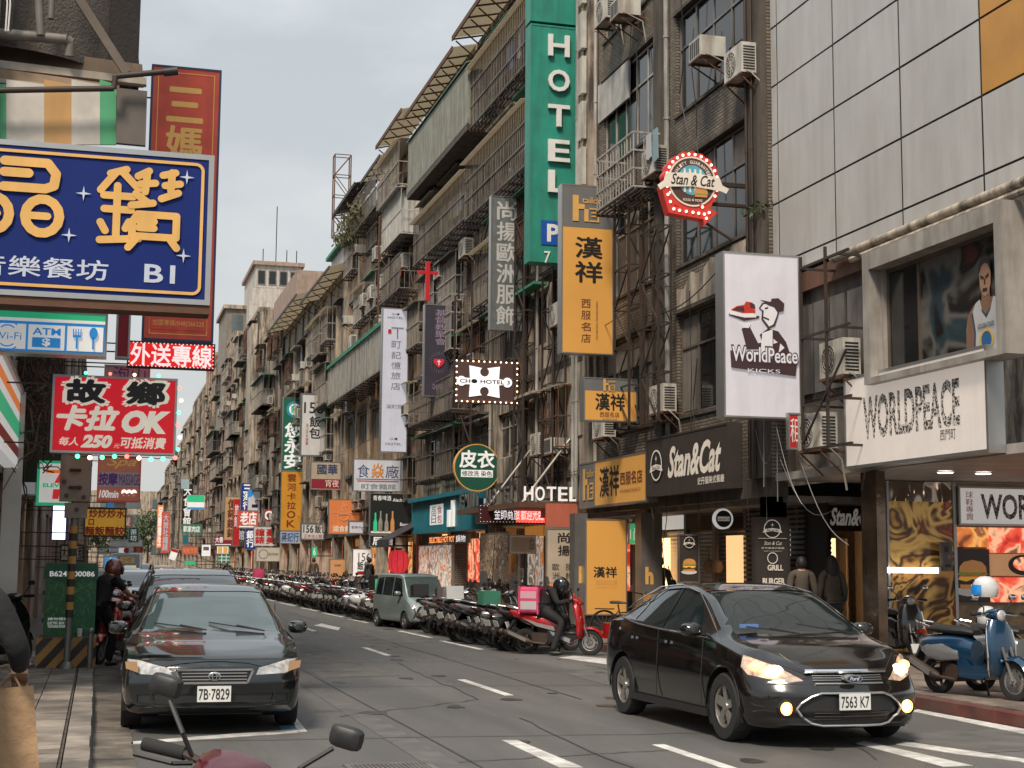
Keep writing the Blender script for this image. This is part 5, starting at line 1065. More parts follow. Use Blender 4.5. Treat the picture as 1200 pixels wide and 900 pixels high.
psign('hanging_sign', 'teal round sign in the distance next to the green arch', (214,627,221,638), Y=155, th=.2, face=teal, items=[])
psign('hanging_sign', 'dark red landscape sign with yellow characters far off', (213,640,232,650), Y=148, th=.2, face=dred, items=[(T,'美食百貨',(.05,.2,.95,.8),gold,{})])
psign('hanging_sign', 'white shield sign by the far facades', (236,638,247,652), Y=142, th=.2, face=seaw, items=[('r',(.2,.5,.8,.8),dgrey)])
psign('hanging_sign', 'lit green sign close to the ground in the distance', (216,657,229,662), Y=150, th=.2, face=greenlit, items=[])
psign('hanging_sign', 'green pharmacy cross light over the arcade past the van', (365,640,372,653), Y=80, th=.2, face=greenlit, items=[(T,'6',(.3,.2,.7,.8),seaw,{})])
# teal shop
t, w, h = fsign('fascia_sign', 'teal shop fascia with a white square character block and chopsticks', (483,583,553,623), X=12.4, th=.9, face=teal, edge=teal, items=[('r',(.33,.22,.56,.82),seaw),(T,'品日',(.36,.26,.44,.78),nb,dict(vert=True)),(T,'食包',(.46,.26,.54,.78),red,dict(vert=True))], rim=.12)
obj('chopstick', MB().box(.72*w,.75*w,-.08,.01,.12*h,.86*h), seaw, t); obj('chopstick', MB().box(.66*w,.69*w,-.08,.01,.12*h,.6*h), seaw, t); obj('top_ledge', MB().box(-.05,w+.05,-.15,-.002,h-.02,h+.12), teal, t)
t, w, h = fsign('fascia_sign', 'lit orange lettered strip under the teal fascia', (502,627,547,637), X=12, th=.15, face=ink, items=[(T,'SELECTIBLE HOT POT',(.03,.15,.7,.85),flat('lit_orange_text',(.8,.25,.08),emis=1.0),dict(bold=.03)),(T,'鍋物',(.74,.1,.97,.9),ledwhite,{})])
fsign('picture_board', 'wall of seafood pictures beside the door under the teal fascia', (491,638,530,716), X=12.05, th=.1, face=food[2], items=[], rim=.04)
fsign('picture_board', 'bronze patterned wall panels right of the teal shop', (563,624,596,683), X=12.05, th=.1, face=printmat('bronze_print',[(.05,.03,.02),(.4,.28,.18),(.1,.06,.04),(.65,.58,.5)],3,.1,2), items=[], rim=.04)
psign('hanging_sign', 'tall blue sign with a white panel and blue characters beside the teal fascia', (558,583,580,614), Y=46.5, th=.2, face=flat('board_blue',(.02,.13,.32)), items=[('r',(.4,.1,.97,.97),seaw),(T,'炒飯',(.5,.15,.9,.92),flat('board_blue',(.02,.13,.32)),dict(vert=True,bold=.02))], brack=True)
# hotel canopy and LED strip
t = thing('hotel_canopy', 'projecting dark canopy with upright metal HOTEL letters hung from steel rods', 'canopy', tuple(P(610,590,Y=37.4)), 0); zc = 0
cw = 12.0-t.location.x; obj('slab', MB().box(0, cw, 0, 7, -.08, .02), steel_d, t); obj('rim', MB().box(-.04,cw,-.05,-.002,-.10,.05).box(-.05,-.002,0,7,-.10,.05), rust, t)
for i, c in enumerate('HOTEL'): mb = MB(); put_text(mb, c, .08+i*.31, .08, .33+i*.31, .45, -.02, .01, 0, .02); obj('letter', mb, seaw, t)
for i, c in enumerate('EMIT HOTEL'):
    if c != ' ': g_ = MB(); put_text(g_, c, 0, .08, .42, .5, 0, .01, 0, .02); mb = MB(); mb.merge(g_, Matrix.Translation((-.02, 6.6-i*.64, 0)) @ Matrix.Rotation(-math.pi/2, 4, 'Z')); obj('letter', mb, steel_g, t)
[obj('rod', MB().cyl((.1,yy,.0),(cw-.05,yy,1.75),.035,n=6), steel_w, t) for yy in (.3, 4)]
psign('led_strip_sign', 'red and white LED strip sign under the hotel canopy', (562,592,640,613), Y=40.6, th=.18, face=flat('led_back',(.06,.008,.01)), edge=steel_d, items=[('r',(.55,.05,.98,.95),ledred),(T,'金帥商旅',(.22,.18,.60,.82),ledwhite,{}),(T,'歡迎光臨',(.62,.18,.96,.82),ledwhite,{}),('bulbs',.09,.009,.03,ledwhite)], brack=False)
t = thing('coral_panel', 'coral red wall panel lit by the LED strip over the banner', 'panel', tuple(P(640,617,Y=37.2)), 0); obj('panel', MB().box(0,.85,0,.1,0,.6), flat('coral',(.50,.14,.09)), t); obj('trim', MB().box(0,1.0,-.02,-.002,-.03,.0), alu, t)  # panel in one even coral red
psign('banner_sign', 'beige banner with black brush characters under the coral panel', (640,619,677,684), Y=37.0, th=.06, face=mat('banner_beige',(.46,.40,.32),.7,var=.12,vscale=1.5), items=[(T,'尚揚',(.38,.48,.74,.94),ink,dict(vert=True,bold=.02,gap=.2)),(T,'歐洲',(.2,.06,.42,.38),ink,dict(vert=True,gap=.25)),(T,'服飾',(.62,.06,.84,.38),ink,dict(vert=True,gap=.25))], brack=False)
psign('hanging_sign', 'blank white shop sign with a small square mark left of the beige banner', (597,627,628,649), Y=41.3, th=.12, face=flat('matte_white',(.55,.55,.52)), items=[('b',.04,.01,palegrey),('r',(.78,.25,.80,.75),dgrey),('r',(.92,.25,.94,.75),dgrey),('r',(.80,.25,.92,.29),dgrey),('r',(.80,.71,.92,.75),dgrey),('r',(.84,.45,.9,.5),dgrey)], brack=False)
# standing suit shop board
t, w, h = psign('standing_board', 'tall orange standing board of the suit shop with small brush characters', (686,608,735,721), Y=33.6, th=.3, face=hsor, items=[(T,'漢祥',(.2,.39,.75,.50),ink,dict(bold=.02)),(T,'西服名店',(.25,.315,.76,.365),gold,{}),(T,'HAN HSIANG TAILOR CO.',(.25,.285,.76,.297),gold,{})], brack=False)
obj('base', MB().box(.05,w-.05,.05,.25,.13-t.location.z,-.002), ink, t)
for i, (x, lab) in enumerate(((681,'grey clad shop pillar left of the tall orange board'),(759,'grey clad shop pillar with a small gold letter right of the tall orange board'))):
    p = P(x, 650, Y=33.9 if i == 0 else 32.6); q = thing('shop_pillar', lab, 'pillar', (p.x-.16, p.y, .12), 0); obj('cladding', MB().box(0,.32+.2*i,0,.4,0,2.75), mat('pillar_grey',(.15,.14,.13),.45,.3), q)
    mb = MB(); put_text(mb,'h',.1,1.1,.3,1.5,-.004,.05); obj('letter', mb, gold, q)
psign('green_shop_sign', 'lit green sign inside the suit shop doorway', (737,613,752,638), Y=34.5, th=.1, face=greenlit, items=[(T,'1尚',(.1,.2,.9,.8),seaw,{})], brack=False)
# burger shop front things
t = thing('round_sign', 'round white and black burger shop sign over the doorway', 'sign', tuple(P(848,608,Y=28.2)), 0); obj('disc', MB().prism(circ(0,0,.21,28),0,.1), seaw, t); obj('inner_disc', MB().prism(circ(0,0,.17,28),-.005,-.001), ink, t); obj('ribbon', MB().box(-.13,.13,-.01,-.006,-.045,.045), stcream, t); mb = MB(); put_text(mb,'Stan & Cat',-.12,-.03,.12,.03,-.013,.01,.2); obj('lettering', mb, ink, t)
t, w, h = psign('poster_board', 'brown burger poster hanging by the dark shutters', (795,626,820,683), Y=29.6, th=.06, face=stan, edge=steel_g, items=[], brack=False, xw=13)
badge(t, w*.5, h*.83, .12); burger(t, w*.5, h*.34, .34, .0)
t, w, h = psign('menu_board', 'brown menu board reading GRILL and BURGER on the dark pillar', (884,606,926,692), Y=25.35, th=.12, face=stan, edge=steel_d, items=[(T,'Stan & Cat',(.28,.62,.78,.67),stcream,dict(shear=.3)),(T,'史丹貓美式餐廳',(.2,.565,.84,.59),stcream,{}),(T,'AMERICAN RESTAURANT',(.26,.53,.78,.54),stcream,{}),(T,'GRILL',(.36,.27,.80,.35),stcream,dict(bold=.03)),(T,'BURGER',(.22,.08,.84,.17),stcream,dict(bold=.03)),('o',(.5,.44),.09,.105,stcream),('r',(.12,.705,.9,.71),stcream)], brack=False)
badge(t, w*.5, h*.84, .17)
psign('fascia_sign', 'dark fascia with a round badge and the cream word Stan over the glass door', (935,583,1010,622), Y=26.6, th=.12, face=stan, edge=stan, items=[(T,'Stan&Cat',(.5,.16,1.25,.7),stcream,dict(bold=.03,shear=.35))], brack=False)
t_ = [o for o in COL.objects if o.get('label','').startswith('dark fascia with a round badge')][0]; badge(t_, .25*1.42, .5*.62, .19)
dr = thing('glass_door', 'wood framed glass doors of the burger shop below the Stan fascia', 'door', (13.1, 27.0, .12)); wd = mat('door_wood',(.36,.20,.10),.5,var=.3,vscale=5)
obj('frame', MB().box(.35,.5,0,.1,0,2.3).box(1.25,1.4,0,.1,0,2.3).box(.5,1.25,0,.1,2.1,2.3), wd, dr); obj('pane', MB().box(.5,1.25,.04,.05,.1,2.1), flat('clear_glass',(.8,.8,.8),.03,trans=1,var=0), dr); obj('interior', MB().box(.3,1.5,1.0,1.05,0,2.4), warm, dr); obj('slat_panel', MB().box(-.25,.3,.02,.1,0,2.3), concrete_l, dr)
for i in range(6): obj('slat', MB().box(-.24,.2,-.02,.015,1.75+i*.09,1.81+i*.09), seaw, dr)
for i, (px_, lab) in enumerate((((413,643,436,676),'white and red 156 lunch box panel on the shop wall'),((386,655,405,700),'orange poster panel on the shop wall past the 156 panel'))):
    if i == 0: psign('wall_sign', lab, px_, Y=70.5, th=.1, face=seaw, items=[(T,'156',(.3,.55,.9,.85),ink,{}),(T,'飯包',(.25,.25,.9,.55),ink,dict(bold=.02)),('r',(.25,.08,.97,.2),red)], brack=False)
    else: psign('wall_sign', lab, px_, Y=73, th=.1, face=flat('poster_tan',(.55,.28,.12),emis=.15), items=[(T,'食麵館',(.3,.8,.7,.86),ink,{})], brack=False)
t = thing('paper_lantern', 'glowing red ribbed lantern hanging under the dark awning', 'lantern', tuple(P(467,658,Y=58)), 0)
obj('body', smooth(MB().lathe([(.05,-.45),(.25,-.42),(.36,-.28),(.40,0),(.36,.28),(.25,.42),(.05,.45)], n=20)), flat('lantern_red',(.6,.02,.03),emis=.32,ecol=(1,.06,.08),var=.4,vscale=9), t)
rb = MB()
for i in range(10): a = 2*math.pi*i/10; rb.tube([(.37*math.cos(a)*k,.37*math.sin(a)*k,z) for k, z in ((.7,-.42),(1.0,-.28),(1.1,0),(1.0,.28),(.7,.42))], .012, 4)
obj('rib', rb, dred, t); obj('cap', MB().cyl((0,0,.45),(0,0,.52),.14,n=12).cyl((0,0,-.52),(0,0,-.45),.14,n=12), ink, t)
t = thing('awning', 'dark fabric awning over the red lantern', 'awning', (12, 61, 3.0), -math.pi/2); obj('cloth', MB().add([(0,-1.4,-.5),(5,-1.4,-.5),(5,0,.25),(0,0,.25),(0,-1.4,-.46),(5,-1.4,-.46),(5,0,.29),(0,0,.29)], [(0,1,2,3),(7,6,5,4),(0,4,5,1),(1,5,6,2),(2,6,7,3),(3,7,4,0)]), mat('awning_black',(.04,.035,.04),.8), t); obj('valance', MB().box(0,5,-1.42,-1.405,-.75,-.5), mat('awning_black',(.04,.035,.04)), t)

# --- left row
L_ = dict(side='L')
t, w, h = psign('hanging_sign', 'big blue light box with gold rounded characters, stars and B1', (-60,170,249,350), Y=17.0, th=.38, face=blue, edge=alu, rim=.06, items=[(T,'音樂餐坊',(.10,.125,.60,.255),palebl,dict(bold=.01)),(T,'B1',(.74,.13,.86,.25),palebl,dict(bold=.02))], **L_)
def X_(x): return (x+60)/309.
def Z_(y): return (355-y)/180.
gline = gold
f = MB(); i_, bw = .105, .035
f.box(-.0+i_, w-i_-.1, -.006, -.002, i_, i_+bw).box(i_, w-i_-.1, -.006, -.002, h-i_-bw, h-i_).box(w-i_-bw, w-i_, -.006, -.002, i_+.1, h-i_-.1)
for cz_, a0, a1 in ((i_+.1, -math.pi/2, 0), (h-i_-.1, 0, math.pi/2)): ringmb(f, w-i_-.1, cz_, .1-bw, .1, -.006, -.002, 8, a0, a1)
obj('border', f, gline, t)
# rounded gold strokes of the two big characters
SK = [0]
def stroke(mb, pts, r, y):
    SK[0] += 1; y -= .0004*SK[0]
    for i, p in enumerate(pts): mb.prism(circ(p[0], p[1], r, 14), y-.003-.00003*i, y)
    for k, (a, b_) in enumerate(zip(pts[:-1], pts[1:])):
        d = Vector((b_[0]-a[0], b_[1]-a[1])); n_ = Vector((-d.y, d.x)).normalized()*r
        mb.prism([(a[0]+n_.x,a[1]+n_.y),(a[0]-n_.x,a[1]-n_.y),(b_[0]-n_.x,b_[1]-n_.y),(b_[0]+n_.x,b_[1]+n_.y)], y-.0029-.00003*k, y)
def px2(pts): return [(X_(x)*w, Z_(y)*h) for x, y in pts]
mb = MB(); sr = .052
for s_ in ([(124,206),(143,200)],[(130,205),(113,226)],[(138,203),(158,222)],[(117,232),(152,232)],[(118,248),(150,248)],[(133,220),(133,283)],[(114,264),(120,274)],[(148,262),(144,270)],[(114,285),(160,281)],
           [(157,207),(170,200)],[(160,216),(178,214)],[(168,202),(166,225)],[(155,228),(170,238)],[(187,204),(202,200)],[(190,216),(208,213)],[(198,200),(197,222)],[(186,232),(206,224)],[(150,242),(176,238)],
           [(158,252),(205,252),(205,278),(152,278),(152,262),(158,252)],[(160,260),(178,260)],[(160,268),(178,268)],[(158,280),(148,292)],[(198,280),(206,290)]): stroke(mb, px2(s_), sr*.8, -.004)
obj('big_character', mb, gline, t)
mb = MB()
for s_ in ([(0,200),(50,200),(60,212),(58,226),(48,230),(0,230)],[(0,213),(28,213)]): stroke(mb, px2(s_), sr, -.004)
for cx_ in (-12, 46): stroke(mb, px2([(cx_+20*math.cos(a), 262+20*math.sin(a)) for a in [2*math.pi*i/14 for i in range(15)]]), sr, -.004); stroke(mb, px2([(cx_-14,262),(cx_+6,262)]), sr*.8, -.004)
obj('big_character', mb, gline, t)
for x, y in ((216,204),(93,232),(78,282),(215,298)): p = px2([(x, y)])[0]; obj('star', MB().prism(star4(p[0], p[1], .085), -.007,-.003), palebl, t)
obj('tray', MB().box(0,w,.02,.36,-.10,-.002), rust, t)
t, w, h = psign('hanging_sign', 'red vertical sign with gold characters rising behind the big blue light box', (172,78,255,400), Y=23.0, th=.25, face=dred, edge=nb, items=[(T,'三媽臭臭鍋',(.24,.22,.74,.93),orngold,dict(vert=True,bold=.025,gap=.14)),('b',.1,.012,orngold),('r',(.1,.04,.9,.17),dred),(T,'西門店',(.22,.095,.76,.16),orngold,dict(bold=.03)),(T,'加盟專線(048)266225',(.14,.05,.86,.075),orngold,{})], **L_)
t, w, h = psign('hanging_sign', 'narrow crimson board edge beside the lower end of the red vertical sign', (136,352,153,420), Y=22.6, th=.2, face=flat('crimson',(.28,.01,.02)), **L_)
t, w, h = psign('hanging_sign', 'blue, white and green service sign with ATM, Wi-Fi and cutlery panels', (-70,362,126,414), Y=19.0, th=.3, face=atmbl, edge=alu, items=[('r',(.0,.80,1.0,.99),greenlit),('r',(.0,.73,1.0,.80),seaw),('r',(.675,.08,.96,.68),seaw) if 0 else ('r',(.755,.10,.975,.66),seaw),('r',(.52,.10,.74,.66),seaw),('r',(.285,.10,.505,.66),seaw),(T,'ATM',(.545,.43,.715,.59),atmbl,dict(bold=.02)),(T,'Wi-Fi',(.31,.3,.48,.46),atmbl,{}),('r',(.545,.15,.715,.37),atmbl),(T,'$',(.605,.165,.655,.355),seaw,dict(bold=.03))], **L_)
cx = .815*w
f = MB().box(cx-.012,cx+.012,-.024,-.02,.15*h,.40*h)
for k in (-1.5,-.5,.5,1.5): f.box(cx+k*.03-.006,cx+k*.03+.006,-.024,-.02,.46*h,.60*h)
f.box(cx-.05,cx+.05,-.024,-.02,.40*h,.46*h); obj('fork', f, atmbl, t)
cx = .915*w; obj('spoon', MB().box(cx-.012,cx+.012,-.024,-.02,.15*h,.42*h).prism(circ(cx,.51*h,.05,16,.075), -.024,-.02), atmbl, t)
f = MB(); cx = .395*w
for k in (.10,.15): ringmb(f, cx, .42*h, k, k+.015, -.024,-.02, 10, R_(45), R_(135)); ringmb(f, cx, .34*h, k, k+.015, -.024,-.02, 10, R_(225), R_(315))
obj('wave_mark', f, atmbl, t)
psign('led_sign', 'red LED board with four glowing white outlined characters about delivery', (149,401,252,432), Y=25.0, th=.15, face=flat('led_dark_red',(.4,.008,.01),emis=.4,ecol=(1,.03,.03)), edge=steel_d, items=[(T,'外送專線',(.04,.1,.96,.9),flat('led_pinkwhite',(.85,.7,.68),emis=.6,ecol=(1,.7,.68)),dict(bold=.02)),('bulbs',.06,.011,.03,flat('led_pinkwhite',(.95,.75,.72)))], **L_)
t, w, h = psign('light_box_sign', 'bright red lit karaoke price sign strung with coloured bulbs', (60,441,207,532), Y=21.0, th=.22, face=redlit, edge=alu, rim=.03, items=[], **L_)
def kt(s_, r, m_, y, **k): obj('lettering', text_mb(s_, r, w, h, y, **k), m_, t)
kt('故', (.10,.635,.43,.955), cream, -.002, bold=.10); kt('鄉', (.58,.635,.91,.955), cream, -.002, bold=.09); kt('故', (.12,.655,.41,.935), ink, -.008, bold=.055); kt('鄉', (.60,.655,.89,.935), ink, -.008, bold=.05)
kt('卡拉', (.05,.30,.53,.60), cream, -.004, bold=.05, shear=.25); kt('OK', (.56,.27,.95,.57), cream, -.004, bold=.07, shear=.25); kt('每人', (.07,.095,.22,.20), cream, -.004, bold=.02, shear=.2); kt('250', (.24,.07,.49,.24), cream, -.004, bold=.06, shear=.25); kt('元', (.50,.075,.55,.13), cream, -.004, shear=.2); kt('可抵消費', (.56,.08,.92,.22), cream, -.004, bold=.03, shear=.2)
BC = [flat('bulb_red',(.8,.03,.03),emis=4,ecol=(1,.08,.06)), flat('bulb_green',(.05,.7,.3),emis=3,ecol=(.08,1,.4)), bulbw]
for i in range(9):
    x = .22*w+(w*.78)*i/8; obj('bulb', smooth(MB().ball((x, -.02, -.045-.015*math.sin(i*1.3)), .03, 10, 7)), BC[(i*2+(i//3)) % 3 if i % 3 else 1], t)
    if i % 2: obj('bulb', smooth(MB().ball((x-.1, -.02, h+.03), .022, 8, 6)), BC[i % 3], t)
for i in range(6): obj('bulb', smooth(MB().ball((w+.035+.02*math.sin(i*2), .0, h*(.08+.16*i)), .026, 8, 6)), BC[(i+1) % 3], t)
obj('cable', MB().tube([(.15*w+.85*w*i/12, -.01, -.02-.03*abs(math.sin(i*1.1))) for i in range(13)], .006, 4), blackp, t)
t, w, h = psign('light_box_sign', 'white and green convenience store light box with an orange and red numeral seven', (43,540,84,592), Y=26.5, th=.3, face=seaw, edge=greenlit, rim=.045, items=[], **L_)
f7 = MB().prism([(.25*w,.72*h),(.8*w,.72*h),(.8*w,.80*h),(.25*w,.80*h)], -.004,-.001); obj('numeral_top', f7, flat('orange_lit',(.75,.2,.04),emis=.3), t)
obj('numeral_stem', MB().prism([(.64*w,.72*h),(.86*w,.80*h),(.86*w,.74*h),(.66*w,.5*h),(.50*w,.5*h)], -.008,-.005).prism([(.46*w,.14*h),(.64*w,.14*h),(.68*w,.36*h),(.48*w,.36*h)], -.008,-.005), flat('red_lit',(.65,.03,.03),emis=.3), t)
kt('ELEVEN', (.18,.40,.92,.49), greenlit, -.012, bold=.04)
psign('hanging_sign', 'blank pale sign box behind the convenience store light box', (21,550,44,581), Y=28, th=.3, face=palegrey, **L_)
t, w, h = psign('hanging_sign', 'pink and orange spa massage sign with purple characters', (114,534,165,588), Y=34, th=.25, face=flat('spa_pink',(.46,.15,.09),emis=.12), edge=dred, items=[(T,'Spa',(.2,.72,.9,.97),orngold,dict(shear=.4,bold=.02)),('r',(.02,.32,.98,.64),flat('spa_pale',(.62,.48,.52))),(T,'按摩',(.03,.36,.46,.62),flat('spa_purple',(.16,.05,.30)),dict(bold=.03)),(T,'MASSAGE',(.5,.36,.97,.6),flat('spa_purple',(.16,.05,.30)),{}),(T,'100min',(.05,.08,.5,.25),seaw,dict(bold=.03,shear=.2)),(T,'999',(.56,.06,.92,.27),ledwhite,dict(bold=.08))], **L_)
psign('hanging_sign', 'yellow sign with red characters for fried rice, noodles and dumplings', (98,595,148,629), Y=30, th=.2, face=flat('rice_yellow',(.72,.36,.04),emis=.15), edge=ink, items=[(T,'炒炒炒水',(.12,.66,.96,.95),flat('rice_red',(.40,.02,.01)),dict(bold=.03)),(T,'麵飯麵餃',(.04,.06,.96,.35),flat('rice_red',(.40,.02,.01)),dict(bold=.03)),(T,'口',(.12,.4,.24,.6),flat('rice_red',(.40,.02,.01)),dict(bold=.03))], **L_)
psign('hanging_sign', 'small cream sign with black brush characters above the green utility box', (70,638,99,658), Y=27.5, th=.2, face=flat('cream_board2',(.62,.50,.38)), edge=ink, items=[(T,'木隆杭都',(.08,.1,.94,.9),ink,dict(bold=.02))], **L_)
t = thing('tube_sign', 'glowing white vertical tube sign behind the convenience store light box', 'sign', tuple(P(61,632,Y=33)), 0); obj('tube_body', MB().box(0,.26,0,.1,0,1.15), flat('tube_glow',(.8,.84,.92),emis=1.3,ecol=(.85,.92,1)), t); obj('frame', MB().box(-.04,-.001,0,.1,0,1.15).box(.261,.32,-.02,.1,0,1.15), flat('purple_edge',(.14,.12,.4)), t)
psign('hanging_sign', 'small blue and white sign between the massage sign and the fried rice sign', (124,588,148,596), Y=35, th=.2, face=flat('cream_board2',(.62,.50,.38)), items=[('r',(0,.0,.4,.97),atmbl)], **L_)
psign('hanging_sign', 'pink sign with purple characters peeping over the karaoke price sign', (122,428,176,452), Y=26, th=.15, face=flat('pale_pink',(.6,.42,.48)), items=[(T,'泡山',(.2,.1,.9,.95),flat('spa_purple',(.16,.05,.30)),{})], **L_)
# striped store fascia along the left facade
stf = thing('striped_fascia', 'orange, white, green and red striped convenience store fascia on the left edge', 'fascia', (-1.28, 19.2, 3.1), math.pi/2)
zz = 0
for hgt, m_ in ((.16,seaw),(.16,red),(.14,seaw),(.26,greenlit),(.14,seaw),(.16,flat('orange_lit',(.75,.2,.04))),(.14,seaw)):
    obj('stripe', MB().box(0,5.4,0,.2,zz,zz+hgt-.001), m_, stf); zz += hgt
obj('edge_post', MB().box(5.4,5.5,-.08,.2,-2.9,1.2), alu, stf); obj('top_cap', MB().box(0,5.4,-.05,.2,zz,zz+.08), alu, stf)

for px_, Y_, lb, f_, it_ in (((121,651,138,667),38,'blue and white triangular lit sign low on the left beyond the man in black',flat('lit_cyan',(.05,.3,.6),emis=.4),[('p',[(.5,.9),(.9,.15),(.1,.15)],seaw)]),
  ((138,641,152,649),52,'white landscape sign with a red disc on the left far row',seaw,[('c',(.75,.5),.1,red)]),((140,652,158,660),60,'orange sign on the left far row under the white landscape one',orngold,[(T,'小吃',(.2,.2,.8,.8),brown,{})]),
  ((150,618,163,636),75,'green vertical sign on the far left row behind the fried rice sign',greencanvas,[(T,'茶坊',(.2,.1,.8,.9),seaw,dict(vert=True))]),((141,604,156,618),66,'pink square sign behind the fried rice sign',flat('spa_pink',(.46,.15,.09)),[(T,'髮',(.2,.15,.8,.85),seaw,{})]),
  ((156,640,168,648),90,'red and yellow far sign at the end of the left row',red,[(T,'麵',(.3,.1,.7,.9),gold,{})]),((146,662,160,668),80,'lit yellow sign low on the far left row',flat('lit_yellow',(.8,.55,.1),emis=.5),[])): psign('hanging_sign', lb, px_, Y=Y_, th=.15, face=f_, items=it_, **L_)
# ------------------------------------------------------------------ cars
def pchip(xs, ys):
    n = len(xs); h = [xs[i+1]-xs[i] for i in range(n-1)]; d = [(ys[i+1]-ys[i])/h[i] for i in range(n-1)]; m = [0]*n
    m[0], m[-1] = d[0], d[-1]
    for i in range(1, n-1): m[i] = 0 if d[i-1]*d[i] <= 0 else 2*d[i-1]*d[i]/(d[i-1]+d[i])
    def f(x):
        if x <= xs[0]: return ys[0]
        if x >= xs[-1]: return ys[-1]
        i = max(k for k in range(n-1) if xs[k] <= x); t = (x-xs[i])/h[i]
        return ys[i]*(1+2*t)*(1-t)**2+m[i]*h[i]*t*(1-t)**2+ys[i+1]*t*t*(3-2*t)+m[i+1]*h[i]*t*t*(t-1)
    return f
def chaikin(p, k=2):
    for _ in range(k):
        q = [p[0]]
        for a, b in zip(p[:-1], p[1:]): q += [(a[0]*.75+b[0]*.25, a[1]*.75+b[1]*.25), (a[0]*.25+b[0]*.75, a[1]*.25+b[1]*.75)]
        q.append(p[-1]); p = q
    return p
def inpoly(x, y, poly):
    c = False; n = len(poly)
    for i in range(n):
        x1, y1 = poly[i]; x2, y2 = poly[(i+1) % n]
        if (y1 > y) != (y2 > y) and x < (x2-x1)*(y-y1)/(y2-y1)+x1: c = not c
    return c
def carve(bm, poly, proj, filt, margin=.12):
    # cuts the outline of poly (seen along an axis) into the surface and returns the faces inside it
    g = {'y': lambda c: (c.x, c.z), 'x': lambda c: (c.y, c.z), 'z': lambda c: (c.x, c.y)}[proj]
    xs = [p[0] for p in poly]; ys = [p[1] for p in poly]; bb = (min(xs)-margin, max(xs)+margin, min(ys)-margin, max(ys)+margin)
    n = len(poly)
    for i in range(n):
        a, b = poly[i], poly[(i+1) % n]
        fs = [f for f in bm.faces if filt(f) and (lambda q: bb[0] < q[0] < bb[1] and bb[2] < q[1] < bb[3])(g(f.calc_center_median()))]
        es = list({e for f in fs for e in f.edges}); vs = list({v for f in fs for v in f.verts})
        d = (b[0]-a[0], b[1]-a[1]); nn = (-d[1], d[0])
        co, no = {'y': ((a[0],0,a[1]), (nn[0],0,nn[1])), 'x': ((0,a[0],a[1]), (0,nn[0],nn[1])), 'z': ((a[0],a[1],0), (nn[0],nn[1],0))}[proj]
        # only cut where the edge itself runs
        L_ = math.hypot(*d); loc = []
        for f in fs:
            q = [g(v.co) for v in f.verts]; t = [((p[0]-a[0])*d[0]+(p[1]-a[1])*d[1])/L_ for p in q]
            if max(t) > -.03 and min(t) < L_+.03: loc.append(f)
        es = list({e for f in loc for e in f.edges}); vs = list({v for f in loc for v in f.verts})
        bmesh.ops.bisect_plane(bm, geom=loc+es+vs, dist=1e-5, plane_co=co, plane_no=no)
    return [f for f in bm.faces if filt(f) and inpoly(*g(f.calc_center_median()), poly)]
def take(bm, faces, name, m, par, inset=0, delete=True, th=0, kids=None):
    if not faces: return None
    mb = MB(); idx = {}
    bm.normal_update(); vn = {}
    for f in faces:
        for v in f.verts: vn.setdefault(v, Vector()); vn[v] += f.normal
    vs = []; fs = []
    for f in faces:
        fs.append(tuple(idx.setdefault(v, len(idx)) for v in f.verts))
    for v in idx: vs.append(v.co - vn[v].normalized()*inset)
    me = bpy.data.meshes.new(name); me.from_pydata([tuple(v) for v in vs], [], fs); me.polygons.foreach_set('use_smooth', [True]*len(fs)); me.materials.append(m)
    o = bpy.data.objects.new(name, me); COL.objects.link(o); o.parent = par
    if delete:
        bmesh.ops.delete(bm, geom=faces, context='FACES')
    return o
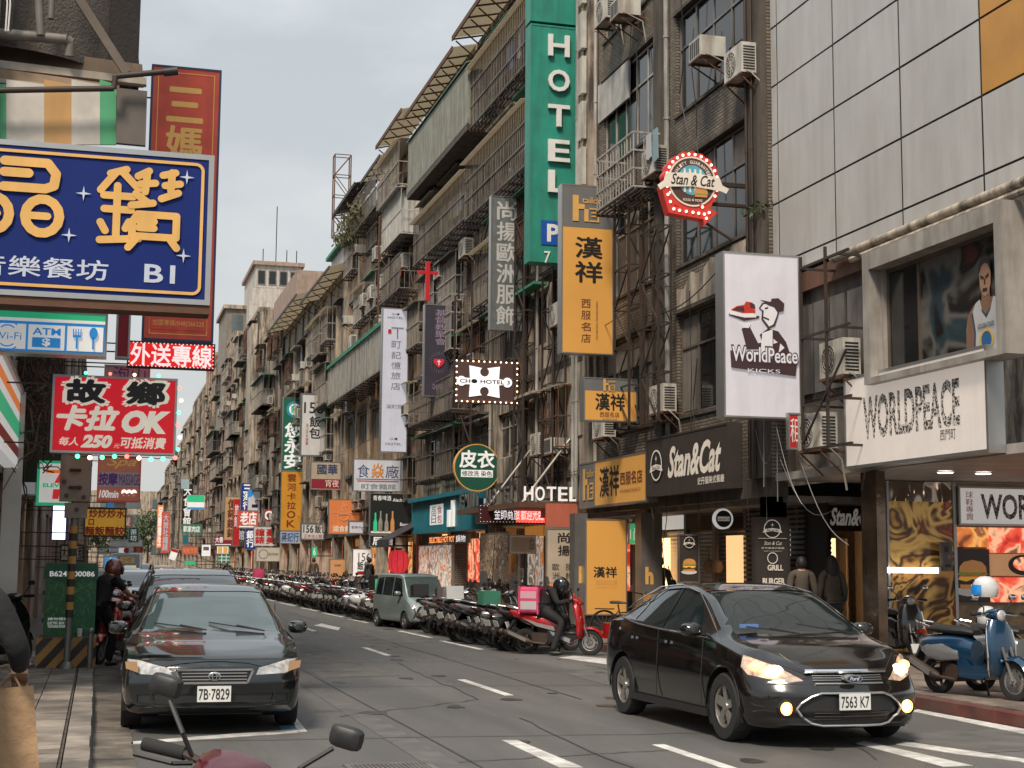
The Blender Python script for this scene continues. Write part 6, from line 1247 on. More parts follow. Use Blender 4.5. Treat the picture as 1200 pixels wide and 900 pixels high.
def car_shell(spec):
    S = spec; F = {k: pchip(*zip(*S[k])) for k in ('zt','zb','w','wt','zl')}; Ln = S['L']; st = []
    s = 0
    cr_ = S.get('crown', .03)
    ss = [0,.02,.05,.09,.14,.2]+[.27+.075*i for i in range(int((Ln-.54)/.075)+1)]+[Ln-.2,Ln-.14,Ln-.09,Ln-.05,Ln-.02,Ln]
    def xof(s, y, z):
        W_ = S['W']/2; x = s
        k = max(0, 1-s/.55); x += k*(S['bow']*(abs(y)/W_)**2.4+S['nose'](z))
        k = max(0, 1-(Ln-s)/.5); x -= k*(S['bow']*.75*(abs(y)/W_)**2.4+S['tail'](z)); return x
    rings = []
    for s in ss:
        zt, zb, w, wt, zl = (F[k](s) for k in ('zt','zb','w','wt','zl'))
        crown = cr_ if zt-zb > .2 else cr_*.8
        r = [(0,zl),(.6*w,zl),(.9*w,zl),(.965*w,zl+.06),(w,zl+(zb-zl)*.5),(.985*w,zl+(zb-zl)*.82),(.955*w,zb)]
        r = chaikin(r, 2)
        u = [(.955*w,zb),(wt,zt-crown),(wt*.93,zt-crown*.45),(wt*.6,zt-crown*.1),(0,zt)]
        g = [(r[-1][0]+(u[1][0]-r[-1][0])*t, r[-1][1]+(u[1][1]-r[-1][1])*t) for t in (.25,.5,.75,.94)]
        u = chaikin([g[-1]]+u[1:], 1)
        rings.append([(y, z) for y, z in r+g[:-1]+u])
    n = len(rings[0]); bm = bmesh.new(); V = []
    for s, r in zip(ss, rings):
        row = []
        for sg in (1, -1):
            row.append([bm.verts.new((-xof(s, y, z), sg*y, z)) for y, z in r])
        V.append(row)
    for i in range(len(ss)-1):
        for k, sg in ((0,1),(1,-1)):
            for j in range(n-1):
                q = [V[i][k][j], V[i+1][k][j], V[i+1][k][j+1], V[i][k][j+1]]
                bm.faces.new(q if k == 0 else q[::-1])
    for i in (0, len(ss)-1):            # nose and tail faces
        s = ss[i]; r = rings[i]; m_ = 9; G = []
        for j, (y, z) in enumerate(r):
            row = [V[i][0][j]]+[bm.verts.new((-xof(s, y*(1-2*t/m_), z), y*(1-2*t/m_), z)) for t in range(1, m_)]+[V[i][1][j]]
            G.append(row)
        for j in range(n-1):
            for t in range(m_):
                q = [G[j][t], G[j][t+1], G[j+1][t+1], G[j+1][t]]
                try: bm.faces.new(q)
                except ValueError: pass
    bmesh.ops.remove_doubles(bm, verts=bm.verts, dist=1e-4)
    bmesh.ops.dissolve_degenerate(bm, edges=bm.edges, dist=1e-5)
    bmesh.ops.recalc_face_normals(bm, faces=bm.faces); return bm
def wheel(par, x, y, r, side, wr=.2, spokes=5, rim_m=None, style='alloy'):
    t = smooth(MB().lathe([(r*.62,-wr/2),(r*.93,-wr/2),(r,-wr/2+.035),(r,wr/2-.035),(r*.93,wr/2),(r*.62,wr/2)], axis='y', n=36)); 
    ty = obj('wheel', t, rubber, par); ty.location = (x, y, r)
    o = side; rr = r*.64; f = smooth(MB()); yo = o*(wr/2-.03)
    f.lathe([(rr,-wr/2+.01),(rr,wr/2-.01),(rr*.93,wr/2-.01),(rr*.9,wr/2-.05),(rr*.9,-wr/2+.02)] if o > 0 else [(rr,wr/2-.01),(rr,-wr/2+.01),(rr*.93,-wr/2+.01),(rr*.9,-wr/2+.05),(rr*.9,wr/2-.02)], axis='y', n=30)
    for k in range(spokes):
        a = 2*math.pi*k/spokes+.3; c, s_ = math.cos(a), math.sin(a); px_, pz_ = -s_, c
        w0, w1 = rr*.15, rr*.21
        vs = [(c*rr*.12+px_*w0, yo, s_*rr*.12+pz_*w0), (c*rr*.12-px_*w0, yo, s_*rr*.12-pz_*w0), (c*rr*.94-px_*w1, yo+o*.012, s_*rr*.94-pz_*w1), (c*rr*.94+px_*w1, yo+o*.012, s_*rr*.94+pz_*w1)]
        vs += [(a_, b_-o*.035, c_) for a_, b_, c_ in vs]; f.add(vs, [(0,1,2,3),(7,6,5,4),(0,4,5,1),(1,5,6,2),(2,6,7,3),(3,7,4,0)])
    f.cyl((0,yo-o*.03,0),(0,yo+o*.012,0),rr*.2,n=14); obj('rim', f, rim_m or alu, ty); obj('brake_disc', smooth(MB().cyl((0,o*.0,0),(0,o*.02,0),rr*.75,n=20)), steel_d, ty)
def circp(cx, cz, r, n=22, lo=None):
    p = [(cx+r*math.cos(2*math.pi*i/n), cz+r*math.sin(2*math.pi*i/n)) for i in range(n)]; return p
cglass = flat('car_glass', (.010,.017,.019), .04, spec=.8, coat=.3); lens = mat('lamp_lens', (.42,.42,.42), .08, var=.35, vscale=14, spec=.8, coat=1); amber = flat('amber_lens', (.42,.25,.13), .15, coat=1)
lampon = flat('headlight_on', (1,.75,.4), emis=9, ecol=(1,.70,.38)); redlens = flat('tail_lens', (.35,.012,.012), .15, coat=1); platem = flat('plate_white', (.70,.70,.67), .4); plast = flat('trim_black', (.02,.02,.021), .4)
def paint(name, c, met=.35, rough=.24): return mat(name, c, rough, met, var=.08, vscale=2, coat=1)
def plate(par, x, y, z, txt, rz=0):
    t = thing('tmp','a','b'); del t['label']; del t['category']; bpy.data.objects.remove(t)
    p = obj('licence_plate', MB().box(0,.012,-.16,.16,-.075,.075), platem, par); p.location = (x, y, z); p.rotation_euler = (0, 0, rz)
    mb = MB(); g_ = MB(); put_text(g_, txt, -.145, -.055, .145, .05, 0, .01); mb.merge(g_, Matrix.Translation((.0145,0,0)) @ Matrix.Rotation(math.pi/2, 4, 'Z')); obj('lettering', mb, ink, p)
    return p
def build_car(S, name, label, cat='car', loc=(0,0,0), rz=0):
    root = thing(name, label, cat, loc, rz); bm = car_shell(S); side = lambda f: abs(f.normal.y) > .35 and abs(f.calc_center_median().y) > S['W']*.22
    bm.normal_update(); top = lambda f: f.normal.z > .12 and abs(f.normal.y) < .75; front = lambda f: f.normal.x > .25 and f.calc_center_median().x > -1.0; rear = lambda f: f.normal.x < -.25 and f.calc_center_median().x < -S['L']+1.0
    r = S['r']; ax = (-S['fo'], -S['fo']-S['wb'])
    sidew = lambda f: abs(f.calc_center_median().y) > S['W']*.30
    for x in ax:
        fs = carve(bm, circp(x, r, r+.055), 'y', sidew); bmesh.ops.delete(bm, geom=fs, context='FACES')
        for sg in (1, -1):
            w0 = MB(); n = 20
            for i in range(n):
                a0, a1 = math.pi*2*i/n, math.pi*2*(i+1)/n; q = lambda a, yy: (x+(r+.056)*math.cos(a), yy, max(.13, r+(r+.056)*math.sin(a)))
                w0.add([q(a0, sg*S['W']*.29), q(a1, sg*S['W']*.29), q(a1, sg*S['W']*.485), q(a0, sg*S['W']*.485)], [(0,1,2,3)])
            obj('wheel_well', w0, plast, root)
    bm.normal_update()
    for poly in S['side_windows']:
        fs = carve(bm, poly, 'y', side); fl_ = [f for f in fs if f.calc_center_median().y > 0]; fr_ = [f for f in fs if f not in set(fl_)]
        take(bm, fl_, 'side_window', cglass, root, .006); bm.normal_update(); take(bm, fr_, 'side_window', cglass, root, .006)
    bm.normal_update(); take(bm, carve(bm, S['windshield'], 'z', top), 'windshield', S.get('wsg', cglass), root, .006)
    if 'rear_window' in S: bm.normal_update(); take(bm, carve(bm, S['rear_window'], 'z', top), 'rear_window', cglass, root, .006)
    for nm, poly, pr, m_, fl, ins in S['carves']:
        bm.normal_update(); fl_ = {'front': front, 'side': side, 'rear': rear, 'top': top, 'any': lambda f: True}[fl]
        for sg in ((1, -1) if pr == 'x' and min(p[0] for p in poly) > 0 else (1,)):
            take(bm, carve(bm, [(p[0]*sg, p[1]) for p in poly] if pr == 'x' else poly, pr, fl_, .08), nm, m_, root, ins)
    bm.normal_update(); me = bpy.data.meshes.new('body'); bm.to_mesh(me); me.polygons.foreach_set('use_smooth', [True]*len(me.polygons)); me.set_sharp_from_angle(angle=R_(50)); me.materials.append(S['paint'])
    o = bpy.data.objects.new('body', me); COL.objects.link(o); o.parent = root; bm.free()
    obj('underbody', MB().box(-S['L']+.35,-.4,-S['W']*.28,S['W']*.28,S.get('ub',.17),.5), plast, root)
    for x in ax:
        for sg in (1, -1): wheel(root, x, sg*(S['W']/2-.115), r, sg, .2, S.get('spokes', 5), S.get('rimm'))
    # door gaps as thin dark grooves standing a hair proud of the paint
    return root
def eloft_m(g, x, y, z):
    vs = []; n = 14
    for xx, k in ((.09,.45),(.06,.85),(-.02,1.0),(-.045,.97),(-.05,.8)):
        for i in range(n):
            a = 2*math.pi*i/n; c, s_ = math.cos(a), math.sin(a); vs.append((x+xx, y+math.copysign(abs(c)**.7, c)*.105*k, z+math.copysign(abs(s_)**.7, s_)*.07*k))
    g.add(vs, [(i*n+k,i*n+(k+1)%n,(i+1)*n+(k+1)%n,(i+1)*n+k) for i in range(4) for k in range(n)]+[tuple(range(n))[::-1], tuple(range(4*n,5*n))])
def mirror(root, x, y, z, m, sg):
    g = smooth(MB()); eloft_m(g, x, sg*(y+.09), z); o = obj('door_mirror', g, m, root); obj('arm', MB().bar((x,sg*y,z-.05),(x,sg*(y+.02),z-.03),.05,.03), plast, o)
def wiper(root, a, b):
    obj('wiper', MB().bar(a, b, .016, .012).bar(a, (Vector(a)+Vector(b))/2+Vector((.0,0,.014)), .02, .014), plast, root)

# --- black four-door saloon parked at the left kerb
blackpaint = paint('black_green_paint', (.003,.0055,.0055), .05, .18); brownpaint = paint('dark_brown_paint', (.016,.011,.010), .1); 
C1 = dict(L=4.70, W=1.78, r=.315, fo=.95, wb=2.67, bow=.26, crown=.05, rimm=alu, spokes=7,
  nose=lambda z: .0 if z < .52 else (z-.52)*.42, tail=lambda z: .0 if z < .55 else (z-.55)*.3,
  zt=[(0,.66),(.05,.725),(.15,.77),(.6,.86),(1.18,.965),(1.5,1.14),(1.95,1.355),(2.35,1.42),(2.9,1.42),(3.35,1.34),(3.95,1.06),(4.3,1.03),(4.6,.98),(4.7,.88)],
  zb=[(0,.60),(.05,.65),(.15,.69),(.6,.78),(1.2,.88),(2.5,.93),(3.8,.96),(4.5,.92),(4.7,.80)],
  w=[(0,.80),(.1,.845),(.4,.875),(1.2,.89),(3.6,.89),(4.4,.86),(4.7,.80)],
  wt=[(0,.70),(.15,.74),(1.0,.77),(1.2,.745),(1.95,.60),(2.4,.575),(3.2,.575),(3.95,.66),(4.5,.69),(4.7,.64)],
  zl=[(0,.27),(.15,.20),(.5,.19),(4.3,.2),(4.7,.3)],
  windshield=[(-1.20,-.70),(-1.13,0),(-1.20,.70),(-1.98,.565),(-1.93,0),(-1.98,-.565)],
  rear_window=[(-3.3,-.54),(-3.3,.54),(-3.93,.62),(-3.96,0),(-3.93,-.62)],
  side_windows=[[(-1.62,.93),(-2.05,1.31),(-2.55,1.36),(-2.55,.945)],[(-2.62,.945),(-2.62,1.36),(-3.05,1.34),(-3.5,1.17),(-3.5,.96)]],
  carves=[('headlight',[(.40,.575),(.70,.585),(.82,.63),(.84,.72),(.72,.715),(.43,.645)],'x',lens,'front',.004),
          ('lower_grille',[(-.55,.30),(.55,.30),(.58,.40),(-.58,.40)],'x',plast,'front',.012),('lower_lamp',[(.60,.30),(.72,.32),(.72,.39),(.60,.40)],'x',plast,'front',.01)],
  paint=blackpaint, wsg=flat('windshield_glass', (.045,.068,.072), .05, spec=.9, coat=.5))  # sky reflection put into the windshield's paler teal colour
c1 = build_car(C1, 'parked_car', 'black saloon car with a silver grille parked at the left kerb, front towards us', 'car', (1.13,14.92,0), -math.pi/2-.0316)
def pl_at(root, S): return None
# hand placed trim (x forward, nose at x=0)
gr = obj('grille', MB().prism([(-.36,.625),(.36,.625),(.31,.515),(-.31,.515)], -.055, .012, 'x'), plast, c1)
f = MB()
for a, b_ in (((-.37,.632),(.37,.632)),((.37,.632),(.315,.508)),((.315,.508),(-.315,.508)),((-.315,.508),(-.37,.632))): f.bar((.012,a[0],a[1]),(.012,b_[0],b_[1]),.022,.02)
obj('grille_surround', f, chrome, gr)
for z in (.54,.57,.60): obj('grille_slat', MB().box(.012,.022,-.31,.31,z-.005,z+.005), alu, gr)
f = MB(); 
def ell(f, a, b_, x, r=.006, cy=0, cz=.57, n=26):
    p = [(x, cy+a*math.cos(2*math.pi*i/n), cz+b_*math.sin(2*math.pi*i/n)) for i in range(n+1)]; f.tube(p, r, 5)
ell(f,.055,.037,.03); ell(f,.022,.034,.03); ell(f,.045,.016,.03,cz=.587); obj('emblem', f, chrome, gr)
for sg in (1,-1): 
    q = obj('turn_signal', MB().prism([(sg*.72,.60),(sg*.835,.64),(sg*.845,.705),(sg*.73,.70)], -.205, -.155, 'x'), amber, c1)
    f = MB(); f.prism([(sg*.42,.585),(sg*.70,.59),(sg*.70,.60),(sg*.425,.6)], -.1,-.05,'x')
obj('bumper_strip', MB().box(-.02,.018,-.60,.60,.325,.337), plast, c1); obj('hood_edge', MB().box(-.11,-.1,-.62,.62,.722,.728), plast, c1)
plate(c1, .03, 0, .405, '7B·7829')
for sg in (1,-1): mirror(c1, -1.62, .86, .97, blackpaint, sg)
wiper(c1, (-1.10,.55,.955), (-1.30,-.02,1.035)); wiper(c1, (-1.10,-.05,.965), (-1.32,-.58,1.03))
for sg in (1,-1):
    for x in (-2.585,): obj('door_pillar', MB().box(x-.03,x+.03,sg*.77,sg*.775,.95,1.2), plast, c1)
    obj('side_moulding', MB().box(-3.6,-1.3,sg*.885,sg*.905,.50,.55), plast, c1)
    for x in (-2.4,-3.35): obj('door_handle', MB().box(x-.09,x+.09,sg*.87,sg*.90,.78,.81), blackpaint, c1)
    obj('tail_lamp', MB().box(-4.69,-4.62,sg*.5,sg*.75,.72,.88), redlens, c1)
for i, (cx_, ) in enumerate(((.38,),(-.38,))):
    h_ = smooth(MB().ball((-2.15, cx_, 1.05), .13, 10, 8, (.5,1,1.1))); 

# --- dark saloon driving towards us on the right, lamps on
focus = paint('black_brown_paint', (.008,.006,.0055), .1, .14)
C2 = dict(L=4.49, W=1.84, r=.325, fo=.90, wb=2.64, bow=.34, crown=.05, rimm=mat('alloy_rim',(.5,.48,.45),.3,.8,var=.05), spokes=5,
  nose=lambda z: .03 if z < .3 else (.0 if z < .5 else (z-.5)*.55), tail=lambda z: .0 if z < .6 else (z-.6)*.25,
  zt=[(0,.66),(.05,.74),(.15,.80),(.6,.92),(1.05,1.02),(1.4,1.2),(1.95,1.425),(2.4,1.49),(2.9,1.48),(3.4,1.37),(3.95,1.15),(4.25,1.10),(4.42,1.05),(4.49,.95)],
  zb=[(0,.58),(.05,.64),(.15,.70),(.6,.83),(1.2,.93),(2.5,.985),(3.7,1.04),(4.3,1.0),(4.49,.85)],
  w=[(0,.80),(.1,.86),(.4,.905),(1.0,.92),(3.6,.92),(4.2,.89),(4.49,.82)],
  wt=[(0,.64),(.15,.70),(.9,.80),(1.1,.78),(1.95,.62),(2.4,.59),(3.2,.585),(3.9,.68),(4.3,.70),(4.49,.62)],
  zl=[(0,.22),(.15,.175),(.5,.17),(4.1,.19),(4.49,.32)],
  windshield=[(-1.06,-.75),(-.97,0),(-1.06,.75),(-1.98,.585),(-1.92,0),(-1.98,-.585)],
  rear_window=[(-3.3,-.55),(-3.3,.55),(-3.88,.64),(-3.92,0),(-3.88,-.64)],
  side_windows=[[(-1.40,.985),(-1.98,1.37),(-2.48,1.43),(-2.48,1.01)],[(-2.55,1.01),(-2.55,1.43),(-3.05,1.40),(-3.22,1.35),(-3.30,1.07)],[(-3.36,1.08),(-3.29,1.32),(-3.60,1.18),(-3.72,1.12)]],
  carves=[('headlight',[(.44,.62),(.60,.60),(.86,.66),(.90,.76),(.84,.84),(.62,.74)],'x',mat('lit_lens', (.40,.33,.27), .1, var=.5, vscale=16, coat=1, emis=.10, ecol=(1,.45,.15)),'front',.004),
          ('upper_grille',[(-.36,.60),(.36,.60),(.40,.685),(-.40,.685)],'x',plast,'front',.014),
          ('lower_grille',[(-.30,.225),(.30,.225),(.40,.245),(.49,.31),(.525,.365),(.49,.41),(.40,.47),(.32,.50),(-.32,.50),(-.40,.47),(-.49,.41),(-.525,.365),(-.49,.31),(-.40,.245)],'x',plast,'front',.014)],
  paint=focus)
c2 = build_car(C2, 'driving_car', 'dark saloon car driving towards us with lit orange headlights, licence plate 7563 K7', 'car', (6.785,12.71,0), -math.pi/2+.03)
# chrome lines follow the nose, so they are laid on with the same nose shape
def nosex(S, y, z, off=.008): return -(S['bow']*(abs(y)/(S['W']/2))**2.4+S['nose'](z))+off
def onnose(S, pts, r, m_, nm, par, n=8, closed=False, off=.01):
    q = []; pts = pts+[pts[0]] if closed else pts
    for a, b_ in zip(pts[:-1], pts[1:]):
        for i in range(n): t = i/n; y, z = a[0]+(b_[0]-a[0])*t, a[1]+(b_[1]-a[1])*t; q.append((nosex(S, y, z, off), y, z))
    q.append((nosex(S, *pts[-1], off), *pts[-1])); return obj(nm, smooth(MB().tube(q, r, 6)), m_, par)
onnose(C2, [(-.30,.215),(.30,.215),(.40,.235),(.50,.305),(.54,.365),(.50,.42),(.41,.48),(.32,.51),(-.32,.51),(-.41,.48),(-.50,.42),(-.54,.365),(-.50,.305),(-.40,.235)], .011, alu, 'grille_surround', c2, n=3, closed=True)
onnose(C2, [(-.42,.705),(.42,.705)], .020, chrome, 'bonnet_trim', c2); onnose(C2, [(-.35,.595),(.35,.595)], .008, alu, 'grille_trim', c2)
for z in (.625,.645,.665): onnose(C2, [(-.36,z),(.36,z)], .004, alu, 'grille_slat', c2, off=-.004)
for z in (.27,.30,.33): onnose(C2, [(-.38,z),(.38,z)], .005, steel_d, 'grille_slat', c2, off=-.004)
f = MB().prism([(.085*math.cos(a), .642+.036*math.sin(a)) for a in [2*math.pi*i/24 for i in range(24)]], -.09, .022, 'x'); em = obj('emblem', f, alu, c2); obj('emblem_face', MB().prism([(.073*math.cos(a), .642+.027*math.sin(a)) for a in [2*math.pi*i/24 for i in range(24)]], .0225, .026, 'x'), flat('emblem_blue', (.02,.03,.08), .3), em)
mb = MB(); g_ = MB(); put_text(g_, 'Ford', -.05,-.014,.05,.018,0,.01,.3); mb.merge(g_, Matrix.Translation((.028,0,.642)) @ Matrix.Rotation(math.pi/2, 4, 'Z')); obj('emblem_lettering', mb, white, em)
plate(c2, .018, 0, .435, '7563 K7')
for sg in (1,-1):
    obj('headlight_lamp', smooth(MB().ball((nosex(C2,.66,.70,-.03), sg*.66, .70), .075, 14, 9, (.7,1.25,.72))), lampon, c2)
    fl = obj('fog_lamp', smooth(MB().ball((nosex(C2,.62,.37,.0), sg*.63, .37), .05, 12, 8, (.5,1,1))), lampon, c2); obj('fog_lamp_rim', smooth(MB().lathe([(.055,-.01),(.085,-.02),(.085,.012),(.06,.02)], (nosex(C2,.62,.37,.0), sg*.63, .37), 'x', 18)), focus, c2)
    obj('turn_signal', smooth(MB().ball((nosex(C2,.80,.74,-.04), sg*.79, .735), .05, 12, 8, (1,1.1,.9))), flat('amber_lit', (1,.4,.08), emis=7, ecol=(1,.33,.05)), c2)
    obj('fog_glow_ring', smooth(MB().lathe([(.052,.02),(.085,.012)], (nosex(C2,.62,.37,.0), sg*.63, .37), 'x', 18)), flat('amber_lit', (1,.4,.08)), c2)
    mirror(c2, -1.48, .88, 1.03, focus, sg)
    for x in (-2.33,-3.28): obj('door_handle', smooth(MB().box(x-.1,x+.1,sg*.915,sg*.945,.86,.89)), chrome, c2)
    q = [(x, sg*y, z) for x, y, z in ((-1.32,.875,.965),(-1.7,.885,.985),(-2.48,.895,1.0),(-3.1,.89,1.03),(-3.65,.865,1.075))]; obj('window_trim', smooth(MB().tube(q, .009, 5)), chrome, c2)
    q = [(x, sg*y, z) for x, y, z in ((-1.22,.80,1.01),(-1.6,.725,1.22),(-1.98,.645,1.395),(-2.5,.615,1.465),(-3.1,.615,1.43),(-3.6,.68,1.27),(-3.85,.70,1.17))]; obj('roof_rail_trim', smooth(MB().tube(q, .008, 5)), chrome, c2)
    obj('tail_lamp', MB().box(-4.46,-4.36,sg*.55,sg*.8,.80,.98), redlens, c2); obj('sill', MB().box(-3.3,-1.25,sg*.87,sg*.915,.20,.27), plast, c2)
    for x, z0, z1 in ((-1.36,.3,.95),(-2.51,.28,1.0),): obj('door_gap', MB().tube([(x,sg*.922,z0),(x,sg*.9225,.6),(x,sg*.893,z1)], .005, 4), plast, c2)
    onnose(C2, [(sg*.42,.70),(sg*.60,.86)], .004, plast, 'hood_gap', c2)
wiper(c2, (-.93,.60,1.0), (-1.10,.0,1.10)); wiper(c2, (-.93,-.05,1.01), (-1.12,-.62,1.085))
obj('toll_tag', MB().box(-1.12,-1.09,-.62,-.42,1.065,1.10), flat('tag_blue', (.12,.22,.5)), c2)
arc_ = [(x_, z_) for x_, z_ in []]
for x0 in (-.90,-.90-2.64):
    for sg in (1,-1):
        q = [(x0+.385*math.cos(R_(a)), sg*(.905), .325+.385*math.sin(R_(a))) for a in range(-5, 186, 10)]; obj('arch_lip', smooth(MB().tube(q, .010, 5)), focus, c2)
# --- wagon behind the black saloon
C3 = dict(C1); C3.update(L=4.5, W=1.76, r=.32, wb=2.6,
  zt=[(0,.72),(.05,.79),(.15,.84),(.6,.95),(1.0,1.04),(1.3,1.25),(1.75,1.48),(2.2,1.56),(3.2,1.57),(3.95,1.50),(4.25,1.3),(4.45,1.0),(4.5,.9)],
  wt=[(0,.70),(.15,.74),(.9,.77),(1.1,.75),(1.75,.62),(2.4,.61),(3.6,.61),(4.2,.64),(4.5,.64)], zb=[(0,.62),(.15,.74),(.6,.86),(1.2,.95),(3.6,1.0),(4.3,.95),(4.5,.82)],
  w=[(0,.78),(.1,.83),(.4,.865),(1.2,.88),(3.6,.88),(4.3,.86),(4.5,.80)], zl=[(0,.27),(.15,.20),(.5,.2),(4.1,.2),(4.5,.3)],
  windshield=[(-1.03,-.70),(-.96,0),(-1.03,.70),(-1.78,.585),(-1.73,0),(-1.78,-.585)],
  side_windows=[[(-1.42,1.0),(-1.85,1.42),(-2.4,1.48),(-2.4,1.02)],[(-2.47,1.02),(-2.47,1.48),(-3.3,1.48),(-3.35,1.04)],[(-3.42,1.05),(-3.38,1.46),(-3.8,1.42),(-4.0,1.1)]], paint=brownpaint, spokes=5)
C3.pop('rear_window')
C3['carves'] = [('headlight',[(.42,.62),(.66,.61),(.82,.66),(.84,.78),(.62,.76)],'x',lens,'front',.004), ('grille',[(-.36,.60),(.36,.60),(.40,.72),(-.40,.72)],'x',plast,'front',.01)]
c3 = build_car(C3, 'parked_wagon', 'dark wagon parked directly behind the black saloon at the left kerb', 'car', (1.33,20.6,0), -math.pi/2-.01)
plate(c3, .02, 0, .48, '3K·6102')
for sg in (1,-1): mirror(c3, -1.45, .86, 1.03, brownpaint, sg); obj('roof_rail', smooth(MB().tube([(-2.0,sg*.57,1.55),(-2.2,sg*.57,1.60),(-3.6,sg*.57,1.60),(-3.8,sg*.57,1.55)], .014, 6)), plast, c3)
# --- small teal and grey van among the scooters
C4 = dict(C3); C4.update(L=3.45, W=1.50, r=.27, fo=.62, wb=2.35, bow=.16, crown=.05,
  nose=lambda z: .0 if z < .55 else (z-.55)*.25, tail=lambda z: 0,
  zt=[(0,.72),(.04,.80),(.12,.86),(.35,.96),(.55,1.05),(.8,1.38),(1.05,1.66),(1.4,1.74),(2.9,1.75),(3.25,1.68),(3.4,1.4),(3.45,1.2)],
  wt=[(0,.58),(.12,.62),(.5,.66),(.75,.64),(1.1,.60),(3.2,.60),(3.45,.58)], zb=[(0,.64),(.12,.76),(.5,.92),(1.2,.98),(3.3,1.0),(3.45,.95)],
  w=[(0,.68),(.1,.72),(.4,.745),(1.2,.75),(3.2,.75),(3.45,.70)], zl=[(0,.28),(.15,.22),(3.2,.22),(3.45,.3)],
  windshield=[(-.52,-.62),(-.48,0),(-.52,.62),(-1.05,.57),(-1.03,0),(-1.05,-.57)],
  side_windows=[[(-.82,1.02),(-1.12,1.58),(-1.65,1.62),(-1.65,1.03)],[(-1.72,1.03),(-1.72,1.62),(-2.5,1.62),(-2.5,1.04)],[(-2.57,1.04),(-2.57,1.62),(-3.05,1.58),(-3.1,1.06)]], paint=paint('teal_grey_paint', (.25,.30,.30), .4, .3))
C4['carves'] = [('headlight',[(.40,.60),(.60,.60),(.67,.66),(.67,.80),(.45,.78)],'x',lens,'front',.004), ('grille',[(-.3,.62),(.3,.62),(.32,.74),(-.32,.74)],'x',plast,'front',.01)]
c4 = build_car(C4, 'parked_van', 'small teal and grey van parked among the row of scooters', 'van', (8.15,37.0,0), -math.pi/2+.20); c4.scale = (.80,.80,.80)
for sg in (1,-1): mirror(c4, -.95, .73, 1.12, C4['paint'], sg)
plate(c4, .02, 0, .42, 'ZK·2915')
# --- far traffic
whitep = paint('white_car_paint', (.55,.56,.56), .1); yelp = paint('taxi_yellow', (.55,.33,.03), .1)
C5 = dict(C1); C5.update(paint=whitep); c5 = build_car(C5, 'far_car', 'white saloon car coming down the street behind the dark wagon', 'car', (1.1,40,0), -math.pi/2)
C6 = dict(C1); C6.update(paint=yelp); c6 = build_car(C6, 'far_car', 'yellow taxi beyond the white saloon car', 'taxi', (3.2,78,0), -math.pi/2)
for i, (x, y, m_, lb) in enumerate(((.9,52,'b','dark saloon car parked behind the white one'),(1.0,66,'w','second white car farther along the left kerb'),(3.4,120,'w','white car alone in the far lane'))):
    dup(c5 if m_ == 'w' else c1, (x, y, 0), -math.pi/2, lb)
bus = thing('delivery_truck', 'white box truck far down the street behind the parked cars', 'truck', (1.6, 92, 0))
obj('cargo_box', MB().box(-.95,.95,1.6,5.6,.75,2.9), whitep, bus); obj('cab', MB().prism([(0,.4),(0,1.2),(.35,2.1),(1.55,2.15),(1.55,.4)], -.88,.88,'x'), whitep, bus); obj('windshield', MB().prism([(-.012,1.25),(.0,1.25),(.31,2.02),(.298,2.02)], -.78,.78,'x'), cglass, bus)
for x in (-.75,.75):
    for y in (.7,4.5): obj('wheel', MB().cyl((x-.11,y,.38),(x+.11,y,.38),.38,n=18), rubber, bus)
# ------------------------------------------------------------------ scooters
def eloft(mb, secs, n=14, p=2.4, caps=True, axis='x', half=None):
    # secs: (x, y, z, ry, rz) rings of superellipses; axis x -> ring in the yz plane, axis z -> ring in the xy plane
    m0 = len(mb.v); vs = []; fs = []
    for (x, y, z, ry, rz) in secs:
        for k in range(n):
            a = 2*math.pi*k/n; c, s_ = math.cos(a), math.sin(a); u = math.copysign(abs(c)**(2/p), c)*ry; v = math.copysign(abs(s_)**(2/p), s_)*rz
            vs.append((x, y+u, z+v) if axis == 'x' else (x+v, y+u, z))
    for i in range(len(secs)-1):
        for k in range(n): fs.append((i*n+k, i*n+(k+1)%n, (i+1)*n+(k+1)%n, (i+1)*n+k))
    if caps: fs += [tuple(range(n))[::-1], tuple(range((len(secs)-1)*n, len(secs)*n))]
    mb.add(vs, fs); mb.smooth = True; return mb
sbody = paint('scooter_body', (.018,.018,.019), .3, .25); seatm = flat('seat_vinyl', (.02,.019,.018), .55); silver = mat('scooter_silver', (.48,.48,.48), .35, .6, stain=.2); exh = mat('exhaust_shield', (.42,.40,.38), .3, .7)
def fender(r0, r1, wd, a0, a1, cx, cz, n=10):
    mb = MB(); vs = []; m_ = 5
    for i in range(n+1):
        a = R_(a0+(a1-a0)*i/n)
        for j in range(m_):
            t = -1+2*j/(m_-1); rr = r1-(r1-r0)*t*t; vs.append((cx+rr*math.cos(a), wd*t, cz+rr*math.sin(a)))
    for i in range(n):
        for j in range(m_-1): mb.f.append((i*m_+j, i*m_+j+1, (i+1)*m_+j+1, (i+1)*m_+j))
    mb.v = vs; mb.smooth = True; return mb
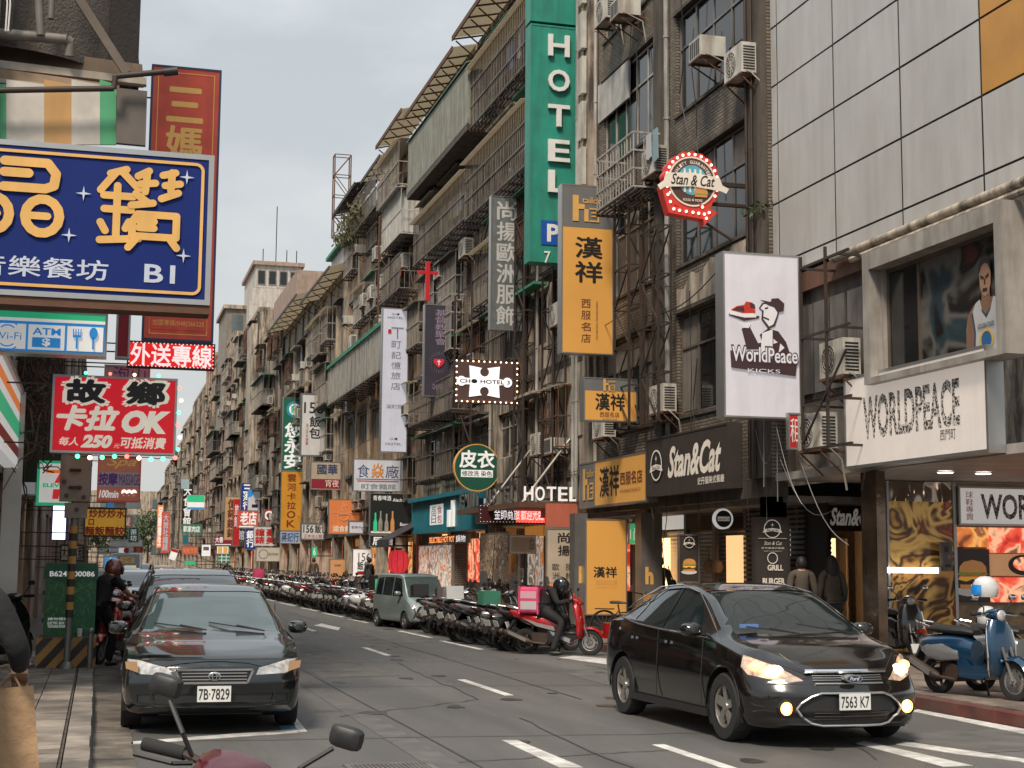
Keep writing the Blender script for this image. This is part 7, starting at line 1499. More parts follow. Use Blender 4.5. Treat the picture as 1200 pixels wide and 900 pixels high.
def scooter(name, label, loc, rz, bodym, retro=False, group='scooters parked in a row along the right kerb', screen=False, box=False, basket=False):
    t = thing(name, label, 'scooter', loc, rz, group); r = .235; fx, rx = .64, -.60
    for x, nm in ((fx, 0), (rx, 1)):
        w = smooth(MB().lathe([(.15,-.04),(.19,-.05),(.225,-.045),(r,-.02),(r,.02),(.225,.045),(.19,.05),(.15,.04)], axis='y', n=22)); ty = obj('wheel', w, rubber, t); ty.location = (x, 0, r)
        f = smooth(MB().lathe([(.155,-.035),(.155,.035),(.14,.03),(.14,-.03),(.155,-.035)], axis='y', n=20)).cyl((0,-.05,0),(0,.05,0),.04,n=10)
        for k in range(5): a = 2*math.pi*k/5; f.bar((.03*math.cos(a),0,.03*math.sin(a)),(.148*math.cos(a),0,.148*math.sin(a)),.03,.022)
        obj('rim', f, silver if nm == 0 else steel_g, ty)
        if nm == 0: obj('brake_disc', smooth(MB().lathe([(.06,-.05),(.11,-.05),(.11,-.055),(.06,-.055)], axis='y', n=18)), chrome, ty)
    f = smooth(MB())
    for s_ in (.065,-.065): f.cyl((fx,s_,r),(.50,s_,.62),.018,n=8)
    f.cyl((.50,0,.5),(.36,0,1.0),.028,n=8); obj('fork', f, steel_g, t)
    obj('front_fender', fender(.25 if not retro else .245,.29 if not retro else .30,.075 if not retro else .09,*((20,165) if not retro else (5,175)),fx,r), bodym, t)
    # leg shield: rings stacked upward
    f = MB(); pr = [(.40,.30,.10,.05),(.43,.40,.17,.05),(.44,.55,.20,.045),(.42,.70,.21,.045),(.385,.84,.19,.05),(.345,.95,.12,.05)]
    if retro: pr = [(.36,.28,.14,.04),(.40,.36,.20,.04),(.42,.5,.22,.035),(.41,.66,.225,.035),(.385,.82,.20,.035),(.35,.94,.13,.04)]
    n = 12; vs = []
    for x, z, hw, d in pr:
        for k in range(n): a = math.pi*(k/(n-1))-math.pi/2; vs.append((x+(d+.06)*math.cos(a), hw*math.sin(a), z))
    for x, z, hw, d in pr:
        for k in range(n): a = math.pi*(k/(n-1))-math.pi/2; vs.append((x-.03+(d-.02)*math.cos(a), hw*.93*math.sin(a), z))
    L0 = len(pr); 
    for i in range(L0-1):
        for k in range(n-1): f.f.append((i*n+k,i*n+k+1,(i+1)*n+k+1,(i+1)*n+k)); b0 = L0*n; f.f.append((b0+i*n+k,b0+(i+1)*n+k,b0+(i+1)*n+k+1,b0+i*n+k+1))
        for k in (0, n-1): b0 = L0*n; f.f.append((i*n+k,(i+1)*n+k,b0+(i+1)*n+k,b0+i*n+k))
    f.v = vs; f.smooth = True; ap = obj('leg_shield', f, bodym, t)
    if retro: obj('shield_trim', smooth(MB().tube([(pr[i][0]+.01,sg*(pr[i][2]+.004),pr[i][1]) for i in range(L0) for sg in (1,)],.012,6).tube([(pr[i][0]+.01,-(pr[i][2]+.004),pr[i][1]) for i in range(L0)],.012,6)), chrome, ap)
    else:
        for s_ in (1,-1): obj('indicator', MB().prism([(.455,.60),(.50,.70),(.47,.73),(.43,.64)], s_*.10, s_*.16), lens, ap)
    obj('floorboard', MB().prism([(.40,.30),(.42,.36),(.05,.36),(-.05,.46),(-.15,.46),(-.12,.24),(.2,.22)], -.15,.15), bodym if retro else plast, t)
    f = MB()
    if retro: eloft(f, [(.04,0,.52,.11,.16),(-.08,0,.56,.15,.19),(-.3,0,.57,.19,.19),(-.55,0,.56,.20,.18),(-.75,0,.58,.15,.14),(-.86,0,.62,.06,.06)], 16)
    else: eloft(f, [(.04,0,.50,.10,.17),(-.1,0,.56,.14,.17),(-.35,0,.62,.155,.13),(-.6,0,.68,.14,.10),(-.8,0,.74,.10,.07),(-.9,0,.78,.05,.03)], 14)
    obj('rear_body', f, bodym, t)
    if not retro:
        for s_ in (1,-1): obj('side_trim', MB().prism([(.0,.44),(-.35,.52),(-.62,.66),(-.36,.58),(-.02,.52)], s_*.145, s_*.162), silver, t)
    f = eloft(MB(), [(.06,0,.74,.07,.03),(-.02,0,.765,.12,.045),(-.3,0,.775,.145,.05),(-.45,0,.80,.13,.045),(-.68,0,.84,.10,.04),(-.78,0,.85,.05,.025)] if not retro else [(.06,0,.77,.09,.03),(-.05,0,.785,.15,.05),(-.35,0,.79,.165,.055),(-.6,0,.80,.15,.05),(-.72,0,.79,.08,.03)], 14); obj('seat', f, seatm, t)
    obj('grab_rail', smooth(MB().tube([(-.55,.13,.80),(-.80,.12,.86),(-.92,.05,.88),(-.92,-.05,.88),(-.80,-.12,.86),(-.55,-.13,.80)], .014, 6)), silver if not retro else chrome, t)
    e = MB().box(-.45,-.02,-.10,.11,.20,.40).cyl((-.25,-.14,.28),(-.25,.15,.28),.11,n=14).cyl((rx,-.10,r),(rx,.0,r),.09,n=12); eloft(e, [(-.1,.12,.27,.035,.09),(-.6,.12,.26,.03,.08),(-.72,.12,.26,.02,.05)], 10); obj('engine', e, steel_d, t)
    f = smooth(MB()); f.cyl((-.2,-.12,.2),(-.42,-.17,.22),.022,n=8).cyl((-.42,-.17,.22),(-.50,-.17,.24),.03,.055,n=12).cyl((-.50,-.17,.24),(-.92,-.17,.40),.055,.062,n=12).cyl((-.92,-.17,.40),(-.96,-.17,.415),.062,.03,n=12); m_ = obj('muffler', f, steel_d, t)
    obj('heat_shield', MB().prism([(-.52,.29),(-.86,.43),(-.88,.38),(-.54,.23)], -.238,-.228), exh, m_)
    obj('shock', smooth(MB().cyl((-.56,.11,.26),(-.48,.11,.56),.03,n=8)), steel_g, t)
    obj('rear_fender', MB().prism([(-.78,.62),(-.84,.62),(-1.0,.34),(-.985,.33)], -.07,.07), plast, t)
    obj('tail_lamp', MB().prism([(-.87,.72),(-.90,.775),(-.92,.775),(-.905,.72)], -.06,.06), flat('dark_tail_lens', (.16,.008,.008), .2, coat=1), t)
    p = obj('licence_plate', MB().box(-.004,.004,-.11,.11,-.06,.06), platem, t); p.location = (-.95,0,.53); p.rotation_euler = (0,-.35,0)
    # steering head
    f = smooth(MB()); f.tube([(.30,-.33,1.0),(.31,-.2,1.01),(.33,-.08,1.0),(.33,.08,1.0),(.31,.2,1.01),(.30,.33,1.0)], .014, 8); hb = obj('handlebar', f, steel_d if not retro else chrome, t)
    for s_ in (1,-1):
        obj('grip', smooth(MB().cyl((.305,s_*.20,1.01),(.295,s_*.35,1.0),.022,n=10)), rubber, hb); obj('brake_lever', smooth(MB().tube([(.35,s_*.15,1.0),(.385,s_*.2,.99),(.37,s_*.34,.98)], .008, 5)), alu if retro else blackp, hb)
        obj('mirror_stem', smooth(MB().tube([(.33,s_*.17,1.02),(.36,s_*.20,1.08),(.335,s_*.28,1.16)], .008, 6)), blackp, hb)
        q = Euler((0,.1,s_*-.15)).to_matrix(); f = MB(); eloft(f, [(.352,s_*.31,1.20,.028,.018),(.345,s_*.31,1.20,.048,.030),(.325,s_*.31,1.20,.055,.036),(.312,s_*.31,1.20,.053,.034)], 14, 4); mm_ = obj('mirror', f, blackp if not retro else chrome, hb); obj('mirror_glass', MB().prism(circ(s_*.31,1.20,.046,14,.029), .306,.311,'x'), chrome, mm_)
    f = MB()
    if retro: eloft(f, [(.26,0,1.0,.09,.05),(.36,0,1.0,.11,.075),(.43,0,.99,.085,.085)], 14)
    else: eloft(f, [(.26,0,1.0,.08,.03),(.34,0,1.0,.14,.07),(.43,0,.98,.12,.06),(.50,0,.95,.05,.03)], 14)
    c_ = obj('headlamp_cowl', f, bodym, t); obj('headlamp', smooth(MB().ball((.44 if retro else .45,0,.985 if retro else .955), .07, 14, 8, (.45,1.0 if retro else 1.4,1.0 if retro else .55))), lens, c_)
    obj('side_stand', MB().bar((.05,.10,.24),(-.02,.24,.0),.02), steel_d, t)
    if screen: obj('windscreen', MB().prism([(-.16,1.06),(.16,1.06),(.19,1.3),(.12,1.42),(-.12,1.42),(-.19,1.3)], .37,.377,'x'), flat('tinted_screen', (.10,.10,.10), .08, alpha=.6), t)
    return t
# proto and its many copies
colr = {'black': sbody, 'dark red': paint('scooter_red', (.28,.015,.015)), 'white': paint('scooter_white', (.50,.50,.49), .05), 'dark blue': paint('scooter_blue', (.02,.05,.16)), 'grey': paint('scooter_grey', (.11,.115,.12)), 'silver': paint('scooter_silverp', (.30,.30,.30), .6), 'brown': paint('scooter_brown', (.09,.045,.03))}
rnd = random.Random(17)
near = scooter('parked_scooter', 'black scooter first in the row, right behind the red delivery scooter', (8.3, 28.0, 0), R_(8), sbody)
vz = scooter('parked_scooter', 'black rounded scooter with chrome trim, second in the row behind the red delivery scooter', (8.2, 28.5, 0), R_(16), sbody, True)
vs_ = scooter('parked_scooter', 'grey touring scooter with a tinted screen, third in the row behind the red delivery scooter', (8.35, 29.05, 0), R_(2), colr['grey'], False, screen=True)
protos = (near, vz, near, vs_, near, near, vz); y = 29.1; k = 0; seq = ['black','silver','black','brown','white','grey','black','dark red','black','white','dark blue','silver','grey','black','dark red','white','silver','black']
while y < 35.2:
    k += 1; y += rnd.uniform(.42,.58); c = seq[k % len(seq)]
    dup(protos[k%7], (8.25+rnd.uniform(-.22,.25), y, 0), (R_(rnd.uniform(-3,-11)), 0, R_(12+rnd.uniform(-16,20))), '%s scooter, %s in the row between the red scooter and the teal van' % (c if protos[k%7] is not vs_ else 'grey', ordn(k+2)), swap={'scooter_body': colr[c]} if c != 'black' else None, scale=rnd.uniform(.94,1.06))
y = 39.6; k2 = 0
def joined(src):
    # one mesh for scooters too small to show their parts
    me = bpy.data.meshes.new('far_scooter'); bmj = bmesh.new(); mats = []; 
    for o in COL.objects:
        r_ = o; n = 0
        while r_.parent and n < 5: r_ = r_.parent; n += 1
        if r_ is src and o.type == 'MESH':
            M_ = Matrix(); q = o
            while q is not src: M_ = Matrix.Translation(q.location) @ q.rotation_euler.to_matrix().to_4x4() @ M_; q = q.parent
            mt = o.data.materials[0]
            if mt not in mats: mats.append(mt)
            k0 = len(bmj.faces); tmp = o.data.copy(); tmp.transform(M_); bmj.from_mesh(tmp); bpy.data.meshes.remove(tmp); bmj.faces.ensure_lookup_table()
            for f in bmj.faces[k0:]: f.material_index = mats.index(mt)
    bmj.to_mesh(me); bmj.free()
    for m_ in mats: me.materials.append(m_)
    return me
tbm = MB().box(-.19,.17,-.19,.19,0,.27).mesh('top_box'); tbm.materials.append(blackp); tbc = []
for m_ in (greencanvas, colr['white'], colr['brown'], blackp): q = tbm.copy(); q.materials[0] = m_; tbc.append(q)
nr = [o for o in COL.objects if o.name.startswith('parked_scooter')]
for i, o in enumerate(nr):
    if i % 4 == 2: q = obj('top_box', tbc[(i//4) % 4], None, o, loc=(-.82,0,.86))
while y < 56:
    k2 += 1; c = seq[(k2*5) % len(seq)]
    dup(protos[k2%7], (8.2+rnd.uniform(-.25,.25), y, 0), (R_(rnd.uniform(-3,-11)), 0, R_(10+rnd.uniform(-16,20))), '%s scooter, %s beyond the teal van' % (c if protos[k2%7] is not vs_ else 'grey', ordn(k2-1)), swap={'scooter_body': colr[c]} if c != 'black' else None, scale=rnd.uniform(.94,1.06)); y += rnd.uniform(.46,.66)
FJ = {}
base = joined(near); base2 = joined(vz)
for c in colr:
    q = (base if c not in ('silver','brown','white') else base2).copy()
    for i, m_ in enumerate(q.materials):
        if m_.name == 'scooter_body': q.materials[i] = colr[c]
    FJ[c] = q
k3 = 0
while y < 118:
    k3 += 1; c = seq[(k3*7) % len(seq)]; o = bpy.data.objects.new('parked_scooter', FJ[c]); COL.objects.link(o); o.location = (8.2+rnd.uniform(-.2,.25), y, 0); o.rotation_euler = (R_(rnd.uniform(-4,-9)), 0, R_(8+rnd.uniform(-12,16)))
    tag(o, '%s scooter, %s in the distant part of the row' % (c, ordn(k3-1)), 'scooter', 'scooters parked in a row along the right kerb'); y += rnd.uniform(.5,.8)
for i in range(9):
    c = ['black','dark red','white','black','grey','dark red','black','black','silver'][i]; o = bpy.data.objects.new('parked_scooter', FJ[c]); COL.objects.link(o); o.location = (.1+rnd.uniform(-.1,.2), 31.5+i*1.3, .0); o.rotation_euler = (R_(-6), 0, R_(-60+rnd.uniform(-25,25)))
    tag(o, '%s scooter at the left kerb beyond the standing man, %s from him' % (c, ordn(i)), 'scooter', 'scooters at the left kerb')
lr = dup(near, (.30, 25.9, 0), (R_(-7), 0, R_(-112)), 'red and silver motor scooter that the standing man leans over', 'scooters at the left kerb', swap={'scooter_body': colr['dark red']})
dup(near, (.42, 28.3, 0), (R_(-7), 0, R_(-80)), 'second red scooter just behind the standing man', 'scooters at the left kerb', swap={'scooter_body': colr['dark red']})
dup(near, (-1.25, 23.9, .1), (R_(-6), 0, R_(70)), 'dark scooter half hidden on the pavement left of the green utility box', 'scooters at the left kerb')
# delivery scooter with pink bag and rider
redp_ = paint('delivery_red', (.45,.012,.015), .2)
ds = scooter('delivery_scooter', 'bright red and silver scooter with its rider, at the near end of the scooter row', (8.28,26.9,0), R_(-31), redp_, group='scooters with riders')
obj('side_stripe', MB().prism([(.30,.30),(.02,.40),(-.1,.44),(-.05,.36),(.28,.22)], -.165,-.152), silver, ds)
mb = MB(); put_text(mb, 'CYGNUS', .0,.335,.24,.385, -.168, .01); obj('lettering', mb, ink, ds)
pk = thing('delivery_bag', 'pink cube shaped delivery bag strapped on the rear rack of the red scooter', 'delivery bag', (7.86,27.16,.74), R_(-31)); pk.scale = (.85,.85,.85); pinkm = mat('bag_pink', (.62,.06,.16), .7, var=.2, bump=.2)
obj('bag', smooth(eloft(MB(), [(-.24,0,.29,.25,.27),(-.20,0,.3,.27,.29),(.2,0,.3,.27,.29),(.24,0,.29,.25,.27)], 20, 8)), pinkm, pk)
obj('label_patch', MB().box(-.18,.18,-.276,-.272,.34,.5), flat('bag_pale', (.66,.35,.42)), pk); obj('label_patch', MB().box(-.18,.18,-.276,-.272,.10,.28), flat('bag_grey', (.5,.46,.48)), pk)
for x in (-.22,.20): obj('strap', MB().box(x,x+.03,-.285,.28,-.0,.60), pinkm, pk)
for x, yy, c_, lb in ((8.0,41.9,greenlit,'green delivery box on a scooter just beyond the teal van'),(8.0,75,pinkm,'small pink delivery box far down the scooter row')):
    q = thing('delivery_box', lb, 'delivery box', (x-.35,yy,.85), .1); obj('box', MB().box(-.22,.22,-.25,.25,0,.45), ink if c_ is greenlit else c_, q); obj('label_patch', MB().box(-.18,.18,-.256,-.251,.05,.36), c_, q)
# classic scooters on the right pavement
bluep = paint('retro_blue', (.008,.045,.10), .3)
bs = scooter('classic_scooter', 'shiny blue and silver classic scooter on the right pavement in front of the sneaker shop', (10.25,16.15,.12), R_(-77), bluep, True, 'classic scooters on the right pavement')
obj('side_panel', smooth(eloft(MB(), [(-.12,-.13,.5,.04,.06),(-.35,-.17,.52,.05,.11),(-.6,-.17,.52,.04,.09),(-.75,-.13,.55,.02,.03)], 12)), paint('retro_silver', (.35,.36,.37), .6), bs)
ss_ = dup(bs, (11.0,16.35,.12), R_(-70), 'silver grey classic scooter parked behind the blue one', 'classic scooters on the right pavement', swap={'retro_blue': colr['silver']})
dup(bs, (13.0,22.7,.12), R_(-95), 'black classic scooter beside the mirror pillar', 'classic scooters on the right pavement', swap={'retro_blue': colr['black']})
def helmet(nm, lb, loc, m_, rz=0, visor=None, face=False, par=None):
    t = thing(nm, lb, 'helmet', loc, rz) if par is None else bpy.data.objects.new(nm, None)
    if par is not None: COL.objects.link(t); t.parent = par; t.location = loc; t.rotation_euler = (0,0,rz)
    f = smooth(MB()); prof = [(.001,.15),(.06,.143),(.105,.11),(.13,.06),(.137,.0),(.13,-.06),(.115,-.10),(.10,-.10),(.115,-.055),(.12,0)]; f.lathe(prof, n=22); f.v = [(x*1.12, y*.95, z) for x, y, z in f.v]
    sh = obj('shell', f, m_, t); v = MB(); vs = []; n = 12
    for i in range(n+1):
        a = R_(-70+140*i/n)
        for r_, z in ((.152,.045),(.160,.0),(.158,-.065)): vs.append((r_*1.08*math.cos(a), r_*.93*math.sin(a), z))
    v.add(vs, [(i*3+j,(i+1)*3+j,(i+1)*3+j+1,i*3+j+1) for i in range(n) for j in range(2)]); v.smooth = True; obj('visor', v, visor or cglass, t); return t
helmet('helmet', 'half white half bright blue helmet hung on the mirror of the blue classic scooter', (10.36,16.05,1.42), flat('helmet_white',(.62,.62,.62),.25,coat=1), R_(150), flat('visor_blue',(.01,.22,.62),.15,coat=1,emis=.1))
helmet('helmet', 'white open helmet resting on the seat of the silver classic scooter', (10.92,16.9,1.04), flat('helmet_white',(.62,.62,.62),.25,coat=1), R_(60))
# maroon scooter whose handlebars rise into the foreground
fg = dup(near, (.42,5.33,0), (R_(-13),0,R_(-119)), 'maroon scooter in the foreground, only its handlebars, mirrors and lamp cowl showing', 'scooters in the foreground', scale=1.03, drop=('grab_rail','seat'), swap={'scooter_body': paint('maroon_paint', (.075,.004,.012), .2)})
# bicycle leaning by the standing board
bk = thing('bicycle', 'old dark bicycle with an orange seat cover and basket in front of the orange board', 'bicycle', (9.9,27.5,.12), R_(-48))
for x in (-.52,.52):
    w = smooth(MB()); ringmb(w, 0, 0, .30, .335, -.018, .018, 28); o = obj('wheel', w, rubber, bk); o.location = (x,0,.335)
    s_ = MB()
    for k in range(14): a = 2*math.pi*k/14; s_.bar((0,0,0),(.3*math.cos(a),0,.3*math.sin(a)),.004)
    obj('spokes', s_, alu, o, kind='stuff')
obj('frame', smooth(MB().tube([(-.52,0,.335),(-.12,0,.30),(.38,0,.72),(.52,0,.335)],.016,8).tube([(-.12,0,.30),(-.22,0,.78)],.016,8).tube([(.38,0,.72),(.34,0,.98)],.014,8).tube([(-.2,0,.66),(-.52,0,.335)],.010,6).tube([(-.2,0,.62),(.37,0,.66)],.014,8)), blackp, bk)
obj('handlebar', smooth(MB().tube([(.25,-.28,1.03),(.32,-.1,1.0),(.34,0,.98),(.32,.1,1.0),(.25,.28,1.03)],.013,8)), steel_d, bk); obj('seat', smooth(eloft(MB(),[(-.36,0,.82,.09,.03),(-.22,0,.82,.07,.03),(-.04,0,.81,.02,.015)],12)), seatm, bk)
obj('basket', MB().box(.42,.68,-.16,.16,.72,.76).box(.42,.44,-.16,.16,.76,1.0).box(.66,.68,-.16,.16,.76,.98).box(.44,.66,-.16,-.14,.76,.98).box(.44,.66,.14,.16,.76,.98), flat('basket_orange',(.42,.18,.03)), bk); obj('rear_rack', MB().box(-.70,-.34,-.07,.07,.68,.70), steel_d, bk); obj('pedal', MB().box(-.16,-.08,-.16,-.08,.15,.17).box(-.16,-.08,.08,.16,.43,.45), blackp, bk)
# ------------------------------------------------------------------ people
skinm = mat('skin', (.42,.24,.16), .55, var=.08, vscale=12); hairm = flat('hair_dark', (.015,.011,.01), .6); clothb = mat('cloth_black', (.014,.014,.015), .85, var=.3, bump=.3, bscale=25); clothg = mat('cloth_taupe', (.075,.058,.045), .85, var=.2, bump=.3, bscale=25); clothj = mat('jeans_dark', (.025,.03,.04), .85, var=.2); shoem = flat('shoe_dark', (.02,.02,.02), .5)
def skinmesh(verts, edges, rad, root=0, lv=2):
    me = bpy.data.meshes.new('b'); me.from_pydata([tuple(v) for v in verts], edges, []); o = bpy.data.objects.new('b', me); COL.objects.link(o)
    md = o.modifiers.new('s', 'SKIN'); md.use_smooth_shade = True; sv = me.skin_vertices[0].data
    for i, r in enumerate(rad): sv[i].radius = (r, r) if not isinstance(r, tuple) else r; sv[i].use_root = (i == root)
    sb = o.modifiers.new('u', 'SUBSURF'); sb.levels = lv; sb.render_levels = lv
    dg = bpy.context.evaluated_depsgraph_get(); r_ = bpy.data.meshes.new_from_object(o.evaluated_get(dg)); bpy.data.objects.remove(o); r_.polygons.foreach_set('use_smooth', [True]*len(r_.polygons)); r_.materials.clear(); return r_
def hand(mb, w, d, up, s=1.0, curl=.5):
    # palm and five bent fingers from the wrist w, pointing along d
    d = Vector(d).normalized(); up = Vector(up); up = (up-d*up.dot(d)).normalized(); sd_ = d.cross(up)
    def ring(c, dd, r, wd=1):
        q = dd.to_track_quat('X', 'Z').to_matrix(); return c
    def tube(ps, rs):
        for a, b_, r1, r2 in zip(ps[:-1], ps[1:], rs[:-1], rs[1:]): mb.cyl(a, b_, r1, r2, n=8); mb.ball(b_, r2, 8, 5)
    c0 = Vector(w); pal = c0+d*.045*s
    mb.obox(pal, (.09*s, .078*s, .028*s), Matrix((d, sd_, up)).transposed())
    for i, (off, ln) in enumerate(((-.030,.072),(-.010,.080),(.010,.075),(.029,.058))):
        a = c0+d*.085*s+sd_*off*s; dirs = d; ps = [a]; rs = [.0095*s]
        for k in range(3): dirs = (dirs-up*curl*.55).normalized(); a = a+dirs*ln*s*(.45,.32,.23)[k]; ps.append(a); rs.append((.009,.008,.007)[k]*s)
        tube(ps, rs)
    a = c0+d*.03*s-sd_*.038*s; ps = [a]; dd = (d*.6-sd_*.6-up*.35).normalized(); ps.append(a+dd*.035*s); ps.append(ps[-1]+(dd-up*.3).normalized()*.03*s); tube(ps, [.012*s,.010*s,.008*s])
def person(label, loc, rz, J, top=clothb, legs=clothb, hair='short', hel=None, sleeve=True, group=None, coat=0, h=1.0):
    # J: joints in a frame with x forward, y left, z up
    t = thing('person', label, 'person', loc, rz, group)
    j = dict(pelvis=(0,0,.93), waist=(0,0,1.06), chest=(.0,0,1.28), neckb=(0,0,1.43), neck=(.01,0,1.50), shL=(0,.17,1.40), shR=(0,-.17,1.40), elL=(-.02,.23,1.12), elR=(-.02,-.23,1.12), wrL=(.05,.24,.87), wrR=(.05,-.24,.87), hipL=(0,.09,.90), hipR=(0,-.09,.90), knL=(.02,.10,.49), knR=(.02,-.10,.49), anL=(-.02,.11,.08), anR=(-.02,-.11,.08), head=(.02,0,1.61), hdir=(1,0,0))
    j.update(J); v = {k: Vector(x) for k, x in j.items() if isinstance(x, tuple)}
    def mk(names, edges, rads, nm, m_, lv=2, root=0):
        idx = {n: i for i, n in enumerate(names)}; me = skinmesh([v[n] for n in names], [(idx[a], idx[b]) for a, b in edges], rads, root, lv); return obj(nm, me, m_, t)
    N = ['pelvis','waist','chest','neckb','neck','shL','shR','elL','elR','wrL','wrR','hipL','hipR','knL','knR','anL','anR']
    E_ = [('pelvis','waist'),('waist','chest'),('chest','neckb'),('neckb','neck'),('neckb','shL'),('neckb','shR'),('shL','elL'),('shR','elR'),('elL','wrL'),('elR','wrR'),('pelvis','hipL'),('pelvis','hipR'),('hipL','knL'),('hipR','knR'),('knL','anL'),('knR','anR')]
    mk(N, E_, [.12,.105,.12,.07,.055,.055,.055,.042,.042,.028,.028,.085,.085,.058,.058,.038,.038], 'body', skinm)
    Nt = ['waist','pelvis','chest','neckb','shL','shR','elL','elR']+(['wrL2','wrR2'] if sleeve else [])
    v['wrL2'] = v['elL'].lerp(v['wrL'], .88); v['wrR2'] = v['elR'].lerp(v['wrR'], .88)
    if not sleeve: v['elL'] = v['shL'].lerp(v['elL'], .75); v['elR'] = v['shR'].lerp(v['elR'], .75)
    Et = [('waist','pelvis'),('waist','chest'),('chest','neckb'),('neckb','shL'),('neckb','shR'),('shL','elL'),('shR','elR')]+([('elL','wrL2'),('elR','wrR2')] if sleeve else [])
    mk(Nt, Et, [.135+coat,.14+coat,.148+coat*.6,.085,.078,.078,.062,.062]+([.048,.048] if sleeve else []), 'jacket' if sleeve else 'shirt', top)
    v['anL2'] = v['knL'].lerp(v['anL'], 1.0); v['anR2'] = v['knR'].lerp(v['anR'], 1.0)
    mk(['pelvis','hipL','hipR','knL','knR','anL2','anR2'], [('pelvis','hipL'),('pelvis','hipR'),('hipL','knL'),('hipR','knR'),('knL','anL2'),('knR','anR2')], [.155,.11,.11,.078,.078,.056,.056], 'trousers', legs)
    hd = v['hdir'].normalized(); q = hd.to_track_quat('X', 'Z').to_matrix(); c = v['head']
    f = smooth(MB()); f.ball(c, .105, 18, 14, (.98,.76,1.14), q); f.ball(c+q@Vector((.04,0,-.075)), .062, 12, 8, (.9,.85,.75), q); f.ball(c+q@Vector((.108,0,-.012)), .018, 8, 6, (.8,.75,1.3), q)
    for s_ in (1,-1): f.ball(c+q@Vector((-.005,s_*.083,-.01)), .026, 8, 6, (.7,.35,1.1), q)
    hdob = obj('head', f, skinm, t)
    e_ = MB()
    for s_ in (1,-1): e_.ball(c+q@Vector((.094,s_*.034,.02)), .011, 8, 5, (.5,1.2,.7), q)
    obj('eye', e_, ink, hdob, kind='stuff'); obj('mouth', MB().ball(c+q@Vector((.092,0,-.06)), .018, 8, 5, (.3,1.2,.3), q), flat('lips', (.30,.10,.08)), hdob)
    if hel is None:
        f = smooth(MB()); f.ball(c+q@Vector((-.012,0,.022)), .113, 18, 12, (1.0,.82,1.08), q)
        f.v = [p if (q.inverted()@(Vector(p)-c)).x < .055 or (q.inverted()@(Vector(p)-c)).z > .07 else tuple(c+(Vector(p)-c)*.82) for p in f.v]
        if hair == 'long': eloft(f, [], 4) if 0 else f.ball(c+Vector((-.06,0,-.15)), .14, 14, 10, (.7,.95,1.9))
        obj('hair', f, hairm, t)
    else:
        hh = helmet('helmet', '', (0,0,0), hel, 0, None, par=t); hh.location = c+Vector((0,0,.01)); hh.rotation_euler = q.to_euler(); hh.name = 'helmet'
    hb_ = MB()
    for s_, w, e2 in (('L','wrL','elL'),('R','wrR','elR')):
        d = (Vector(j[w])-Vector(j[e2])).normalized(); hand(hb_, v[w], j.get('hd'+s_, d), j.get('up'+s_, (0,1 if s_ == 'L' else -1,0.01)), 1.0, j.get('curl', .45))
    hb_.smooth = True; obj('hands', hb_, skinm, t)
    for s_ in ('L','R'):
        a = v['an'+s_]; fd = Vector(j.get('foot'+s_, (1,0,0))); f = smooth(MB()); qf = fd.to_track_quat('X','Z').to_matrix(); f.ball(a+qf@Vector((.055,0,-.035)), .075, 14, 8, (1.85,.62,.58), qf); obj('shoe', f, shoem, t)
    return t
# rider on the red scooter (scooter frame: same place and heading)
rp = person('scooter rider in a black jacket and black helmet looking down at a phone', (8.28,26.9,.0), R_(-31), dict(
    pelvis=(-.26,0,.84), waist=(-.25,0,.94), chest=(-.15,0,1.08), neckb=(-.04,0,1.18), neck=(.0,0,1.21), head=(.08,0,1.27), hdir=(1,0,-.75),
    shL=(-.04,.19,1.16), shR=(-.04,-.19,1.16), elL=(.06,.27,.95), elR=(.08,-.26,.94), wrL=(.25,.10,1.0), wrR=(.27,-.07,1.0), hipL=(-.20,.10,.80), hipR=(-.20,-.12,.80), knL=(.16,.16,.66), knR=(.15,-.20,.60), anL=(.18,.14,.42), anR=(.0,-.34,.08), curl=.9), top=clothb, legs=clothb, hel=flat('helmet_black', (.015,.015,.016), .2, coat=1), coat=.015)
ph = thing('mobile_phone', 'small red phone held by the scooter rider', 'phone', (8.56,26.72,1.06), R_(-31)); obj('case', MB().box(-.01,.01,-.04,.04,-.07,.07), flat('phone_red', (.6,.03,.03), emis=.2), ph); obj('screen', MB().box(-.0125,-.0105,-.035,.035,-.062,.062), flat('phone_screen', (.4,.45,.5), emis=.5), ph)
# man standing by the left kerb
person('man in black with a maroon helmet leaning over a scooter by the left kerb', (.10,24.9,0), R_(40), dict(pelvis=(-.05,0,.93), waist=(-.02,0,1.06), chest=(.06,0,1.27), neckb=(.12,0,1.40), neck=(.15,0,1.45), head=(.20,0,1.54), hdir=(1,-.1,-.25),
    shL=(.10,.18,1.37), shR=(.10,-.18,1.37), elL=(.05,.26,1.10), elR=(.3,-.24,1.14), wrL=(.02,.30,.86), wrR=(.5,-.15,1.1), hipL=(-.04,.09,.9), hipR=(-.04,-.09,.9), knL=(-.08,.12,.5), knR=(.14,-.11,.5), anL=(-.22,.14,.08), anR=(.06,-.12,.08)), hel=flat('helmet_maroon', (.16,.04,.035), .25, coat=1), sleeve=False)
bg_ = thing('carrier_bag', 'beige plastic carrier bag hanging from the hand of the man in black', 'bag', (-.13,25.05,.40)); obj('bag', smooth(eloft(MB(), [(0,0,0,.08,.07),(0,0,.06,.13,.10),(0,0,.2,.14,.11),(0,0,.33,.10,.07),(0,0,.42,.02,.02)], 14, 2.2, axis='z')), mat('plastic_tan', (.42,.28,.15), .5, var=.4, vscale=12, bump=.8, bscale=18), bg_); obj('handle', smooth(MB().tube([(0,-.02,.4),(0,0,.47),(0,.02,.4)], .006, 5)), mat('plastic_tan', (.42,.28,.15)), bg_)
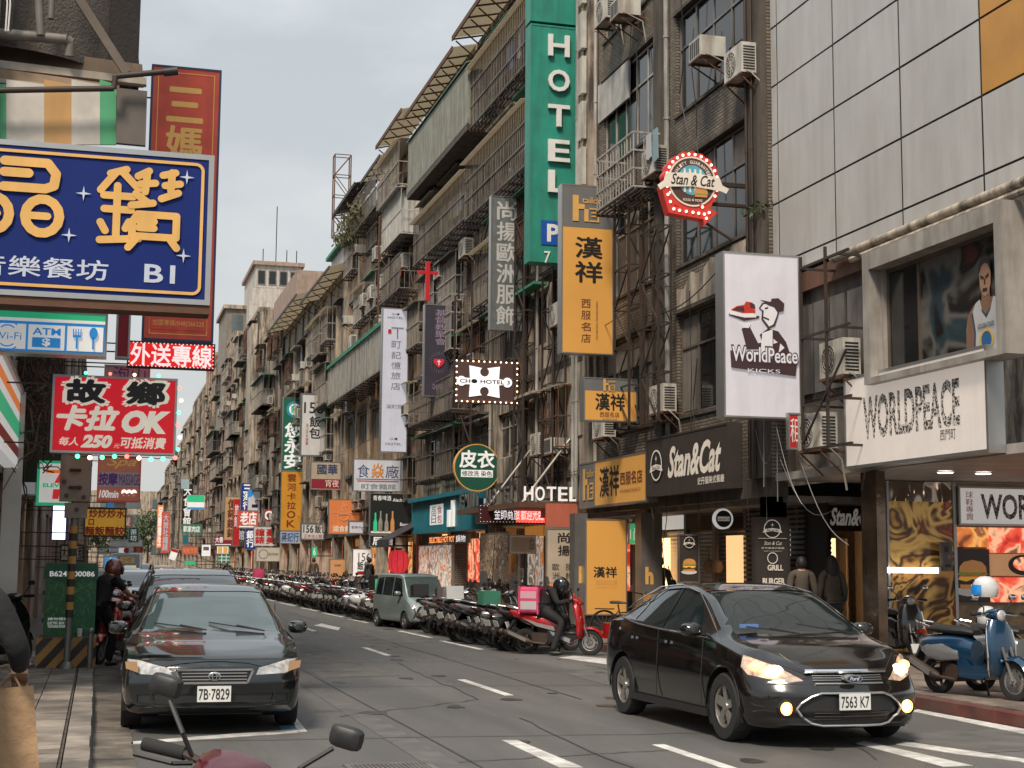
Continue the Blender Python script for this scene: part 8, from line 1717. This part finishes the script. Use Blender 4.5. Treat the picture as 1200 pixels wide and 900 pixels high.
# near person at the left edge with a kraft bag
person('person in a loose black coat cut off by the left edge of the photo', (-.68,7.75,.1), R_(80), dict(elR=(.02,-.33,1.14), wrR=(.18,-.30,1.03), shR=(0,-.20,1.40), shL=(0,.20,1.40), upR=(0,0,1), curl=1.0), coat=.07)
kb = thing('paper_bag', 'brown kraft paper shopping bag held at the left edge of the photo', 'paper bag', (-.40,7.95,.62), R_(12)); kraft = mat('kraft_paper', (.46,.29,.16), .8, var=.15, bump=.6, bscale=14)
f = MB(); f.add([(-.17,-.08,0),(.15,-.08,0),(.15,.08,0),(-.17,.08,0),(-.18,-.085,.42),(.10,-.085,.44),(.10,.085,.44),(-.18,.085,.42),(.158,0,.0),(.085,0,.43)], [(0,3,2,8,1),(0,1,5,4),(1,8,9,5),(8,2,6,9),(2,3,7,6),(3,0,4,7)]); obj('bag', f, kraft, kb)
obj('handle', smooth(MB().tube([(-.12,-.08,.42),(-.10,-.05,.52),(-.02,-.05,.54),(.04,-.08,.43)], .006, 6)), kraft, kb)
# people by the shops
person('pedestrian with a black shoulder bag walking into the suit shop', (12.75,33.2,.12), R_(60), {}, top=clothg, legs=clothj)
person('person in a dark jacket seen between the menu board and the Stan fascia', (12.05,24.4,.12), R_(70), dict(head=(.02,0,1.58)), top=clothg, legs=clothj)
person('woman with long dark hair and a taupe coat facing the burger shop door', (12.9,24.9,.12), R_(80), {}, top=clothg, legs=clothj, hair='long', coat=.04)
person('distant person in a dark jacket walking past the 156 panels', (10.9,62,.12), R_(120), {}, top=clothb, legs=clothj)
person('distant pedestrian on the right pavement beyond the scooters', (10.8,78,.12), R_(80), {}, top=clothg, legs=clothj)
hb = thing('shoulder_bag', 'black shoulder bag carried by the pedestrian at the suit shop', 'bag', (12.98,32.95,1.15), R_(60)); obj('bag', smooth(eloft(MB(), [(0,0,-.16,.05,.16),(0,0,-.1,.08,.19),(0,0,.12,.07,.17),(0,0,.18,.03,.1)], 12, 3, axis='z')), flat('bag_black',(.02,.02,.02)), hb); obj('strap', MB().bar((0,0,.15),(-.15,.1,.5),.03,.01), flat('bag_black',(.02,.02,.02)), hb)
# ------------------------------------------------------------------ street furniture, canopy, cables
ub = thing('utility_box', 'green leaf printed utility box with painted numbers on the left kerb', 'utility box', (-.74,23.25,.56)); gl = printmat('leaf_print', [(.008,.07,.03),(.02,.16,.05),(.012,.09,.035),(.05,.22,.07)], 7, 0, 2.5); gpl = mat('box_green', (.012,.13,.07), .5, stain=.3)
obj('cabinet', MB().box(0,.73,0,.5,0,.82), gl, ub); obj('top_section', MB().box(-.02,.75,-.02,.52,.83,1.02).box(.0,.73,0,.5,1.02,1.07), gpl, ub)
for r_, s_ in (((.06,.68,.96),'B6249 00086'),): mb = MB(); put_text(mb, s_, .06,.87,.70,.95,-.026,.02); obj('lettering', mb, seaw, ub)
for z, s_ in ((.23,'請勿張貼'),(.17,'ELECTRIC BOX 24H'),(.12,'TAIWAN POWER')): mb = MB(); put_text(mb, s_, .06,z,.36,z+.04,-.004); obj('lettering', mb, seaw, ub)
lf = MB(); rnd = random.Random(5)
for i in range(46):
    x, z = rnd.uniform(.05,.66), rnd.uniform(.28,.78); a = rnd.uniform(.6,1.6); l = rnd.uniform(.04,.10); d = Vector((math.cos(a),0,math.sin(a)))*l; n_ = Vector((-d.z,0,d.x))*.18; c = Vector((x,-.002-.0004*i/46,z))
    lf.add([c-d*.5,c+n_,c+d*.5,c-n_], [(0,1,2,3)])
obj('leaf_print', lf, flat('leaf_light', (.06,.27,.09)), ub, kind='stuff'); obj('door_gap', MB().box(.365,.37,-.003,-.001,.0,.82), ink, ub); obj('hinge', MB().box(-.03,-.001,.1,.2,.6,.66).box(-.03,-.001,.1,.2,.2,.26), blackp, ub)
cbm = mat('base_concrete', (.22,.18,.14), .85, stain=.6); base = thing('concrete_base', 'concrete block painted with black and yellow slanting stripes under the green utility box', 'plinth', (-.82,22.95,.1))
obj('block', MB().box(0,.84,0,.9,0,.455), cbm, base); sy = mat('stripe_yellow', (.52,.29,.08), .75, stain=.45, stcol=(.14,.10,.07)); sk = mat('stripe_black', (.035,.03,.028), .75, stain=.4, stcol=(.13,.11,.09))
from itertools import count
def clipx(poly, lim, sgn):
    out = []
    for (x1,z1),(x2,z2) in zip(poly, poly[1:]+poly[:1]):
        i1, i2 = sgn*(x1-lim) <= 0, sgn*(x2-lim) <= 0
        if i1: out.append((x1,z1))
        if i1 != i2: t = (lim-x1)/(x2-x1); out.append((lim, z1+(z2-z1)*t))
    return out
for i in range(-4, 8):
    p = [(i*.14,.02),(i*.14+.14,.02),(i*.14+.14+.38,.45),(i*.14+.38,.45)]; p = clipx(p, 0, -1) ; p = clipx(p, .84, 1) if p else p
    if len(p) > 2: obj('stripe', MB().prism(p, -.006,-.001), sy if i % 2 else sk, base)
po = thing('street_pole', 'grey steel pole with a black and yellow wrap and stickered boxes at the left kerb', 'pole', (-.38,22.75,.1))
lean = -.0; obj('pole', smooth(MB().cyl((0,0,0),(.03,0,3.0),.048,n=14)), steel_g, po); obj('foot', smooth(MB().lathe([(.12,0),(.12,.02),(.08,.09),(.052,.12)], n=16)), steel_g, po)
for i in range(12):
    obj('wrap_band', smooth(MB().lathe([(.056,.75+i*.11),(.056,.86+i*.11)], (.008+i*.001,0,0), n=14)), sy if i % 2 else sk, po)
boxm = mat('pole_box', (.36,.32,.27), .7, stain=.6, stcol=(.10,.08,.07)); obj('control_box', MB().box(-.20,.22,-.12,.08,2.42,3.18), boxm, po); obj('control_box', MB().box(-.12,.20,-.10,.08,2.18,2.40), boxm, po)
for x, z in ((-.1,2.5),(.08,2.62),(.14,2.48),(-.14,2.7),(.05,2.3)): obj('sticker', MB().prism(circ(x,z,.035,8), -.128,-.122), flat('sticker_dark', (.06,.05,.05)), po)
obj('clamp', MB().box(-.07,.09,-.16,-.125,2.85,2.89).box(-.07,.09,-.16,-.125,2.6,2.64), steel_d, po)
kp = thing('kerb_post', 'short dull metal post standing on the kerb beside the striped block', 'post', (-.06,22.6,.1)); obj('post', smooth(MB().cyl((0,0,0),(0,0,.55),.04,n=12)), steel_g, kp); obj('cap', smooth(MB().ball((0,0,.56),.05,12,8)), steel_g, kp)
bt = thing('plastic_bucket', 'red plastic bucket by the pink column on the left pavement', 'bucket', (-1.2,25.5,.1)); obj('bucket', smooth(MB().lathe([(.001,0),(.13,0),(.17,.85),(.155,.85),(.12,.03)], n=18)), flat('bucket_red',(.5,.02,.03)), bt); obj('rim', ringmb(MB(),0,0,.165,.185,-.01,.01,18), flat('bucket_red',(.5,.02,.03)), bt); 
for c in bt.children if 0 else []: pass
rg = thing('rubbish_bag', 'crumpled pinkish plastic bag on the left pavement by the striped block', 'bag', (-.98,22.95,.1)); obj('bag', smooth(eloft(MB(),[(0,0,0,.10,.09),(.01,0,.07,.14,.12),(0,0,.16,.10,.09),(.01,0,.21,.03,.03)],12,2,axis='z')), mat('plastic_pink',(.42,.28,.33),.5,var=.5,vscale=18,bump=.9,bscale=20), rg); obj('knot', smooth(MB().ball((.01,0,.23),.03,8,6)), mat('plastic_pink',(.42,.28,.33)), rg)
cup = thing('paper_cup', 'small white paper cup left on the ledge of the utility box base', 'cup', (-.22,23.08,.557)); obj('cup', smooth(MB().lathe([(.001,0),(.03,0),(.04,.11),(.036,.11)], n=14)), white, cup); obj('lid', MB().cyl((0,0,.11),(0,0,.12),.042,n=14), white, cup)
# dark concrete balcony with pipes and stained tarpaulin over the blue sign
cn = thing('overhanging_balcony', 'dark curved balcony underside with pipes and beams in the upper left corner', 'balcony', (-1.5,17.6,0))
def cz(x, y, Y=18.0): p = P(x, y, Y=Y); return (p.x+1.5, p.z)
dkc = mat('shaded_concrete', (.014,.012,.011), .9, bump=.6, bscale=20, stain=.3, stcol=(.05,.042,.035)); pts = [cz(-60,-60),cz(158,-60),cz(163,20),cz(166,62),cz(150,60),cz(80,40),cz(-60,30)]  # soffit shade put into the slab's near-black colour
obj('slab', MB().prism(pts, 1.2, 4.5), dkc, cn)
f = smooth(MB()); n = 22; vs = []
for i in range(n+1):
    a = math.pi*.5*i/n; x = 1.72*math.sin(a)+.04; yy = 2.4-1.9*math.cos(a)
    for z in (7.72, 8.05, 9.6): vs.append((x, yy, z+(.0 if z > 8 else 0)))
f.add(vs, [(i*3+j,(i+1)*3+j,(i+1)*3+j+1,i*3+j+1) for i in range(n) for j in range(2)]); obj('curved_edge', f, mat('roof_felt', (.07,.06,.055), .95, bump=1, bscale=30, stain=.5, stcol=(.2,.17,.14)), cn)
obj('band', MB().prism([cz(-60,28),cz(168,60),cz(170,84),cz(-60,66)], .9, 1.05), mat('brown_band', (.15,.105,.07), .8, stain=.5), cn)
wb = mat('weathered_board', (.42,.38,.33), .8, stain=.55, stcol=(.16,.10,.06)); wb2 = mat('rusty_board', (.30,.22,.15), .8, stain=.6, stcol=(.2,.10,.05))
for k, (a0, a1, b0, b1, m_) in enumerate(((68,84,78,92,wb),(78,94,94,107,wb2),(92,107,98,110,wb))): obj('beam', MB().prism([cz(-60,a0-8),cz(172 if k != 1 else 140,a1+4),cz(172 if k != 1 else 140,b1+4),cz(-60,b0-8)], .5-.04*k, .62-.04*k), m_, cn)
f = smooth(MB()); a, b_ = cz(-30,38), cz(78,48); c_ = cz(82,66); f.tube([(a[0],.35,a[1]),(b_[0],.35,b_[1]),(b_[0]+.05,.37,b_[1]-.03),(c_[0],.4,c_[1])], .062, 12); obj('pipe', f, mat('grey_pipe', (.20,.18,.16), .6, stain=.5), cn)
f = smooth(MB()); a, b_ = cz(45,-20), cz(48,45); f.tube([(a[0],.3,a[1]),(b_[0],.3,b_[1])], .05, 10); obj('pipe', f, mat('grey_pipe', (.20,.18,.16)), cn)
f = smooth(MB()); a, b_ = cz(62,-20), cz(60,25); f.tube([(a[0],.32,a[1]),(b_[0],.32,b_[1])], .04, 10); obj('pipe', f, mat('grey_pipe', (.20,.18,.16)), cn)
a, b_ = cz(84,-8), cz(148,92); obj('brace', MB().bar((a[0],.2,a[1]),(b_[0],.2,b_[1]),.055,.1), mat('brown_brace', (.16,.125,.10), .8, stain=.4), cn)
f = smooth(MB()); a, b_, c_, d_ = cz(-30,117), cz(133,114), cz(135,100), cz(204,95); f.tube([(a[0],.05,a[1]),(b_[0],.05,b_[1]),(c_[0],.05,c_[1]),(d_[0],-.0,d_[1])], .035, 10); obj('rod', f, steel_d, cn); e_ = cz(190,97); f = smooth(MB().cyl((e_[0],0,e_[1]),(d_[0]+.02,0,d_[1]),.05,n=12)); obj('rod_end', f, blackp, cn)
for k in range(3): 
    a, b_ = cz(6+4*k,-20), cz(8+3*k,45); f = smooth(MB().tube([(a[0],.15,a[1]),((a[0]+b_[0])/2+.03,.15,(a[1]+b_[1])/2),(b_[0],.15,b_[1])], .010, 5)); obj('cable', f, white if k < 2 else blackp, cn)
tp = thing('tarpaulin', 'old striped tarpaulin in green, white and orange above the big blue sign', 'tarpaulin', (-1.5,17.6,0)); cols_ = [flat('tarp_green',(.08,.36,.17),stain=.2),mat('tarp_white',(.55,.51,.46),.7,stain=.4,stcol=(.3,.25,.2)),flat('tarp_orange',(.50,.28,.10)),mat('tarp_white',(.55,.51,.46)),flat('tarp_green',(.08,.36,.17))]
for (xa_, xb_), m_ in zip(((-60,8),(8,52),(52,84),(84,117),(117,136)), cols_): obj('stripe', MB().prism([cz(xa_,96),cz(xb_,102),cz(xb_,172),cz(xa_,172)], .30,.33), m_, tp)
obj('dark_panel', MB().prism([cz(136.5,108),cz(172,112),cz(170,175),cz(136,172)], .22,.30), mat('dull_panel',(.12,.10,.085),.6,stain=.3), tp)
# cables strung between facades and masts
rnd = random.Random(9)
cabl = thing('cable_bundle', 'tangle of grey cables sagging under the light box at the corner of the tiled building', 'cables', (0,0,0)); cabl['kind'] = 'stuff'
f = MB()
for i in range(9):
    a = Vector((rnd.uniform(11.4,11.95), rnd.uniform(23.3,26.2), rnd.uniform(3.4,4.6))); b_ = a+Vector((rnd.uniform(-.2,.3), rnd.uniform(-1.6,.6), rnd.uniform(-1.6,-.3))); sag = rnd.uniform(.1,.5)
    f.tube([a.lerp(b_, t/8)-Vector((0,0,sag*math.sin(math.pi*t/8))) for t in range(9)], rnd.uniform(.004,.009), 4)
obj('cables', f, steel_g, cabl)
cab2 = thing('cable_bundle', 'dark cables running along the facades above the shop signs', 'cables', (0,0,0)); cab2['kind'] = 'stuff'; f = MB()
for i in range(30):
    y0 = rnd.uniform(26,100); l = rnd.uniform(3,12); z = rnd.choice((3.6,4.4,7.3,7.6,10.6))+rnd.uniform(-.1,.1); a = Vector((11.9-rnd.random()*.3,y0,z)); b_ = a+Vector((0,l,rnd.uniform(-.4,.4))); sag = rnd.uniform(.05,.5)
    f.tube([a.lerp(b_, t/8)-Vector((0,0,sag*math.sin(math.pi*t/8))) for t in range(9)], rnd.uniform(.008,.02), 4)
for i in range(40):
    y0 = rnd.uniform(26,90); z = rnd.uniform(4,17); f.tube([(11.88-rnd.random()*.1,y0+rnd.uniform(-.1,.1)*t,z-t*rnd.uniform(.8,1)) for t in range(5)], .010, 4)
obj('cables', f, blackp, cab2)
cab3 = thing('cable_bundle', 'dark tangle of wires and twigs on the left wall behind the karaoke price sign', 'cables', (0,0,0)); cab3['kind'] = 'stuff'; f = MB()
for i in range(120):
    a = Vector((rnd.uniform(-1.45,-.75), rnd.uniform(24.5,27), rnd.uniform(3.2,5.6))); pts_ = [a]
    for k in range(5): pts_.append(pts_[-1]+Vector((rnd.gauss(0,.12),rnd.gauss(0,.1),rnd.gauss(-.05,.18))))
    f.tube(pts_, rnd.uniform(.006,.016), 4)
obj('cables', f, mat('twig_brown',(.10,.07,.05),.9), cab3)
obj('panel', MB().box(-1.48,-.72,27.0,27.1,3.0,5.6), mat('dark_wall_panel',(.05,.042,.036),.9), cab3)
# small plant on the wall ledge and far trees
sp = thing('ledge_plant', 'small green plant growing from the wall below the badge sign', 'plant', (11.85,25.5,8.35)); f = MB()
for i in range(60):
    a = Vector((rnd.gauss(0,.12),rnd.gauss(0,.22),rnd.gauss(.05,.09))); q = Euler((rnd.random()*6,rnd.random()*6,0)).to_matrix(); f.add([a+q@Vector((-.06,0,0)),a+q@Vector((0,-.03,0)),a+q@Vector((.06,0,0)),a+q@Vector((0,.03,0))], [(0,1,2,3)])
obj('leaves', f, leafm, sp, kind='stuff'); obj('stem', MB().bar((0,0,-.1),(0,0,.1),.02), barkm, sp)
def tree(label, x, y, h, r, n=1400, tr=.25):
    t = thing('tree', label, 'tree', (x,y,0), 0, 'trees at the end of the street'); f = smooth(MB()); f.cyl((0,0,0),(.1,0,h*.5),tr,tr*.6,n=9)
    for k in range(6): a = k*1.1; f.cyl((.1,0,h*.42),(math.cos(a)*r*.6,math.sin(a)*r*.6,h*(.6+.06*(k%3))),tr*.4,tr*.12,n=6)
    obj('trunk', f, barkm, t); f = MB(); cl = [(Vector((rnd.gauss(0,r*.45),rnd.gauss(0,r*.45),h*.68+rnd.gauss(0,r*.35))), rnd.uniform(.3,.55)*r) for _ in range(16)]
    for i in range(n):
        c, rr = rnd.choice(cl); d = Vector((rnd.gauss(0,1),rnd.gauss(0,1),rnd.gauss(0,1))).normalized()*rr*rnd.uniform(.6,1.1); a = c+d; q = Euler((rnd.random()*6,rnd.random()*6,0)).to_matrix(); s_ = .28
        f.add([a+q@Vector((-s_,0,0)),a+q@Vector((0,-s_*.6,0)),a+q@Vector((s_,0,0)),a+q@Vector((0,s_*.6,0))], [(0,1,2,3)])
    obj('crown', f, leafm, t, kind='stuff')
tree('round leafy tree closing the street, left of the last facades', 4.5, 285, 9, 3.5); tree('second leafy tree at the end of the street, nearer the left row', -.2, 290, 9, 3.5); tree('leafy tree against the last building on the right side', 9.5, 310, 11, 4)

rnd = random.Random(77); wc = [flat('wash_%d' % i, c, .8) for i, c in enumerate(((.5,.5,.52),(.12,.16,.3),(.4,.08,.07),(.45,.38,.2),(.06,.06,.07),(.25,.35,.4)))]
for i, (y0, z, n_, lb) in enumerate(((40.4,17.3,6,'washing hung in the top barred balcony behind the green hotel sign'),(48.6,14.3,5,'washing hung in the middle barred balcony of the caged building'),(59.2,13.8,4,'washing hung on the ochre building beside the white balcony box'),(65.0,18.4,5,'washing hung under the roof edge of the ochre building'),(30.0,11.2,2,'two cloths hung in the bar cage of the tiled building'))):
    t = thing('washing', lb, 'laundry', (11.45, y0, z), -math.pi/2)
    obj('line', MB().bar((-n_*.42-.1,0,0),(.2,0,0),.012), blackp, t)
    for k in range(n_): h = rnd.uniform(.45,.8); x = -k*.42; obj('cloth', MB().prism([(x-.15,-.005),(x+.15,-.005),(x+.17,-h),(x,-h-.04),(x-.17,-h+.03)], -.01,.01), rnd.choice(wc), t)
# far end of the street
t = thing('end_building', 'pale building closing the far end of the street', 'building', (-30, 345, 0)); obj('wall', MB().box(0, 70, 0, 12, 0, 17), beige, t)
for i in range(12):
    for j in range(4): obj('window', MB().box(2+i*5.6, 5+i*5.6, -.1, -.01, 3+j*3.4, 5+j*3.4), glass_b, t)
